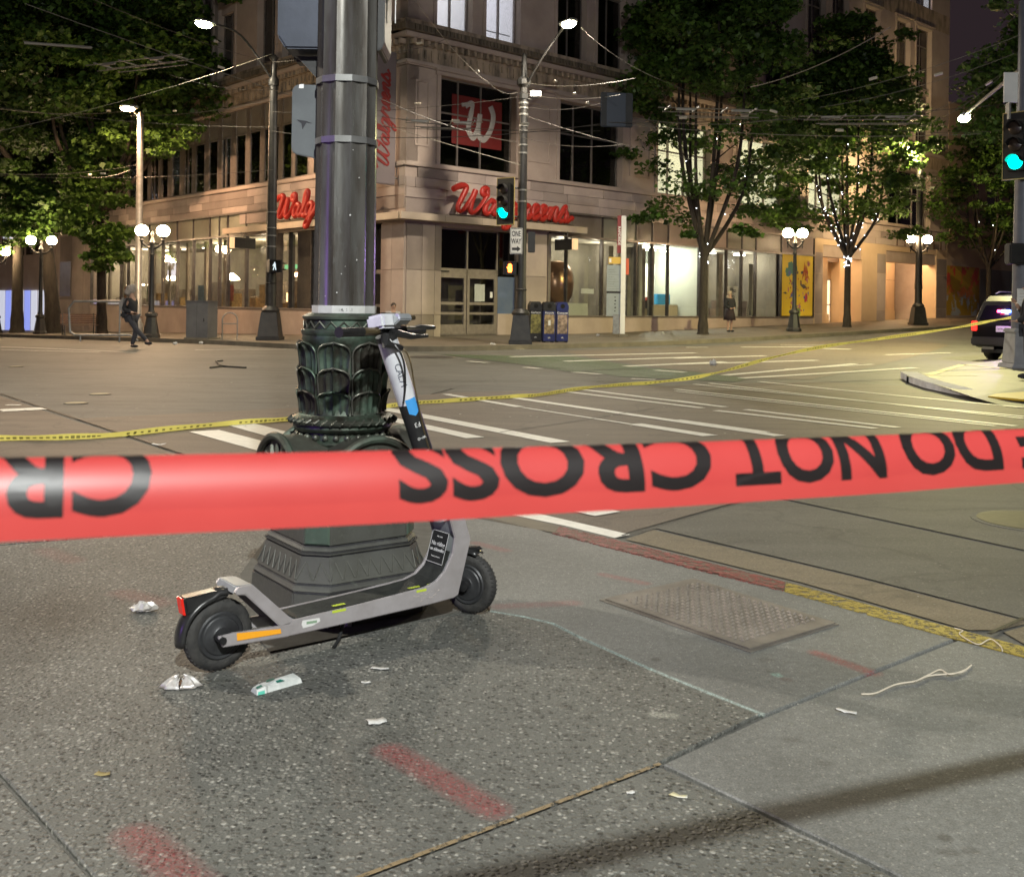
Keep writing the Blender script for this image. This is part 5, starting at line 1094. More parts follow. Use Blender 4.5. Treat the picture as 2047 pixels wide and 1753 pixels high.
# ---------------------------------------------------------------- the scooter
def scooter():
    O = GZ(430, 1335); Fw = GZ(935, 1222); d = (Fw - O); az = math.atan2(d.y, d.x)
    t = thing('kick_scooter', 'silver grey rental kick scooter parked leaning on the ornate column', 'scooter', O + Vector((.012, -.016, 0)), az)
    silver = mat('lavender_silver_paint', (.47, .44, .45), .36, .35, col2=(.38, .35, .35), nscale=9, bmp=.04, bscale=60)
    steel = mat('grey_frame_paint', (.46, .48, .50), .30, .45, col2=(.36, .38, .40), nscale=12)
    rub = mat('tyre_rubber', (.022, .022, .022), .75, col2=(.045, .043, .040), nscale=22, bmp=.4, bscale=70); pl = mat('black_plastic', (.014, .014, .015), .30, col2=(.028, .028, .028), nscale=9)
    hub = mat('hub_motor_grey', (.05, .052, .055), .45, .3, col2=(.03, .03, .032), nscale=14, bmp=.1)
    deck = mat('deck_rubber', (.018, .019, .018), .6, col2=(.035, .037, .033), nscale=25, bmp=.3, bscale=90); lime = mat('lime_sticker', (.48, .58, .05), .6); 
    def wheel(parent, loc, rz):
        w_ = MB().lathe([(.078, -.022), (.092, -.026), (.108, -.022), (.1165, -.010), (.119, 0), (.1165, .010), (.108, .022), (.092, .026), (.078, .022), (.078, -.022)], 44, cap=False).xf(Matrix.Rotation(pi / 2, 4, 'X')).build('wheel', rub, parent, sm=True, ang=60)
        w_.location = loc; w_.rotation_euler = (0, 0, rz)
        MB().lathe([(.079, -.024), (.074, -.029), (.064, -.027), (.060, -.031), (.035, -.033), (.030, -.037), (.0, -.037)], 36, cap=False).xf(Matrix.Rotation(-pi / 2, 4, 'X')).build('hub_cover', hub, w_, sm=True)
        MB().lathe([(.079, -.024), (.074, -.029), (.064, -.027), (.060, -.031), (.035, -.033), (.030, -.037), (.0, -.037)], 36, cap=False).xf(Matrix.Rotation(pi / 2, 4, 'X')).build('hub_cover', hub, w_, sm=True)
        tr = MB()
        for k in range(44):
            a = 2 * pi * k / 44; c_, s2 = math.cos(a), math.sin(a); r0 = .1175
            for sg_ in (-1, 1): tr.tube([(r0 * c_, sg_ * .004, r0 * s2), ((r0 - .004) * math.cos(a + .05), sg_ * .019, (r0 - .004) * math.sin(a + .05))], .0022, 4)
        tr.build('tread', rub, w_)
        return w_
    wheel(t, (0, 0, .119), 0)
    def yz(pts, y0, y1, name, m, bevel=.004, parent=t): return MB().side(pts, y0, y1).build(name, m, parent, bevel=bevel)
    # side frames, deck, neck
    low = [(.207, .088), (.50, .090), (.80, .094), (.915, .100), (.935, .108), (.965, .215), (.992, .315), (.955, .42), (.905, .52)]
    up = [(.845, .50), (.885, .42), (.915, .33), (.905, .27), (.87, .21), (.83, .178), (.78, .163), (.50, .148), (.235, .140)]
    yz([(.207, .088)] + low[1:] + up + [(.20, .135)], -.078, -.066, 'side_frame', silver, .003); yz([(.207, .088)] + low[1:] + up + [(.20, .135)], .066, .078, 'side_frame', silver, .003)
    lowi = [(.215, .094), (.80, .100), (.905, .106), (.925, .113), (.955, .215), (.982, .315), (.945, .42), (.895, .52)]; upi = [(.855, .50), (.893, .42), (.922, .33), (.91, .268), (.876, .205), (.833, .171), (.78, .157), (.50, .142), (.235, .134)]
    yz(lowi + upi, -.0655, .0655, 'deck_body', steel, 0)
    path = [(.25, .1365), (.50, .1445), (.70, .153), (.78, .159), (.833, .173), (.872, .203), (.897, .245), (.908, .275)]
    mb = MB()
    for i in range(len(path) - 1):
        (a, b), (c, e) = path[i], path[i + 1]; nx, nz = -(e - b), (c - a); L_ = math.hypot(nx, nz); nx, nz = nx / L_ * .004, nz / L_ * .004
        mb.add([(a, -.058, b), (c, -.058, e), (c, .058, e), (a, .058, b), (a + nx, -.058, b + nz), (c + nx, -.058, e + nz), (c + nx, .058, e + nz), (a + nx, .058, b + nz)], [(4, 5, 6, 7), (0, 1, 5, 4), (2, 3, 7, 6)])
    mb.build('deck_mat', deck, t)
    # rear arms and hoop
    for y0, y1 in ((-.078, -.066), (.066, .078)):
        yz([(-.035, .135), (-.018, .098), (.22, .088), (.235, .128), (.02, .138)], y0 - .004, y1 - .001, 'rear_arm', silver, .003)
        yz([(.022, .272), (.035, .285), (.088, .282), (.235, .140), (.215, .118), (.195, .118), (.060, .255), (.03, .258)], y0, y1, 'rear_strut', silver, .003)
    yz([(.020, .262), (.032, .286), (.090, .283), (.10, .272), (.045, .270)], -.0655, .0655, 'rear_bridge', steel, .003); yz([(.095, .277), (.24, .137), (.225, .130), (.085, .268)], -.0655, .0655, 'rear_slope', steel, 0)
    yz([(.028, .137), (.185, .121), (.188, .106), (.03, .112)], -.0845, -.083, 'amber_reflector', mat('amber_reflector', (.75, .33, .02), .3, em=(1, .4, .02), es=.06), 0)
    T([(-.02, -.09, .122), (-.02, .09, .122)], .012).build('axle', pl, t)
    # rear fender and tail light
    vs = []; n = 12
    for i in range(n + 1):
        a = R(75 + 112 * i / n); r_ = .138 + (.012 if i < 3 else 0)
        for y_, dr_ in ((-.034, -.012), (-.026, .0), (0, .006), (.026, .0), (.034, -.012)): vs.append(((r_ + dr_) * math.cos(a), y_, .119 + (r_ + dr_) * math.sin(a)))
    fd = MB().add(vs, [(i * 5 + q, i * 5 + q + 1, (i + 1) * 5 + q + 1, (i + 1) * 5 + q) for i in range(n) for q in range(4)]).build('rear_fender', pl, t, sm=True, ang=60); fd.modifiers.new('thickness', 'SOLIDIFY').thickness = .004
    yz([(-.128, .262), (.03, .272), (.03, .245), (-.08, .215), (-.118, .205)], -.026, .026, 'tail_housing', pl, .006); yz([(-.136, .262), (-.127, .262), (-.117, .205), (-.126, .206)], -.02, .02, 'tail_light', mat('red_tail_lens', (.55, .02, .012), .25, em=(1, .02, .01), es=.08), .002)
    # stem
    bas, top = Vector((.905, 0, .44)), Vector((.640, 0, 1.105)); ax = (top - bas)
    MB().tube([bas - ax * .06, bas + ax * .10, bas + ax * .16], [.048, .041, .039], 20).build('neck', steel, t, sm=True)
    MB().tube([bas + ax * .16, bas + ax * .615], .0375, 20).build('black_stem_wrap', pl, t, sm=True); wt = mat('white_stem_wrap', (.72, .73, .76), .35, .1, col2=(.58, .59, .62), nscale=12)
    MB().tube([bas + ax * .6151, bas + ax * .97], .0385, 20).build('white_stem_wrap', wt, t, sm=True); MB().tube([bas + ax * .971, bas + ax * 1.0], .041, 20).build('stem_collar', pl, t, sm=True)
    rotS = ax.to_track_quat('Z', 'Y').to_matrix().to_4x4(); 
    def on_stem(f, angd, body, size, m, ver=True):
        # text on the stem surface, facing outwards at an azimuth angle in the scooter frame
        a = R(angd); e3 = ax.normalized(); n_ = Vector((math.cos(a), math.sin(a), 0)); n_ = (n_ - e3 * n_.dot(e3)).normalized(); e1 = (-e3) if ver else e3.cross(n_) * -1; e2 = n_.cross(e1)
        mt = Matrix((e1, e2, n_)).transposed().to_4x4(); mt.translation = bas + ax * f + n_ * .0392; text('lettering', body, size, (0, 0, 0), (0, 0, 0), m, t, .0004, mtx=mt)
    view = -100
    on_stem(.78, view - 14, 'CAL71', .034, mat('marker_ink', (.10, .11, .14), .5)); on_stem(.42, view - 8, 'w-o', .022, M['white'], False); on_stem(.50, view - 8, 'F3', .026, M['white'], False); on_stem(.33, view - 4, '2', .045, M['white'], False)
    e3 = ax.normalized(); mbp = MB(); vs = []
    for i in range(7):
        a = R(view - 34 + 68 * i / 6); n_ = Vector((math.cos(a), math.sin(a), 0)); n_ = (n_ - e3 * n_.dot(e3)).normalized()
        for f in (.548 + .02 * abs(i - 3) / 3, .645): vs.append(bas + ax * f + n_ * .0392)
    mbp.add(vs, [(2 * i, 2 * i + 2, 2 * i + 3, 2 * i + 1) for i in range(6)]).build('blue_sticker', mat('blue_sticker', (.06, .32, .72), .4), t, sm=True, ang=60)
    # neck label facing the rider: black panel and print
    q0, q1 = Vector((.885, 0, .215)), Vector((.921, 0, .345)); e2 = (q1 - q0).normalized(); nn = Vector((-e2.z, 0, e2.x)); e1 = Vector((0, -1, 0))
    mt = Matrix((e1, e2, nn)).transposed().to_4x4(); mt.translation = (q0 + q1) / 2 + nn * .012
    lb = B(-.052, .052, -.060, .060, 0, .0015).build('black_label', pl, t); lb.matrix_basis = mt
    lb2 = MB()
    for q in ((-.052, .052, -.061, -.059), (-.052, .052, .059, .061), (-.053, -.051, -.06, .06), (.051, .053, -.06, .06)): lb2.box(*q, .0016, .0022)
    lb2.build('label_border', M['white'], lb)
    for bd_, sz, y_ in (('No riding', .022, .012), ('on sidewalks', .0175, -.010), ('Ride safely', .008, .040), ('Respect pedestrians', .007, -.036)): text('lettering', bd_, sz, (0, y_, .0018), (0, 0, 0), M['white'], lb, .0002, bold=.0004 if sz > .01 else 0)
    # stickers and scuffs on the frame
    MB().side([(.27, .133), (.335, .130), (.338, .118), (.31, .108), (.272, .106), (.266, .12)], -.0792, -.0785).build('paper_sticker', M['white'], t); MB().side([(.285, .126), (.325, .124), (.325, .116), (.285, .117)], -.0797, -.0793).build('green_print', mat('green_print', (.22, .33, .22), .6), t)
    for x_, w_ in ((.40, .05), (.72, .05), (.80, .03)): B(x_, x_ + w_, -.060, -.046, .1535 + (x_ - .4) * .03, .1545 + (x_ - .4) * .03).build('lime_sticker', lime, t); 
    for x_, w_ in ((.385, .055), (.74, .045)): B(x_, x_ + w_, -.0792, -.0785, .137 + (x_ - .4) * .036, .146 + (x_ - .4) * .036).build('lime_sticker', lime, t)
    sc_ = MB(); rq = random.Random(3)
    for k in range(26): x_ = .72 + rq.random() * .12; z_ = .112 + rq.random() * .032; sc_.side([(x_, z_), (x_ + .012 * rq.random() + .004, z_ + .002), (x_ + .008, z_ + .004)], -.0792 - k * .00002, -.0785)
    sc_.build('scuffed_print', mat('scuffed_paint', (.45, .40, .37), .7), t)
    # kick stand
    T([(.50, .02, .09), (.44, -.03, .02), (.41, -.05, .004)], .007).build('kick_stand', pl, t)
    # front fork and wheel, turned across
    sa = R(-30) - az                                                 # steering direction in the scooter frame
    fx = thing('front_assembly', None, None); fx.parent = t; fx.location = (1.05, 0, 0); fx.rotation_euler = (0, 0, sa)
    wheel(fx, (0, 0, .119), 0)
    for sg_ in (-1, 1):
        MB().tube(catmull([(-.075, sg_ * .030, .40), (-.085, sg_ * .040, .30), (-.075, sg_ * .046, .235), (-.035, sg_ * .046, .16), (.0, sg_ * .044, .119)], 6), [.016] * 12 + [.019] * 6 + [.016] * 7, 10).build('fork_leg', pl, fx, sm=True)
        MB().lathe([(.024, 0), (.022, .010), (.010, .014)], 16).xf(Matrix.Translation((0, sg_ * .046, .119)) @ Matrix.Rotation(-sg_ * pi / 2, 4, 'X')).build('axle_cap', pl, fx, sm=True)
    vs = []; n = 8
    for i in range(n + 1):
        a = R(70 + 95 * i / n); r_ = .134
        for y_, dr_ in ((-.030, -.010), (-.022, .0), (0, .005), (.022, .0), (.030, -.010)): vs.append(((r_ + dr_) * math.cos(a), y_, .119 + (r_ + dr_) * math.sin(a)))
    f2 = MB().add(vs, [(i * 5 + q, i * 5 + q + 1, (i + 1) * 5 + q + 1, (i + 1) * 5 + q) for i in range(n) for q in range(4)]).build('front_fender', pl, fx, sm=True, ang=60); f2.modifiers.new('thickness', 'SOLIDIFY').thickness = .004
    MB().side([(-.01, .262), (.035, .268), (.05, .258), (.02, .25), (-.01, .25)], -.012, .012).build('fender_clip', pl, fx)
    # handlebar
    hz = 1.118; ha = R(60) - az; e = Vector((math.cos(ha), math.sin(ha), 0)); f_ = Vector((-e.y, e.x, 0)); c = Vector((.625, 0, hz))
    T([c - e * .23, c + e * .24], .0125, 12).build('handlebar', pl, t, sm=True)
    gold = mat('worn_grip', (.16, .12, .06), .3, .5, col2=(.08, .06, .035), nscale=18)
    for s0, s1 in ((-.25, -.12), (.13, .26)):
        MB().tube([c + e * s0, c + e * (s0 + .004), c + e * s1], [.020, .0175, .0175], 14).build('grip', M['black'], t, sm=True)
    T([c - e * .115, c - e * .03], .0150, 12).build('bar_sleeve', gold, t, sm=True); T([c + e * .06 + Vector((0, 0, .035)), c + e * .20 + Vector((0, 0, .05))], .009, 10).build('bar_sleeve', gold, t, sm=True)
    MB().tube([c + e * .02 - f_ * .02, c + e * .12 - f_ * .045 + Vector((0, 0, -.02)), c + e * .22 - f_ * .05 + Vector((0, 0, -.02))], [.016, .012, .007], 8).build('brake_lever', pl, t, sm=True)
    MB().tube([c - e * .02 - f_ * .03 + Vector((0, 0, -.02)), c - e * .05 - f_ * .05 + Vector((0, 0, -.045)), c + e * .04 - f_ * .06 + Vector((0, 0, -.06))], [.020, .016, .010], 8).build('throttle', pl, t, sm=True)
    MB().tube([c + e * .1 + Vector((0, 0, -.01)), c + e * .24 + Vector((0, 0, .012)), c + e * .34 + Vector((0, 0, .01))], [.014, .012, .008], 8).build('brake_lever', pl, t, sm=True)
    hd = thing('head_unit', None, None); hd.parent = t; hd.location = c + Vector((-.005, 0, .018)); hd.rotation_euler = (R(0), R(-12), ha - pi / 2)
    MB().box(-.040, .040, -.038, .085, -.012, .042).build('display_case', wt, hd, bevel=.010); B(-.030, .030, -.02, .06, .0425, .045).build('display', M['black'], hd); MB().side([(.042, -.005), (.075, .012), (.07, .035), (.042, .038)], .02, .10).build('lamp_case', steel, hd, bevel=.004)
    for pts, r_ in (([(.62, -.04, 1.10), (.66, -.08, 1.03), (.69, -.06, .93), (.70, -.034, .85)], .004), ([(.63, .02, 1.09), (.70, -.05, 1.04), (.745, -.045, .90), (.79, -.037, .75), (.86, -.04, .55), (.905, -.05, .40)], .0035)): T(catmull(pts, 6), r_, 6).build('cable', gold if r_ == .0035 else pl, t, sm=True)
scooter()

# ---------------------------------------------------------------- trees
def leafmat(name, c1, c2, trans=.35):
    m = bpy.data.materials.new(name); m.use_nodes = True; nt = m.node_tree; p = nt.nodes['Principled BSDF']; out = nt.nodes['Material Output']
    geo = nt.nodes.new('ShaderNodeNewGeometry'); c = ramp(nt, geo.outputs['Random Per Island'], [(0, c1), (.6, c2), (1, tuple(x * 1.5 for x in c2))])
    nt.links.new(c, p.inputs['Base Color']); p.inputs['Roughness'].default_value = .5
    tr = N(nt, 'ShaderNodeBsdfTranslucent'); nt.links.new(c, tr.inputs[0]); mx = N(nt, 'ShaderNodeMixShader'); mx.inputs[0].default_value = trans
    nt.links.new(p.outputs[0], mx.inputs[1]); nt.links.new(tr.outputs[0], mx.inputs[2]); nt.links.new(mx.outputs[0], out.inputs[0]); return m
LEAF = leafmat('maple_leaf', (.026, .06, .013), (.085, .165, .028)); fairyM = emit('fairy_bulb', (.85, .92, 1), 14)
def leaves_mesh(name, centers, radii, per, size):
    n = len(centers) * per; c = np.repeat(np.array(centers), per, axis=0); rr = np.repeat(np.array(radii), per, axis=0)
    u_ = rng.normal(size=(n, 3)); u_ /= np.linalg.norm(u_, axis=1)[:, None]; q = rng.random(n) ** .45
    c = c + u_ * rr * q[:, None]; c[:, 2] -= .12 * (np.abs(u_[:, 0]) + np.abs(u_[:, 1])) * rr[:, 0] * q
    nrm = rng.normal(size=(n, 3)) * .55 + np.array([0, 0, 1.0]); nrm /= np.linalg.norm(nrm, axis=1)[:, None]
    a = rng.normal(size=(n, 3)); a -= nrm * (a * nrm).sum(1)[:, None]; a /= np.linalg.norm(a, axis=1)[:, None]; b = np.cross(nrm, a)
    s = size * (.6 + .8 * rng.random(n))[:, None]; droop = np.array([0, 0, -1.0]) * s * .25
    v = np.empty((n, 6, 3)); v[:, 0] = c - a * s * .55; v[:, 1] = c - a * s * .05 + b * s * .52 + droop; v[:, 2] = c + a * s * .22 + b * s * .30; v[:, 3] = c + a * s * .62 + droop * .6; v[:, 4] = c + a * s * .22 - b * s * .30; v[:, 5] = c - a * s * .05 - b * s * .52 + droop
    me = bpy.data.meshes.new(name); me.vertices.add(n * 6); me.vertices.foreach_set('co', v.reshape(-1)); me.loops.add(n * 6); me.loops.foreach_set('vertex_index', np.arange(n * 6, dtype=np.int32))
    me.polygons.add(n); me.polygons.foreach_set('loop_start', np.arange(n, dtype=np.int32) * 6); me.polygons.foreach_set('loop_total', np.full(n, 6, dtype=np.int32)); me.update(calc_edges=True); me.materials.append(LEAF); return me
def tree(P, label, trunk, fork, limbs, crown, tuft, ntuft, per, size, fairy=0, seed=1, r0=.2, lean=(0, 0), low=(), bare=0.0):
    """trunk: height of fork; limbs: number; crown: (cx, cy, z0, z1, radius) relative to P"""
    rd = random.Random(seed); t = thing('street_tree', label, 'tree', P, 0, 'maple street trees')
    F_ = Vector((lean[0], lean[1], fork)); tr = MB(); path = catmull([(0, 0, -.05), (lean[0] * .25, lean[1] * .2, fork * .35), (lean[0] * .7, lean[1] * .6, fork * .75), F_], 5)
    tr.tube(path, [r0 * (1.45 if i == 0 else (1.15 if i < 3 else 1.0 - .25 * i / len(path))) for i in range(len(path))], 12)
    cx, cy, z0, z1, cr = crown; H_ = z1 - z0; ends = []; fb_pts = []
    tr.build('trunk', M['bark'], t, sm=True, ang=60)
    for k in range(limbs):
        a = 2 * pi * (k + rd.random() * .5) / limbs; h = .3 + .7 * ((k * .618) % 1); 
        e = Vector((cx + cr * .75 * math.cos(a) * (1.15 - .75 * h), cy + cr * .75 * math.sin(a) * (1.15 - .75 * h), z0 + H_ * (.12 + .8 * h)))
        m_ = F_.lerp(e, .4) + Vector((math.cos(a) * .12 * cr, math.sin(a) * .12 * cr, -.02 * H_)); lp = catmull([F_ - Vector((0, 0, .25)), m_, F_.lerp(e, .75) + Vector((0, 0, .05 * H_)), e], 5)
        br_ = MB().tube(lp, [max(.012, r0 * .55 * (1 - i / len(lp))) for i in range(len(lp))], 7); fb_pts += [lp[q_].lerp(lp[q_ + 1], rd.random()) for q_ in range(7) for _ in range(3)]
        for q in range(4):
            s0 = lp[4 + q * 3]; a2 = a + rd.uniform(-1.3, 1.3); e2 = s0 + Vector((math.cos(a2), math.sin(a2), rd.uniform(.0, .7))) * cr * rd.uniform(.3, .6); br_.tube(catmull([s0, s0.lerp(e2, .5) + Vector((0, 0, .1)), e2], 3), [.04, .03, .025, .02, .016, .012, .008], 5); ends.append(e2)
        br_.build('branch', M['bark'], t, sm=True, ang=60); ends.append(e); ends.append(lp[-4])
    cs = []; rs = []
    for i in range(ntuft):
        if i < len(ends): c = ends[i]
        else:
            while True:
                w_ = rd.random(); z = z0 + H_ * w_; prof = (math.sin(pi * min(1, (w_ + .10)) ** .75) ** .6) if w_ < .97 else .3
                a = rd.random() * 2 * pi; q = cr * prof * (rd.random() ** .4); c = Vector((cx + q * math.cos(a), cy + q * math.sin(a), z))
                nz = math.sin(c.x * 1.9 + seed) * math.sin(c.y * 1.7 + 2 * seed) * math.sin(c.z * 2.1 + seed)
                if w_ < .5 and rd.random() < bare * (1.25 - w_): continue
                if nz > -.35: break
        r_ = tuft * rd.uniform(.6, 1.25); cs.append(tuple(c)); rs.append((r_, r_, r_ * .42))
    for (dx, dy, z, r_) in low: cs.append((dx, dy, z)); rs.append((r_, r_, r_ * .35))
    me = leaves_mesh('crown', cs, rs, per, size); o = bpy.data.objects.new('crown', me); COL.objects.link(o); o.parent = t
    if fairy:
        mb = MB()
        for k in range(fairy):
            if rd.random() < .12: z_ = fork * rd.uniform(.78, 1.0); i_ = min(len(path) - 2, int(z_ / fork * (len(path) - 1))); p = path[i_].lerp(path[i_ + 1], rd.random()); rr_ = r0 * .95
            else: p = rd.choice(fb_pts); rr_ = r0 * .35
            a = rd.random() * 2 * pi; p = p + Vector((math.cos(a) * rr_, math.sin(a) * rr_, rd.uniform(-.25, .25))); mb.ball(p, .0125, 5, 4)
        f_ = thing('string_lights', 'tiny white lights wound round the limbs ' + ('of the tall dark tree' if seed == 11 else 'of the bright green tree' if seed == 23 else 'of the small airy tree'), 'string lights', P); mb.build('bulbs', fairyM, f_)
    return t
tA = onwalk(1405, 668); tB = onwalk(1693, 654)
tree(tA, 'tall dark maple street tree beside the standing person in the skirt', 1, 3.3, 8, (.2, 0, 4.8, 19, 3.8), .9, 480, 110, .18, 26, 11, .19, bare=.75, low=[(-2.6, .3, 4.7, .6), (-2.0, .2, 4.9, .6), (1.9, .2, 4.2, .55), (1.5, 0, 4.35, .5), (-.6, 0, 4.1, .4)])
tree(tB, 'bright green maple street tree between the two lamp posts', 1, 3.5, 9, (-.1, 0, 4.8, 14.5, 4.1), .85, 300, 100, .19, 200, 23, .17, bare=.75, low=[(3.2, 0, 4.7, .8), (2.4, -.3, 4.5, .8), (-3.4, 0, 5.2, .7), (-2.2, .2, 4.7, .6)])
tCz = AT(1976, 610, 58); tC = Vector((tCz.x, tCz.y, .72)); tree(tC, 'small airy maple street tree behind the parked police vehicle', 1, 3.2, 7, (.1, 0, 4.4, 11.5, 3.2), .8, 120, 85, .18, 14, 31, .15, bare=.5)
tD = AT(2150, 700, 36); tree(Vector((tD.x, tD.y, .1)), 'leafy maple street tree reaching in at the top right corner', 1, 4, 6, (-1.2, 0, 7, 12, 3.0), .8, 110, 90, .16, 0, 37, .18)
T1 = onwalk(203, 668); T2 = onwalk(108, 666); T3 = onwalk(34, 665); rq = random.Random(12)
def rel(P, pts, Y, r_=.7): return [(*(AT(x, y, Y + rq.uniform(-.6, .6)) - P), r_ * rq.uniform(.8, 1.2)) for x, y in pts]
low1 = rel(T1, [(305, 232), (330, 262), (358, 240), (372, 268), (345, 285), (318, 300), (385, 250), (296, 268)], 43.2, .62) + rel(T1, [(232, 245), (214, 262), (238, 275)], 43, .5)
low1 += rel(T1, [(rq.uniform(140, 250), rq.uniform(260, 470)) for _ in range(46)], 45.5, .75) + rel(T1, [(rq.uniform(165, 245), rq.uniform(470, 540)) for _ in range(12)], 45.5, .6)
tree(T1, 'slim maple street tree behind the metal railing whose twigs frame the amber lamp', 1, 5.6, 8, (1.3, -3.0, 9.4, 17.5, 5.4), 1.0, 330, 100, .21, 0, 41, .22, low=low1, lean=(-.15, 0))
low2 = rel(T2, [(rq.uniform(0, 130), rq.uniform(330, 470)) for _ in range(40)], 51, .85)
tree(T2, 'thick maple street tree with a leaning trunk beside the bench', 1, 7.5, 8, (.4, -3.0, 7.8, 18, 5.4), 1.1, 360, 95, .23, 0, 43, .36, lean=(-.9, 0), low=low2)
tree(T3, 'street tree with a straight trunk at the far left edge', 1, 6.5, 6, (-.6, -1.0, 6.5, 16, 4.6), 1.0, 200, 90, .23, 0, 47, .30, low=rel(T3, [(rq.uniform(-40, 60), rq.uniform(400, 500)) for _ in range(12)], 54, .8))

# ---------------------------------------------------------------- street furniture on the far pavement
def bins():
    for i, (x, y, lb, body, ps, word) in enumerate(((1068, 683, 'black litter bin, leftmost of the three beside the signal pole', M['black'], (.20, .18, .05), 'Garbage'), (1095, 684, 'middle litter bin with black top and tan picture panel', M['black'], (.28, .21, .12), 'Recycle'), (1121, 684, 'blue litter bin, rightmost of the three beside the signal pole', M['blue'], (.27, .20, .15), 'Compost'))):
        P = onwalk(x, y); t = thing('litter_bin', lb, 'litter bin', P, R(8), 'litter bins by the signal pole')
        B(-.20, .20, -.25, .25, .03, 1.02).build('body', body if i != 1 else M['blue'], t, bevel=.015)
        MB().side([(-.205, 1.021), (.205, 1.021), (.205, 1.2), (.14, 1.32), (-.14, 1.32), (-.205, 1.2)], -.255, .255).build('hood', body, t, bevel=.01)
        MB().lathe([(.07, 0), (.075, .004)], 16).xf(Matrix.Translation((0, -.257, 1.18)) @ Matrix.Rotation(pi / 2, 4, 'X')).build('opening', mat('bin_hole', (.005, .005, .005), .9), t)
        pm, nt, p = new('bin_picture'); cv = coord(nt); nt.links.new(ramp(nt, noise(nt, cv, 7, 5, .7), [(.35, tuple(c * .3 for c in ps)), (.5, ps), (.62, tuple(min(1, c * 1.8) for c in ps))]), p.inputs['Base Color'])
        B(-.165, .165, -.254, -.251, .28, .90).build('picture_panel', pm, t); sign_text(t, word, .095, (0, -.2525, .96), M['white'], bold=.002); B(-.04, .04, -.2575, -.2545, .55, .72).build('sticker', M['white'], t) if i == 1 else None
        sign_text(t, '#K', .07, (0, -.2525, .15), M['white'])
        for q in (-.15, .15): B(q - .03, q + .03, -.2, .2, 0, .029).build('foot', M['black'], t)
bins()
cb = thing('utility_cabinet', 'grey street utility cabinet standing between the lamp post and bike rack', 'cabinet', onwalk(403, 678), R(-12)); B(-.40, .40, -.35, .35, .06, 1.28).build('body', M['box'], cb, bevel=.012); B(-.42, .42, -.37, .37, 1.281, 1.31).build('lid', M['box'], cb, bevel=.006)
B(-.45, .5, -.4, .4, 0, .059).build('plinth', M['kerb'], cb, bevel=.01); B(.25, .28, -.365, -.351, .6, .72).build('handle', M['black'], cb); B(.0, .006, -.353, -.351, .1, 1.25).build('door_gap', M['black'], cb)
rk = thing('bike_rack', 'steel hoop bike rack beside the grey utility cabinet', 'bike rack', onwalk(459, 679), R(20))
MB().tube([(-.24, 0, 0), (-.24, 0, .65)] + [(-.24 * math.cos(pi * k / 10), 0, .65 + .24 * math.sin(pi * k / 10)) for k in range(1, 10)] + [(.24, 0, .65), (.24, 0, 0)], .022, 8).build('hoop', M['galv'], rk, sm=True); T([(-.24, 0, .52), (.24, 0, .52)], .018).build('crossbar', M['galv'], rk)
for q in (-.24, .24): MB().lathe([(.05, 0), (.05, .01)], 10).build('foot_plate', M['galv'], rk, loc=(q, 0, 0))
rl = thing('tubular_railing', 'bent steel tube railing beside the walking person', 'railing', onwalk(208, 684), ANG - pi / 2 + R(50))
MB().tube([(-1.0, 0, .3), (-1.05, 0, 1.0), (-.9, 0, 1.2), (.6, 0, 1.22), (.85, 0, 1.1)], .035, 8).build('top_rail', M['galv'], rl, sm=True); MB().tube([(-1.0, 0, .3), (-.85, 0, .2), (.75, 0, .22), (1.0, 0, .05)], .035, 8).build('lower_rail', M['galv'], rl, sm=True)
for q in (-.7, .45): T([(q, 0, 0), (q, 0, 1.2 if q > 0 else .2)], .025).build('post', M['galv'], rl)
bn_ = thing('park_bench', 'brown slatted bench by the leaning tree trunk', 'bench', onwalk(158, 670), R(35))
for k in range(5): B(-.75, .75, .18 + .05 * k * .3, .20 + .05 * k * .3, .50 + .09 * k, .57 + .09 * k).build('slat', M['wood'], bn_)
for k in range(4): B(-.75, .75, -.30 + .11 * k, -.21 + .11 * k, .43, .455).build('slat', M['wood'], bn_)
for q in (-.65, .65): MB().side([(0, 0)] * 0 + [(-.30, 0), (-.25, 0), (-.22, .42), (.15, .42), (.2, 0), (.25, 0), (.20, .45), (.28, .95), (.24, .96), (.14, .46), (-.28, .46)], q - .02, q + .02).xf(Matrix.Rotation(0, 4, 'Z')).xf(Matrix(((0, 1, 0, 0), (1, 0, 0, 0), (0, 0, 1, 0), (0, 0, 0, 1)))).build('leg', M['black'], bn_)
# bus stop totem
tt_ = thing('bus_stop_totem', 'slim white and dark red bus stop totem with timetable panel beside the tree', 'bus stop sign', onwalk(1238, 674), R(-4))
B(.02, .20, -.09, .09, .12, 4.55).build('white_blade', M['white'], tt_, bevel=.01); B(-.13, .018, -.06, .06, 3.15, 4.56).build('red_blade', mat('dark_red_panel', (.20, .02, .02), .5), tt_); B(-.02, .3, -.2, .2, 0, .119).build('foot', M['kerb'], tt_)
B(-.25, .0, -.05, .05, .12, .85).build('support', M['galv'], tt_)
text('lettering', 'RAPIDRIDE', .145, (-.055, -.062, 3.80), (pi / 2, R(90), 0), M['white'], tt_, .001, bold=.003); B(-.44, .018, -.04, .04, 2.75, 3.0).build('amber_header', mat('amber_panel', (.40, .26, .04), .5, em=(1, .6, .1), es=.08), tt_); B(-.42, -.34, -.043, -.0405, 2.80, 2.95).build('bus_symbol', M['white'], tt_)
B(-.50, .018, -.035, .035, 1.72, 2.70).build('timetable_panel', mat('timetable_panel', (.26, .29, .29), .35, col2=(.22, .25, .25), nscale=3), tt_); B(-.50, .018, -.04, .04, 1.64, 1.715).build('black_strip', M['black'], tt_); B(-.50, .018, -.035, .035, .78, 1.635).build('timetable_panel', bpy.data.materials['timetable_panel'], tt_)
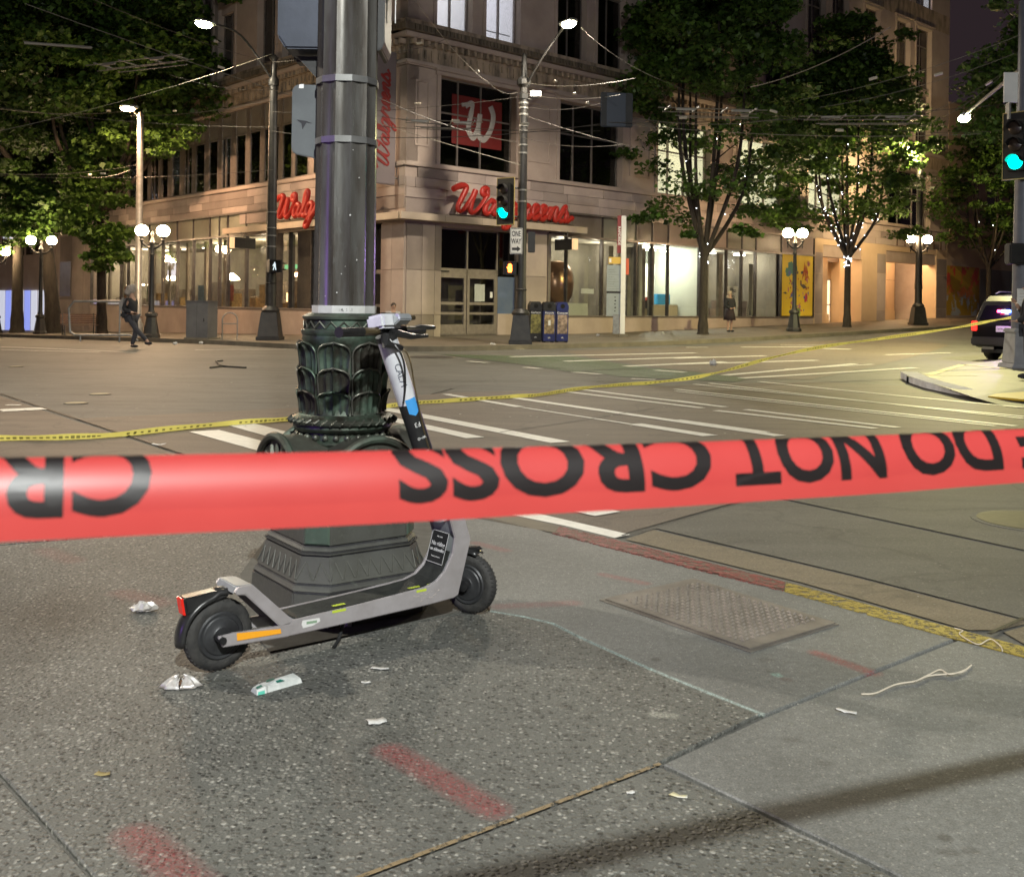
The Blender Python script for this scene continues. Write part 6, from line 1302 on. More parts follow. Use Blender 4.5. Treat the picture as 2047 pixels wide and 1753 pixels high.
for k in range(9): B(-.46, -.05 - .08 * (k % 3), -.037, -.0355, 1.80 + k * .09, 1.806 + k * .09).build('printed_line', M['alud'], tt_)
for k in range(5): B(-.20, -.16 + .02 * (k % 2), -.037, -.0355, .95 + k * .13, 1.0 + k * .13).build('printed_line', M['black'], tt_)
B(.21, .32, -.05, .05, 2.35, 2.95).build('orange_plate', mat('orange_plate', (.50, .09, .03), .5), tt_); B(.02, .06, -.094, -.091, 3.0, 3.5).build('printed_line', M['white'], tt_)
# hanging back of a sign over the road
hp = AT(1233, 220, 25); hs2 = thing('hanging_sign', 'dark square sign back hanging from wires in front of the tree', 'sign', hp, R(8)); B(-.40, .40, 0, .04, -.42, .42).build('panel', mat('dark_sign_back', (.06, .07, .09), .4, .3), hs2, bevel=.02); B(-.38, -.25, -.012, -.001, -.40, .40).build('edge_strip', M['black'], hs2)
B(.22, .38, -.012, -.001, -.40, .40).build('edge_strip', M['black'], hs2)

# ---------------------------------------------------------------- people
skin = mat('skin', (.36, .22, .16), .6); blackc = mat('black_cloth', (.012, .012, .015), .85, col2=(.02, .02, .024), nscale=12); jean = mat('dark_trousers', (.025, .027, .035), .85, col2=(.04, .04, .05), nscale=14)
def skinbody(name, verts, edges, rad, m, parent, sub=2):
    me = bpy.data.meshes.new(name); me.from_pydata(verts, edges, []); o = bpy.data.objects.new(name, me); COL.objects.link(o); o.parent = parent
    md = o.modifiers.new('skin', 'SKIN'); md.use_smooth_shade = True; sv = me.skin_vertices[0].data
    for i, r_ in enumerate(rad): sv[i].radius = (r_, r_) if not isinstance(r_, tuple) else r_; sv[i].use_root = (i == 0)
    if sub: o.modifiers.new('sub', 'SUBSURF').levels = sub; o.modifiers['sub'].render_levels = sub
    me.materials.append(m); return o
def person(P, label, rz, legs, arms, hairm, hair, h=1.72, skirt=None, topm=None, legm=None, lean=.0, extra=None):
    t = thing('person', label, 'person', P, rz); k = h / 1.75
    S_ = lambda a: [tuple(c * k for c in q) for q in a]
    # body: pelvis, spine, chest, neck, head ; legs and arms by joint lists
    pel = (0, 0, .93); che = (lean * .8, 0, 1.32); nec = (lean, 0, 1.47); hed = (lean * 1.1 + .01, 0, 1.60); top = (lean * 1.1 + .01, 0, 1.69)
    V_ = [pel, (lean * .4, 0, 1.10), che, nec, hed, top]; E_ = [(0, 1), (1, 2), (2, 3), (3, 4), (4, 5)]; Rr = [(.14, .11), (.13, .10), (.15, .11), .055, .085, .07]
    for L_ in legs:
        n = len(V_); V_ += L_; Rr += [.085, .058, .042, .035][:len(L_) - 1] + [.035]; E_ += [(0, n)] + [(n + i, n + i + 1) for i in range(len(L_) - 1)]
    for A_ in arms:
        n = len(V_); V_ += A_; Rr += [.058, .045, .034, .032][:len(A_)]; E_ += [(2, n)] + [(n + i, n + i + 1) for i in range(len(A_) - 1)]
    skinbody('body', S_(V_), E_, Rr, skin, t)
    # clothes follow the body a little outside it
    V2 = [pel, (lean * .4, 0, 1.10), che, (lean, 0, 1.43)]; E2 = [(0, 1), (1, 2), (2, 3)]; R2 = [(.185, .15), (.175, .14), (.20, .15), .09]
    for A_ in arms: n = len(V2); V2 += A_[:3]; R2 += [.085, .07, .055]; E2 += [(2, n), (n, n + 1), (n + 1, n + 2)]
    skinbody('jacket', S_(V2), E2, R2, topm or blackc, t)
    if not skirt:
        V3 = [pel]; E3 = []; R3 = [(.16, .13)]
        for L_ in legs: n = len(V3); V3 += L_[:3]; R3 += [.10, .075, .06]; E3 += [(0, n), (n, n + 1), (n + 1, n + 2)]
        skinbody('trousers', S_(V3), E3, R3, legm or jean, t)
    else:
        sk = MB(); n = 28; vs = []
        for z_, r_ in ((1.02, .165), (.9, .20), (.72, .245), (.52, .275)):
            for j in range(n): a = 2 * pi * j / n; q = r_ * (1 + (.06 if j % 2 else -.05) * (1.05 - z_) * 1.6); vs.append((q * k * math.cos(a), q * k * .8 * math.sin(a), z_ * k))
        sk.add(vs, [(i * n + j, i * n + (j + 1) % n, (i + 1) * n + (j + 1) % n, (i + 1) * n + j) for i in range(3) for j in range(n)]); so = sk.build('skirt', skirt, t, sm=True); so.modifiers.new('thickness', 'SOLIDIFY').thickness = .01
    for L_ in legs:
        a, b = Vector(L_[2]) * k, Vector(L_[3]) * k; MB().ball(a.lerp(b, .55) + Vector((0, 0, .0)), .055, 12, 8, (2.2, .85, .8)).build('shoe', blackc, t, sm=True)
    hb = MB()
    rdh = random.Random(4)
    for c, r_ in hair: hb.ball(Vector(c) * k, r_ * k, 14, 10)
    ho = hb.build('hair', hairm, t, sm=True)
    tx = bpy.data.textures.get('hair_noise') or bpy.data.textures.new('hair_noise', 'CLOUDS'); tx.noise_scale = .05
    ho.modifiers.new('sub', 'SUBSURF').render_levels = 2; dm = ho.modifiers.new('frizz', 'DISPLACE'); dm.texture = tx; dm.strength = .05 if hairm.name.startswith('grey') else .015; dm.mid_level = .4
    f = Vector((lean * 1.1 + .01, 0, 1.60)) * k; fc = MB().ball(f + Vector((.085, 0, -.01)) * k, .016 * k, 6, 5, (1.2, .8, 1.4))
    for e in (-1, 1): fc.ball(f + Vector((.0, e * .082, -.01)) * k, .022 * k, 6, 5, (.7, .5, 1.2))
    fc.build('face_features', skin, t, sm=True)
    ey = MB(); [ey.ball(f + Vector((.078, e * .032, .012)) * k, .010 * k, 6, 5) for e in (-1, 1)]; ey.box((f.x + .080 * k), (f.x + .084 * k), -.02, .02, f.z - .047, f.z - .041).build('eyes_and_mouth', blackc, t)
    for A_ in arms:
        w_ = Vector(A_[-1]) * k; d = (Vector(A_[-1]) - Vector(A_[-2])).normalized(); sd = Vector((0, 1, 0)); hm = MB()
        for j in range(4): st = w_ + d * .03 + Vector((.018 * (j - 1.5), 0, 0)) ; hm.tube([st, st + d * (.045 + .008 * (j in (1, 2))), st + d * (.075 + .01 * (j in (1, 2))) + Vector((.006, 0, 0))], [.009, .008, .006], 6)
        hm.tube([w_, w_ + d * .03 + Vector((.035, 0, 0)), w_ + d * .06 + Vector((.04, 0, 0))], [.012, .010, .008], 6); hm.build('fingers', skin, t, sm=True)
    if extra: extra(t, k)
    return t
greyh = mat('grey_frizzy_hair', (.30, .27, .24), .9, col2=(.20, .18, .16), nscale=30); fair = mat('fair_long_hair', (.40, .32, .24), .7, col2=(.30, .24, .18), nscale=20); dkh = mat('dark_hair', (.03, .02, .015), .7)
PW = onroad(262, 697)
def pack(t, k):
    MB().box(-.30, -.14, -.14, .14, 1.02, 1.42).build('backpack', mat('pale_bag', (.25, .24, .23), .8, col2=(.15, .15, .15), nscale=6), t, bevel=.05); MB().box(-.26, -.08, -.17, .17, .86, 1.02).build('jacket_tail', blackc, t, bevel=.04)
person(PW, 'walking person in black jacket and dark trousers with frizzy grey hair crossing the side street', R(-8), [[(.02, .09, .88), (.10, .09, .50), (-.02, .09, .10), (.10, .09, .04)], [(-.02, -.09, .88), (.20, -.09, .54), (.52, -.09, .24), (.60, -.09, .10)]],
       [[(.0, .20, 1.36), (-.16, .24, 1.12), (.04, .25, .96), (.10, .25, .92)], [(.0, -.20, 1.36), (-.12, -.24, 1.12), (.12, -.22, 1.02), (.18, -.20, 1.02)]], greyh, [((-.03, 0, 1.66), .14), ((-.08, .05, 1.60), .10), ((-.08, -.05, 1.60), .10), ((.02, 0, 1.72), .10)], 1.74, extra=pack)
PR = onwalk(1458, 665)
person(PR, 'person in black jacket and knee length dark skirt standing beside the tall dark tree', R(-60), [[(.0, .09, .88), (.01, .10, .50), (-.01, .10, .10), (.10, .11, .04)], [(.0, -.09, .88), (.02, -.09, .50), (.0, -.09, .10), (.11, -.10, .04)]],
       [[(.0, .20, 1.36), (.03, .25, 1.10), (.17, .10, 1.02), (.20, .03, 1.02)], [(.0, -.20, 1.36), (.03, -.25, 1.10), (.17, -.10, 1.00), (.20, -.03, 1.0)]], fair, [((-.02, 0, 1.63), .105), ((-.06, .05, 1.48), .075), ((-.06, -.05, 1.48), .075), ((-.05, .07, 1.38), .055), ((-.05, -.07, 1.38), .055)], 1.76,
       skirt=mat('dark_tartan_skirt', (.03, .012, .014), .85, col2=(.015, .012, .015), nscale=20))
PO = GZ(2056, 760, .02)
person(PO, 'dark clothed person mostly cut off at the right edge beside the grey pole', R(150), [[(.0, .09, .88), (.01, .10, .50), (-.01, .10, .10), (.10, .11, .04)], [(.0, -.09, .88), (.02, -.09, .50), (.0, -.09, .10), (.11, -.10, .04)]],
       [[(.0, .20, 1.36), (.03, .25, 1.10), (.17, .18, 1.02), (.20, .15, 1.02)], [(.0, -.20, 1.36), (.03, -.25, 1.10), (.17, -.10, 1.25), (.22, -.05, 1.33)]], dkh, [((-.02, 0, 1.64), .10)], 1.80)
PS = AT(786, 668, 35.2); PS = walkpt(PS.x, PS.y)
person(PS - Vector((0, 0, .46)), 'seated person in a pale grey top with short dark hair against the corner pillar', R(-70), [[(.12, .10, .90), (.38, .12, .98), (.50, .12, .60), (.60, .12, .52)], [(.12, -.10, .90), (.38, -.12, .98), (.50, -.12, .60), (.60, -.12, .52)]],
       [[(.0, .20, 1.36), (.10, .22, 1.15), (.30, .14, 1.08), (.34, .10, 1.08)], [(.0, -.20, 1.36), (.10, -.22, 1.15), (.30, -.14, 1.08), (.34, -.10, 1.08)]], dkh, [((-.02, 0, 1.64), .10)], 1.66, topm=mat('pale_grey_top', (.35, .34, .35), .85))

# ---------------------------------------------------------------- police vehicle, seen from behind
def suv():
    P = onroad(1955, 720); hd_ = ANG - R(6); t = thing('police_vehicle', 'black police sport utility vehicle seen from behind with red and blue lights on', 'police car', SRP(0, 0), hd_)
    ux = Vector((math.cos(hd_), math.sin(hd_), 0)); vy = Vector((-ux.y, ux.x, 0)); t.location = P + ux * .85 - vy * .82; t.location.z = P.z
    paint = mat('black_car_paint', (.004, .004, .006), .42, .0, spec=.12); gl = mat('dark_car_glass', (.008, .008, .012), .06); trim = mat('car_trim', (.02, .02, .02), .6); rub = M['black']
    # body lofted from cross sections along x (x forward, rear at -0.95)
    def sec(x, zb, zt, hw, tw, zs):
        return [(x, -hw * .92, zb), (x, -hw, zb + .18), (x, -hw, zs - .05), (x, -hw * .97, zs), (x, -tw, zt - .06), (x, -tw * .88, zt), (x, tw * .88, zt), (x, tw, zt - .06), (x, hw * .97, zs), (x, hw, zs - .05), (x, hw, zb + .18), (x, hw * .92, zb)]
    S1 = [sec(-.95, .46, 1.0, .90, .86, .96), sec(-.93, .42, 1.05, .95, .88, 1.0), sec(-.80, .36, 1.60, .97, .74, 1.08), sec(-.62, .34, 1.74, .97, .72, 1.10), sec(.3, .30, 1.80, .97, .72, 1.10), sec(1.6, .30, 1.78, .97, .72, 1.08), sec(2.15, .30, 1.58, .97, .72, 1.06), sec(2.75, .30, 1.10, .97, .86, 1.04), sec(3.6, .32, 1.04, .95, .86, .98), sec(4.0, .42, .85, .85, .78, .80)]
    vs = [p for s_ in S1 for p in s_]; n = 12
    MB().add(vs, [(i * n + j, i * n + (j + 1) % n, (i + 1) * n + (j + 1) % n, (i + 1) * n + j) for i in range(len(S1) - 1) for j in range(n)] + [tuple(range(n - 1, -1, -1)), tuple((len(S1) - 1) * n + j for j in range(n))]).build('body', paint, t, sm=True, ang=28)
    MB().add([(-.968, -.74, 1.10), (-.968, .74, 1.10), (-.80, .62, 1.56), (-.80, -.62, 1.56), (-.955, -.74, 1.10), (-.955, .74, 1.10), (-.79, .62, 1.56), (-.79, -.62, 1.56)], [(0, 1, 2, 3), (4, 7, 6, 5), (0, 4, 5, 1), (1, 5, 6, 2), (2, 6, 7, 3), (3, 7, 4, 0)]).build('rear_window', gl, t)
    for y_ in (-.979, .969): B(-.35, 2.1, y_, y_ + .01, 1.12, 1.13).build('window_line', trim, t)
    for e in (-1, 1): MB().add([(-.5, e * .975, 1.12), (2.2, e * .975, 1.12), (1.9, e * .745, 1.70), (-.42, e * .745, 1.70)], [(0, 1, 2, 3)]).build('side_window', gl, t)
    B(-1.06, -.90, -.93, .93, .40, .64).build('rear_bumper', trim, t, bevel=.04); B(-.985, -.96, -.26, .26, .78, .94).build('number_plate', M['white'], t, bevel=.005)
    text('lettering', 'WA 48107E', .085, (-.987, 0, .86), (pi / 2, 0, -pi / 2), M['alud'], t, .0008)
    tl = mat('tail_lamp', (.45, .02, .015), .25, em=(1, .03, .02), es=.9)
    for e in (-1, 1):
        B(-.985, -.90, e * .80, e * .955, .80, 1.06).build('tail_light', tl, t, bevel=.015)
        for x_ in (-.05 + .0, 3.05): 
            w_ = MB().lathe([(.20, -.11), (.34, -.12), (.38, -.08), (.38, .08), (.34, .12), (.20, .11)], 28).xf(Matrix.Translation((x_, e * .85, .38)) @ Matrix.Rotation(pi / 2, 4, 'X')).build('wheel', rub, t, sm=True)
            MB().lathe([(.20, 0), (.18, .02), (.06, .02), (.05, .04)], 14).xf(Matrix.Translation((x_, e * .97, .38)) @ Matrix.Rotation(-e * pi / 2, 4, 'X')).build('rim', M['galv'], w_)
        T([(-.3, e * .66, 1.80), (-.1, e * .66, 1.86), (1.6, e * .66, 1.86), (1.8, e * .66, 1.80)], .018).build('roof_rail', trim, t); B(1.9, 2.1, e * .98, e * 1.18, 1.12, 1.30).build('wing_mirror', paint, t, bevel=.03)
    MB().lathe([(.09, 0), (.09, .5)], 10).xf(Matrix.Translation((-.95, -.25, .33)) @ Matrix.Rotation(pi / 2, 4, 'Y')).build('exhaust', trim, t); B(-.9, 3.6, -.7, .7, .22, .32).build('underbody', trim, t)
    B(-1.0, -.96, .30, .62, .31, .38).build('tow_plate', M['galv'], t)
    for y_, c, nm in ((.17, (1, .04, .16), 'red_strobe'), (-.07, (.08, .16, 1), 'blue_strobe'), (.05, (1, .9, 1), 'white_strobe')): B(-.995, -.94, y_ - .06, y_ + .06, 1.30, 1.37).build('strobe', emit(nm, c, 9), t, bevel=.01)
    T([(-.99, -.1, 1.12), (-.92, -.45, 1.30)], .008).build('wiper', trim, t)
    lw = lamp('strobe_light', t.location + Vector((0, 0, 2.7)) - ux * .2, 150, (.52, .32, 1), .08); lamp('strobe_light', t.location + Vector((0, 0, 1.34)) - ux * 1.25, 5, (.7, .15, 1), .05)
    return t
car = suv()

# ---------------------------------------------------------------- tapes
def cloth_strip(t, path, width, m, name='ribbon', off=0.0):
    """path: list of (point, across-vector); closed thin ribbon"""
    vs = []
    for p, a in path: vs += [p - a * width / 2, p + a * width / 2]
    return MB().add(vs, [(2 * i, 2 * i + 2, 2 * i + 3, 2 * i + 1) for i in range(len(path) - 1)]).build(name, m, t, sm=True, ang=60)
def red_tape():
    A_, B_ = Vector((-.376, .75, 1.0745)), Vector((.584, 1.176, 1.058)); d = (B_ - A_); L_ = d.length; e = d.normalized()
    t = thing('barrier_tape', 'red plastic barrier tape with black DO NOT CROSS lettering stretched close across the view', 'barrier tape', A_)
    nn = Vector((e.y, -e.x, 0)); upv = e.cross(nn) * -1; upv = upv if upv.z > 0 else -upv     # nn points to the camera
    if nn.y > 0: nn = -nn
    # cross profile along width w (0 bottom .. wmax), folded back at the top
    PF = [(0, .0, -.0318)]; tl = [(0, -6), (.018, 1), (.032, 14), (.045, 28), (.056, 38), (.0625, 52), (.0665, 80), (.070, 120), (.076, 150), (.09, 160)]
    for k_ in range(1, 46):
        w_ = k_ * .002; a_ = next(p_[1] + (q_[1] - p_[1]) * (w_ - p_[0]) / (q_[0] - p_[0]) for p_, q_ in zip(tl, tl[1:] + [(.2, 160)]) if w_ <= q_[0]); PF.append((w_, PF[-1][1] - .002 * math.sin(R(a_)), PF[-1][2] + .002 * math.cos(R(a_))))
    PF = PF[:1] + [q_ for i_, q_ in enumerate(PF[1:], 1) if i_ % 3 == 0 or .056 < q_[0] < .076]
    def at(s_, w_):
        for i in range(len(PF) - 1):
            if w_ <= PF[i + 1][0] or i == len(PF) - 2:
                f = (w_ - PF[i][0]) / (PF[i + 1][0] - PF[i][0]); o_ = PF[i][1] * (1 - f) + PF[i + 1][1] * f; z_ = PF[i][2] * (1 - f) + PF[i + 1][2] * f; break
        wv = .0012 * math.sin(s_ * 9) + .0008 * math.sin(s_ * 23 + 1); sag = -.004 * math.sin(pi * max(0, min(1, s_ / L_)))
        return e * s_ + nn * (o_ + wv) + upv * (z_ + sag)
    m, nt, p = new('red_tape_plastic'); p.inputs['Base Color'].default_value = (.8, .08, .06, 1); p.inputs['Roughness'].default_value = .40; p.inputs['Specular IOR Level'].default_value = .5; cv = coord(nt)
    nt.links.new(mix(nt, noise(nt, cv, 8, 3), (.50, .048, .046), (.60, .075, .07)), p.inputs['Base Color'])
    tr = N(nt, 'ShaderNodeBsdfTranslucent'); tr.inputs[0].default_value = (.6, .09, .07, 1); mx = N(nt, 'ShaderNodeMixShader'); mx.inputs[0].default_value = .25; nt.links.new(p.outputs[0], mx.inputs[1]); nt.links.new(tr.outputs[0], mx.inputs[2]); nt.links.new(mx.outputs[0], nt.nodes['Material Output'].inputs[0])
    n = 90; s0, s1 = -.9, L_ + 1.2; ws = [q[0] for q in PF]; vs = [at(s0 + (s1 - s0) * i / n, w_) for i in range(n + 1) for w_ in ws]; k = len(ws)
    MB().add(vs, [(i * k + j, (i + 1) * k + j, (i + 1) * k + j + 1, i * k + j + 1) for i in range(n) for j in range(k - 1)]).build('ribbon', m, t, sm=True, ang=80)
    ink = mat('black_tape_ink', (.010, .007, .007), .42)
    def word(body, sa, sb):        # word seen upside down: first letter at the right end sb
        c = bpy.data.curves.new('w', 'FONT'); c.body = body; c.size = 1; c.resolution_u = 4; c.offset = .03; o = bpy.data.objects.new('w', c); me = bpy.data.meshes.new_from_object(o); bpy.data.objects.remove(o); bpy.data.curves.remove(c)
        bm = bmesh.new(); bm.from_mesh(me); bpy.data.meshes.remove(me); xs = [v.co.x for v in bm.verts]; ys = [v.co.y for v in bm.verts]; x0, x1, y0, y1 = min(xs), max(xs), min(ys), max(ys)
        for v in bm.verts: v.co.x = sb - (v.co.x - x0) / (x1 - x0) * (sb - sa); v.co.y = .0155 + (y1 - v.co.y) / (y1 - y0) * .064; v.co.z = 0
        for w_ in ws[1:-1]: bmesh.ops.bisect_plane(bm, geom=bm.verts[:] + bm.edges[:] + bm.faces[:], plane_co=(0, w_, 0), plane_no=(0, 1, 0))
        st = sa
        while st < sb: bmesh.ops.bisect_plane(bm, geom=bm.verts[:] + bm.edges[:] + bm.faces[:], plane_co=(st, 0, 0), plane_no=(1, 0, 0)); st += .024
        for v in bm.verts:
            s_, w_ = v.co.x, v.co.y; p0 = at(s_, w_); q = at(s_, w_ + .0005) - p0; nv = q.cross(e).normalized(); 
            if w_ < .064 and nv.dot(nn) < 0: nv = -nv
            elif w_ >= .064 and nv.dot(nn * .3 + upv) < 0: nv = -nv
            v.co = p0 + nv * .00035
        me = bpy.data.meshes.new('lettering'); bm.to_mesh(me); bm.free(); me.materials.append(ink); o = bpy.data.objects.new('lettering', me); COL.objects.link(o); o.parent = t
    word('CROSS', .306, .631); word('NOT', .656, .848); word('DO', .876, 1.022); word('SCENE', 1.05, 1.37); word('CRIME', -.130, .110)
red_tape()
ytm, nt, p = new('yellow_tape_plastic'); p.inputs['Roughness'].default_value = .35; cv = coord(nt, 'Generated', (1, 1, 1)); p.inputs['Base Color'].default_value = (.85, .80, .20, 1)
tr = N(nt, 'ShaderNodeBsdfTranslucent'); tr.inputs[0].default_value = (.9, .85, .25, 1); mx = N(nt, 'ShaderNodeMixShader'); mx.inputs[0].default_value = .45; nt.links.new(p.outputs[0], mx.inputs[1]); nt.links.new(tr.outputs[0], mx.inputs[2]); nt.links.new(mx.outputs[0], nt.nodes['Material Output'].inputs[0])
def yellow(px, label, zs, words=(), twist=0.0, width=.075):
    P = []
    for (x, y), z in zip(px, zs):
        if z is None: q = onroad(x, y, .03)
        elif z < 0: q = AT(x, y, -z)
        else: q = GZ(x, y, z)
        P.append(q)
    t = thing('caution_tape', label, 'barrier tape', P[0]); C_ = catmull([p - P[0] for p in P], 10); path = []
    for i, c in enumerate(C_):
        d = (C_[min(i + 1, len(C_) - 1)] - C_[max(i - 1, 0)]).normalized(); s_ = Vector((0, 0, 1)); side = d.cross(s_).normalized(); a = .45 + .5 * math.sin(i * .45) * twist
        path.append((c, (side * math.cos(a + .6) + s_ * abs(math.sin(a + .6))).normalized()))
    cloth_strip(t, path, width, ytm)
    bl_ = MB(); q = 0.0; rd = random.Random(9)
    for i in range(len(path) - 1):                       # the repeated black print, word by word
        (p0, a0), (p1, a1) = path[i], path[i + 1]; L_ = (p1 - p0).length; s_ = .0
        while s_ < L_:
            if (q + s_) % 1.3 < 1.05:
                f0, f1 = s_ / L_, min(1, (s_ + .03) / L_); nrm = (p1 - p0).cross(a0).normalized() * .002; h = width * rd.uniform(.10, .22)
                for sg_ in (-1, 1):
                    b0, b1 = p0.lerp(p1, f0), p0.lerp(p1, f1); bl_.add([b0 - a0 * h + nrm * sg_, b1 - a0 * h + nrm * sg_, b1 + a0 * h + nrm * sg_, b0 + a0 * h + nrm * sg_], [(0, 1, 2, 3)])
            s_ += .085
        q += L_
    bl_.build('black_print', mat('tape_print', (.34, .31, .08), .5), t)['kind'] = 'stuff'
    return t
yellow([(-420, 905), (-120, 882), (0, 876), (130, 874), (240, 868), (380, 853), (500, 843), (590, 836), (700, 823), (820, 806), (900, 801), (1000, 794), (1068, 790), (1118, 783)], 'yellow caution tape lying along the road behind the ornate column', [None] * 14, twist=.5, width=.065)
yellow([(1118, 783), (1190, 773), (1290, 766), (1380, 756), (1450, 741), (1540, 716), (1640, 694), (1760, 677), (1900, 657), (1975, 643), (2020, 635), (2036, 632)], 'yellow caution tape rising from the road to the grey pole at right', [None, None, None, -17.6, -18.0, -18.8, -19.6, -20.8, -22.2, -23.2, -23.8, -24.1], twist=.8, width=.068)

# ---------------------------------------------------------------- litter and small things near the camera
foil = mat('crumpled_foil', (.66, .65, .63), .35, .25, col2=(.42, .38, .34), nscale=40)
def crumple(name, label, cat, P, rx, ry, h, m, seed, rz=0, n=16, mm=8):
    rd = random.Random(seed); mb = MB().ball((0, 0, 0), 1, n, mm); vs = []
    for v in mb.v:
        q = .78 + .45 * rd.random(); vs.append((v[0] * rx * q, v[1] * ry * q, max(0, (v[2] * .5 + .5)) * h * (.5 + rd.random())))
    mb.v = vs; t = mb.build(name, m, None, loc=P + Vector((0, 0, .001)), rot=(0, 0, rz)); tag(t, label, cat); return t
crumple('foil_wrapper', 'small crumpled silver foil wrapper left of the scooter tail', 'litter', GZ(287, 1222), .052, .030, .030, foil, 3, .3)
sh = thing('crushed_can', 'flattened silver can end with scorched centre on the paving by the rear wheel', 'litter', GZ(362, 1372), R(10))
for sg_ in (-1, 1):
    vs = []; n = 14; rdc = random.Random(8 + sg_)
    for i_ in range(6):
        f_ = i_ / 5
        for k in range(n + 1):
            a = -pi * .62 + pi * 1.24 * k / n; q_ = (1 - f_) * (1 + .10 * math.sin(k * 2.2)); vs.append((sg_ * (.006 + .058 * q_ * max(-.1, math.cos(a)) + .004 * rdc.random()), .036 * q_ * math.sin(a), .003 + .034 * math.sin(f_ * pi / 2) * (.55 + .45 * abs(math.cos(a))) + .003 * rdc.random()))
    MB().add(vs, [(i_ * (n + 1) + k, i_ * (n + 1) + k + 1, (i_ + 1) * (n + 1) + k + 1, (i_ + 1) * (n + 1) + k) for i_ in range(5) for k in range(n)]).build('half', foil, sh, sm=True, ang=25).modifiers.new('thickness', 'SOLIDIFY').thickness = .002
crumple('scorch', None, None, Vector((0, 0, .008)), .012, .02, .006, mat('scorched_metal', (.16, .09, .05), .6), 5).parent = sh
def carton():
    p0, p1 = GZ(505, 1385), GZ(596, 1360); d = p1 - p0; t = thing('crushed_carton', 'crushed white and green cigarette carton on the paving in front of the scooter', 'litter', (p0 + p1) / 2, math.atan2(d.y, d.x))
    wc = mat('white_card', (.66, .68, .66), .6, col2=(.52, .55, .53), nscale=50); gc = mat('green_card_print', (.01, .16, .12), .5); L_ = d.length / 2
    MB().add([(-L_ * .55, -.028, 0), (L_, -.025, 0), (L_ * .98, .030, 0), (-L_ * .55, .028, 0), (-L_ * .5, -.024, .018), (L_ * .95, -.020, .015), (L_ * .92, .022, .020), (-L_ * .52, .024, .014), (L_ * .2, .002, .024)], [(0, 3, 2, 1), (0, 1, 5, 4), (1, 2, 6, 5), (2, 3, 7, 6), (3, 0, 4, 7), (4, 5, 8), (5, 6, 8), (6, 7, 8), (7, 4, 8)]).build('box', wc, t)
    MB().add([(-L_, -.026, 0), (-L_ * .6, -.030, 0), (-L_ * .58, .026, 0), (-L_ * .96, .018, 0), (-L_ * .97, -.020, .014), (-L_ * .62, -.024, .020), (-L_ * .60, .02, .016), (-L_ * .92, .012, .012)], [(0, 3, 2, 1), (4, 5, 6, 7), (0, 1, 5, 4), (1, 2, 6, 5), (2, 3, 7, 6), (3, 0, 4, 7)]).build('flap', wc, t)
    for q in ([(-L_ * .93, -.017, .0155), (-L_ * .70, -.020, .0195), (-L_ * .68, -.004, .019), (-L_ * .90, -.004, .0155)], [(-L_ * .40, .0, .0205), (-L_ * .05, -.002, .0245), (-L_ * .0, .018, .0205), (-L_ * .30, .020, .0175)], [(-L_ * .1, -.023, .0195), (L_ * .25, -.022, .0195), (L_ * .1, -.010, .0225), (-L_ * .1, -.012, .0215)]):
        MB().add([(x, y, z + .002) for x, y, z in q], [(0, 1, 2, 3)]).build('green_print', gc, t)
    MB().add([(-L_ * .98, -.029, .001), (-L_ * .70, -.033, .001), (-L_ * .70, -.031, .012), (-L_ * .95, -.027, .010)], [(0, 1, 2, 3)]).build('green_print', mat('mint_print', (.10, .50, .38), .5), t)
carton()
pap = mat('paper_scrap', (.62, .62, .60), .7, col2=(.5, .5, .48), nscale=80)
def scrap(px, py, sx, sy, rz, label, bend=.0035, m=None, pts=None, curl=1):
    sx *= 1.15; sy *= 1.35; P = GZ(px, py); n = 5; vs = []; rd = random.Random(int(px))
    for i in range(n):
        for j in range(3): vs.append((sx * (i / (n - 1) - .5) + rd.uniform(-.1, .1) * sx * (j != 1), sy * (j / 2 - .5) * (1 - .08 * (i % 2)), .003 + bend * abs(i / (n - 1) - .5) * 2 * curl + rd.uniform(0, .002)))
    o = MB().add(vs, [(3 * i + j, 3 * i + j + 3, 3 * i + j + 4, 3 * i + j + 1) for i in range(n - 1) for j in range(2)]).build('paper_scrap', m or pap, None, loc=P, rot=(0, 0, R(rz)), sm=True); o.modifiers.new('thickness', 'SOLIDIFY').thickness = .001
    tag(o, label, 'litter', 'paper scraps on the paving'); return o
scrap(760, 1338, .052, .016, -5, 'curled white paper scrap furthest from the camera, right of the carton'); scrap(731, 1366, .026, .012, 10, 'tiny white scrap just below the curled paper right of the carton', .003)
scrap(754, 1444, .046, .030, 20, 'folded white paper scrap lying in the middle of the pebbled slab'); scrap(1692, 1424, .055, .016, -35, 'torn white paper strip on the smooth slab at right'); scrap(1358, 1594, .036, .012, -25, 'yellow and white paper bit beside the tan joint', m=mat('yellowed_paper', (.6, .55, .3), .7, col2=(.62, .62, .60), nscale=50))
scrap(1260, 1586, .018, .012, 15, 'tiny white paper dot left of the yellow and white bit', .002); scrap(206, 1550, .030, .014, 0, 'pale yellow leaf scrap on the dark slab at lower left', .004, mat('dry_leaf', (.30, .24, .10), .8))
scrap(318, 890, .10, .05, 5, 'pale flattened cup lying on the road joint behind the red tape', .01)
for (x, y, s_, lb) in ((1426, 731, .09, 'round white cup on the road near the far pavement'), (985, 698, .12, 'white paper lump at the foot of the far kerb'), (1620, 664, .0, ''), (478, 651, .0, '')):
    if s_: P = onroad(x, y); o = crumple('paper_cup', lb, 'litter', P, s_, s_ * .8, s_ * 1.3, pap, int(x)); 
for (x, y, lb) in ((690, 1254, 'crumpled white tissue under the scooter deck'), (1040, 708, None)):
    if lb: crumple('tissue', lb, 'litter', GZ(x, y), .024, .02, .022, pap, x)
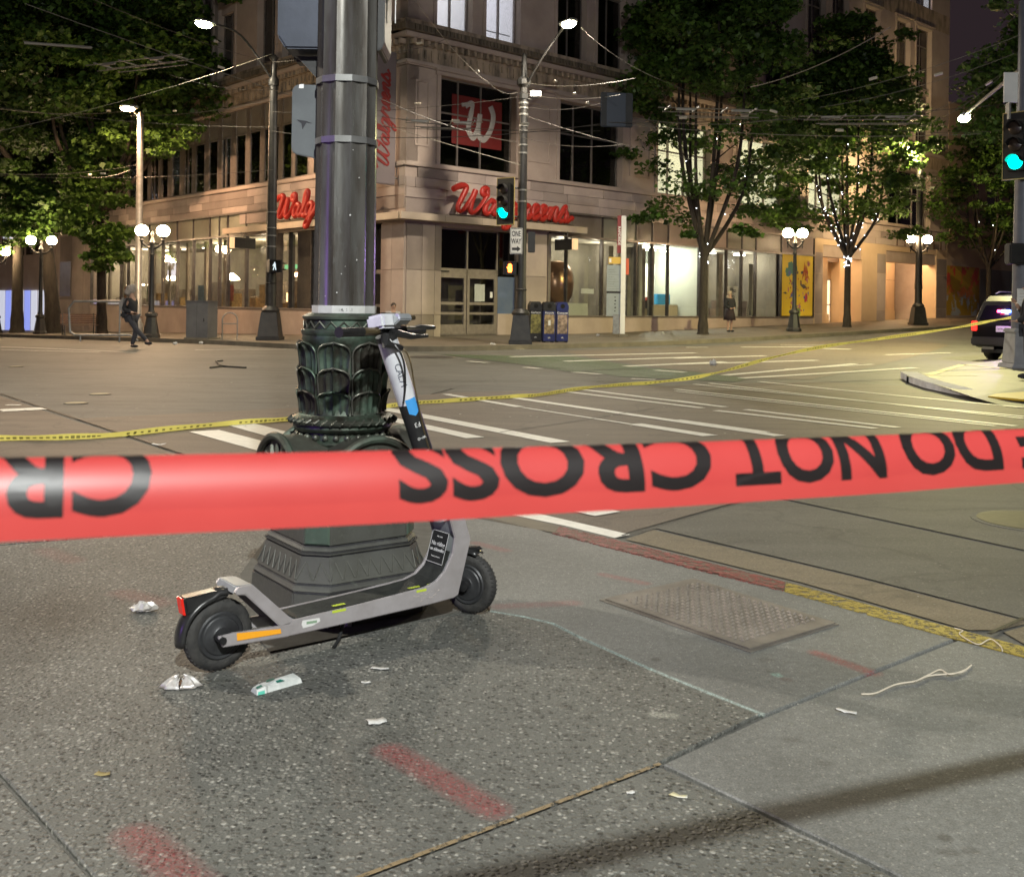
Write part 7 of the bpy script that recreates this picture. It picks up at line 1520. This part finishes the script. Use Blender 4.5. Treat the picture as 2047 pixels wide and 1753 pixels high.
def string(pts, label, r=.0028, loops=None):
    P = [GZ(*p, .004) for p in pts]; t = thing('string_piece', label, 'string', P[0]); T(catmull([p - P[0] + Vector((0, 0, .0015)) for p in P], 6), r, 6).build('strand', mat('off_white_string', (.56, .50, .40), .8), t, sm=True)
    if loops: T(catmull([GZ(*p, .004) - P[0] + Vector((0, 0, .004)) for p in loops], 6), r * .9, 6).build('strand', bpy.data.materials['off_white_string'], t, sm=True)
string([(1722, 1388), (1750, 1386), (1790, 1369), (1830, 1362), (1855, 1352), (1880, 1349), (1905, 1347), (1925, 1343), (1942, 1330)], 'long loose knotted off white string lying on the slab at right', loops=[(1830, 1364), (1862, 1348), (1880, 1341), (1900, 1350), (1932, 1340)])
string([(1908, 1256), (1925, 1261), (1918, 1268), (1945, 1285), (1960, 1288), (1980, 1278), (2000, 1292), (2004, 1302)], 'short curly off white string lying on the yellow kerb', .0022)
# sandy filler in the joint
def ground_strip(px, width, m, parent, name, z=.0):
    P = [GZ(*p, z) for p in px]
    for i in range(len(P) - 1):
        a, b = P[i], P[i + 1]; d = (b - a).normalized(); n_ = Vector((-d.y, d.x, 0)) * width / 2
        MB().add([a - n_ + Vector((0, 0, .0012)), b - n_ + Vector((0, 0, .0012)), b + n_ + Vector((0, 0, .0012)), a + n_ + Vector((0, 0, .0012))], [(0, 1, 2, 3)]).build(name, m, parent, up_=True)
ground_strip([(1320, 1526), (1010, 1643), (700, 1760), (400, 1873)], .014, wornpaint('sandy_filler', (.25, .185, .10), .44), near, 'joint_filler'); ground_strip([(-378, 1130), (0, 1088), (480, 1048)], .012, wornpaint('pale_filler', (.26, .22, .14), .47), near, 'joint_filler')
pf = mat('column_footing', (.10, .10, .088), .8, col2=(.07, .068, .06), nscale=12, bmp=.3)
pfo = thing('column_footing_slab', None, None); pfo['kind'] = 'structure'
q = [GZ(*p) for p in [(540, 1305), (960, 1216), (905, 1120), (880, 1040), (560, 1040), (480, 1150), (500, 1260)]]; MB().prism([(p.x, p.y) for p in q], .0005, .006).build('footing_plate', pf, pfo)
def specks():
    rd = random.Random(21); mb = MB()
    for k in range(260):
        x, y = rd.uniform(0, 2047), 1080 + 670 * rd.random() ** 1.4; P = GZ(x, y, .0015); r_ = rd.uniform(.0012, .0045); n = 5
        mb.add([(P.x + r_ * rd.uniform(.5, 1.3) * math.cos(2 * pi * j / n), P.y + r_ * rd.uniform(.5, 1.3) * math.sin(2 * pi * j / n), P.z + rd.uniform(0, .002)) for j in range(n)], [tuple(range(n))])
    for k in range(170):
        P = onroad(rd.uniform(0, 2047), 710 + 160 * rd.random(), .016); r_ = rd.uniform(.006, .022); n = 5
        mb.add([(P.x + r_ * rd.uniform(.5, 1.3) * math.cos(2 * pi * j / n), P.y + r_ * rd.uniform(.5, 1.3) * math.sin(2 * pi * j / n), P.z + rd.uniform(0, .004)) for j in range(n)], [tuple(range(n))])
    o = mb.build('litter_specks', mat('pale_specks', (.38, .37, .33), .8), up_=True); tag(o, 'tiny pale bits of litter scattered over the pavement and road', 'litter', kind='stuff')
specks()
# covers and litter in the road
def ring(px, py, r_, label, m, rim=None):
    P = onroad(px, py, .006); t = thing('manhole_cover', label, 'manhole cover', P); MB().lathe([(r_, 0), (r_, .006), (r_ * .93, .008)], 28).build('lid', m, t); MB().lathe([(r_ * 1.12, 0), (r_ * 1.12, .004)], 28).build('rim', rim or M['kerb'], t)
ring(862, 714, .55, 'dark round cast iron cover in the road near the far kerb', tar); ring(2062, 1042, .30, 'round grooved cover cut off by the right edge', mat('worn_iron', (.085, .075, .055), .6, .3, col2=(.06, .055, .04), nscale=20), M['asphalt'])
for x, y, r_ in ((32, 733, .12), (200, 788, .13), (152, 806, .13)): ring(x, y, r_, {32: 'pale round road patch furthest left', 200: 'pale round road patch right of the other two', 152: 'scuffed pale round road patch nearest the tape'}[x], mat('pale_patch', (.30, .26, .17), .7), M['asphalt'])
ob = thing('tar_loop', 'dark bent strip of rubber lying in the road left of the ornate column', 'litter', onroad(450, 735)); P = [onroad(x, y, .02) - ob.location for x, y in ((420, 735), (445, 732), (492, 735), (460, 733), (440, 731), (432, 722), (445, 721))]; T(P, .018, 6).build('strip', tar, ob)
for x, y in ((310, 682), (350, 687), (402, 686), (568, 694), (1195, 672), (1325, 668)):
    P = onroad(x, y + 2) if x < 600 else onwalk(x, y); crumple('paper_lump', 'small white paper lump lying by the far kerb', 'litter', P, .07, .05, .07, pap, x)['group'] = 'paper lumps by the far kerb'

# ---------------------------------------------------------------- overhead wires
wr = random.Random(2)
def place_(x, y):
    if x < 230: return 'the left tree crowns'
    if x < 420: return 'the amber lamp'
    if x < 600: return 'the left dark pole'
    if x < 860: return 'the ornate column'
    if x < 1000: return 'the red corner window sign'
    if x < 1100: return 'the far signal pole'
    if x < 1300: return 'the hanging dark sign'
    if x < 1700: return 'the tall dark tree'
    return 'the top right lamp' if y < 160 else 'the right edge pole'
from collections import Counter
wcount = Counter(); ORD = ('', ', second', ', third', ', fourth', ', fifth', ', sixth')
def wire(a, b, r_=.009, m=None, sag=.0, ins=None):
    P, Q = AT(*a), AT(*b); ky = tuple(sorted((place_(*a[:2]), place_(*b[:2])))); wcount[ky] += 1
    lb = 'overhead wire %s' % (('near ' + ky[0]) if ky[0] == ky[1] else ('between ' + ky[0] + ' and ' + ky[1])) + ORD[min(5, wcount[ky] - 1)]
    t = thing('overhead_wire', lb, 'overhead wire', P, 0, 'overhead wires'); n = 12
    pts = [(Q - P) * (i / n) + Vector((0, 0, -sag * 4 * (i / n) * (1 - i / n))) for i in range(n + 1)]; T(pts, r_, 5).build('cable', m or M['wire'], t)
    for f in (ins or ()):
        c = (Q - P) * f; d = (Q - P).normalized() * .09; T([c - d, c + d], .034, 7).build('insulator', mat('pale_insulator', (.5, .45, .36), .5), t)
W_ = [((50, 8, 26), (1040, 330, 31.7)), ((120, -30, 20), (560, 130, 32.5)), ((0, 262, 30), (545, 108, 32.8)), ((0, 218, 34), (258, 222, 39)), ((0, 215, 33), (540, 255, 33)), ((260, 232, 39), (545, 200, 33)), ((545, 225, 32.8), (1035, 195, 31.7)),
      ((545, 180, 32.8), (340, 150, 28)), ((545, 262, 32.8), (742, 262, 31)), ((742, 190, 22), (1035, 285, 31.6)), ((742, 230, 24), (1200, 262, 26)), ((742, 252, 24), (1240, 246, 26)), ((742, 275, 24), (1250, 240, 26)), ((830, 0, 20), (975, 165, 28)), ((975, 165, 28), (1035, 185, 31.7)),
      ((1045, 165, 31.7), (1270, 157, 24)), ((1045, 185, 31.7), (1240, 190, 24)), ((1045, 230, 31.7), (1450, 330, 30)), ((1045, 212, 31.7), (1210, 205, 25)), ((1045, 275, 31.7), (1240, 290, 28)), ((1265, 235, 25), (1560, 238, 24)), ((1265, 250, 25), (1960, 268, 24.5)), ((1160, 55, 30), (1320, 160, 27)),
      ((1320, 160, 27), (1600, 238, 25)), ((1500, 175, 24), (1780, 55, 20)), ((1600, 200, 24), (2040, 70, 22)), ((1640, 215, 24), (2040, 103, 23)), ((1780, 250, 26), (2000, 150, 24.5)), ((1840, 255, 27), (2010, 145, 24.5)), ((1640, 240, 25), (2000, 262, 24.5)), ((1200, 245, 25), (2047, 205, 24)), ((545, 340, 32.8), (0, 352, 36)), ((275, 330, 39.7), (0, 348, 36)), ((260, 340, 39), (160, 352, 36)), ((545, 90, 32.5), (742, 30, 30)), ((545, 125, 32.5), (742, 75, 30)), ((742, 105, 30), (900, 75, 31))]
for i, (a, b) in enumerate(W_): wire(a, b, .0062 if i % 3 else .0085, M['brightwire'] if i in (0, 2, 13, 15, 16, 20, 21, 26, 24, 25) else M['wire'], sag=.15, ins=[(.35,), (.6,), None, (.82,), None][i % 5])
def switch(x, y, Y, L_, rz, label):
    P = AT(x, y, Y); t = thing('trolley_switch', label, 'trolley wire fitting', P, R(rz))
    for k, (dy, dz) in enumerate(((-.25, 0), (.25, 0), (-.25, -.18), (.25, -.12))): T([(-L_ / 2 + .2 * k, dy, dz), (L_ / 2 - .1 * k, dy, dz)], .012, 6).build('rail', M['brightwire'], t)
    for q in np.linspace(-L_ / 2.5, L_ / 2.5, 4): T([(q, -.3, .03), (q, .3, .03)], .016, 6).build('crossbar', M['galv'], t)
    for q in (-L_ / 4, L_ / 4): B(q - .22, q + .22, -.27, -.24, -.06, -.01).build('runner', M['brightwire'], t)
switch(280, 125, 26, 3.2, -25, 'trolley wire crossing rails hanging in front of the left tree crown'); switch(880, 245, 27, 2.2, 8, 'trolley wire fitting hanging in front of the red corner window sign')
switch(1420, 222, 24.5, 2.6, 4, 'trolley wire fitting left of the pair before the right trees'); switch(1720, 236, 25, 3.0, -6, 'trolley wire fitting right of the pair before the right trees')
tb = thing('span_tube', 'pale rod insulator in the top left tree crown', 'trolley wire fitting', AT(48, 86, 24)); T([(0, 0, 0), AT(184, 96, 24.6) - AT(48, 86, 24)], .035, 8).build('rod', M['brightwire'], tb)

# ---------------------------------------------------------------- near light: street lamp on the pavement behind the photographer
LN = Vector((2.0, -7.0, 8.6)); tl_ = thing('street_light_pole', 'pavement street lamp standing behind the photographer', 'pole', (3.6, -8.0, 0))
big_base(tl_, 1.4, .36); MB().lathe([(.18, 1.4), (.13, 8.6)], 12).build('post', M['pole'], tl_, sm=True); T([(0, 0, 8.4), LN - Vector((3.6, -8.0, 0)) + Vector((0, 0, .1))], .035).build('lamp_arm', M['pole'], tl_); cobra(tl_, Vector((3.6, -8.0, 0)), LN, ledM)
lamp('street_lamp_light', LN - Vector((0, 0, .25)), 3700, (.96, .99, .96), .14)
tl2 = thing('street_light_pole', 'street lamp on the near pavement far out to the left', 'pole', (-15, 8, 0)); big_base(tl2, 1.4, .36); MB().lathe([(.18, 1.4), (.13, 9.2)], 12).build('post', M['pole'], tl2, sm=True); T([(0, 0, 8.9), (2.5, 1.2, 9.45)], .035).build('lamp_arm', M['pole'], tl2); cobra(tl2, Vector((-15, 8, 0)), Vector((-12.5, 9.2, 9.35)), ledM)
lamp('street_lamp_light', Vector((-12.5, 9.2, 9.1)), 2500, (1, .90, .75), .14, 'SPOT', 166, None, .3)
tree(Vector((-1.5, -3.0, 0)), 'young maple street tree standing behind the photographer on the near pavement', 1, 3.0, 5, (.1, .2, 3.5, 6.6, 1.75), .5, 90, 80, .11, 0, 61, .08)  # unseen tree, added so its crown darkens the left foreground
lamp('strobe_light', Vector((-9.0, -1.0, 1.6)), 110, (.38, .12, 1), .05)  # unseen stand-in for a police strobe, added for the column's violet streak
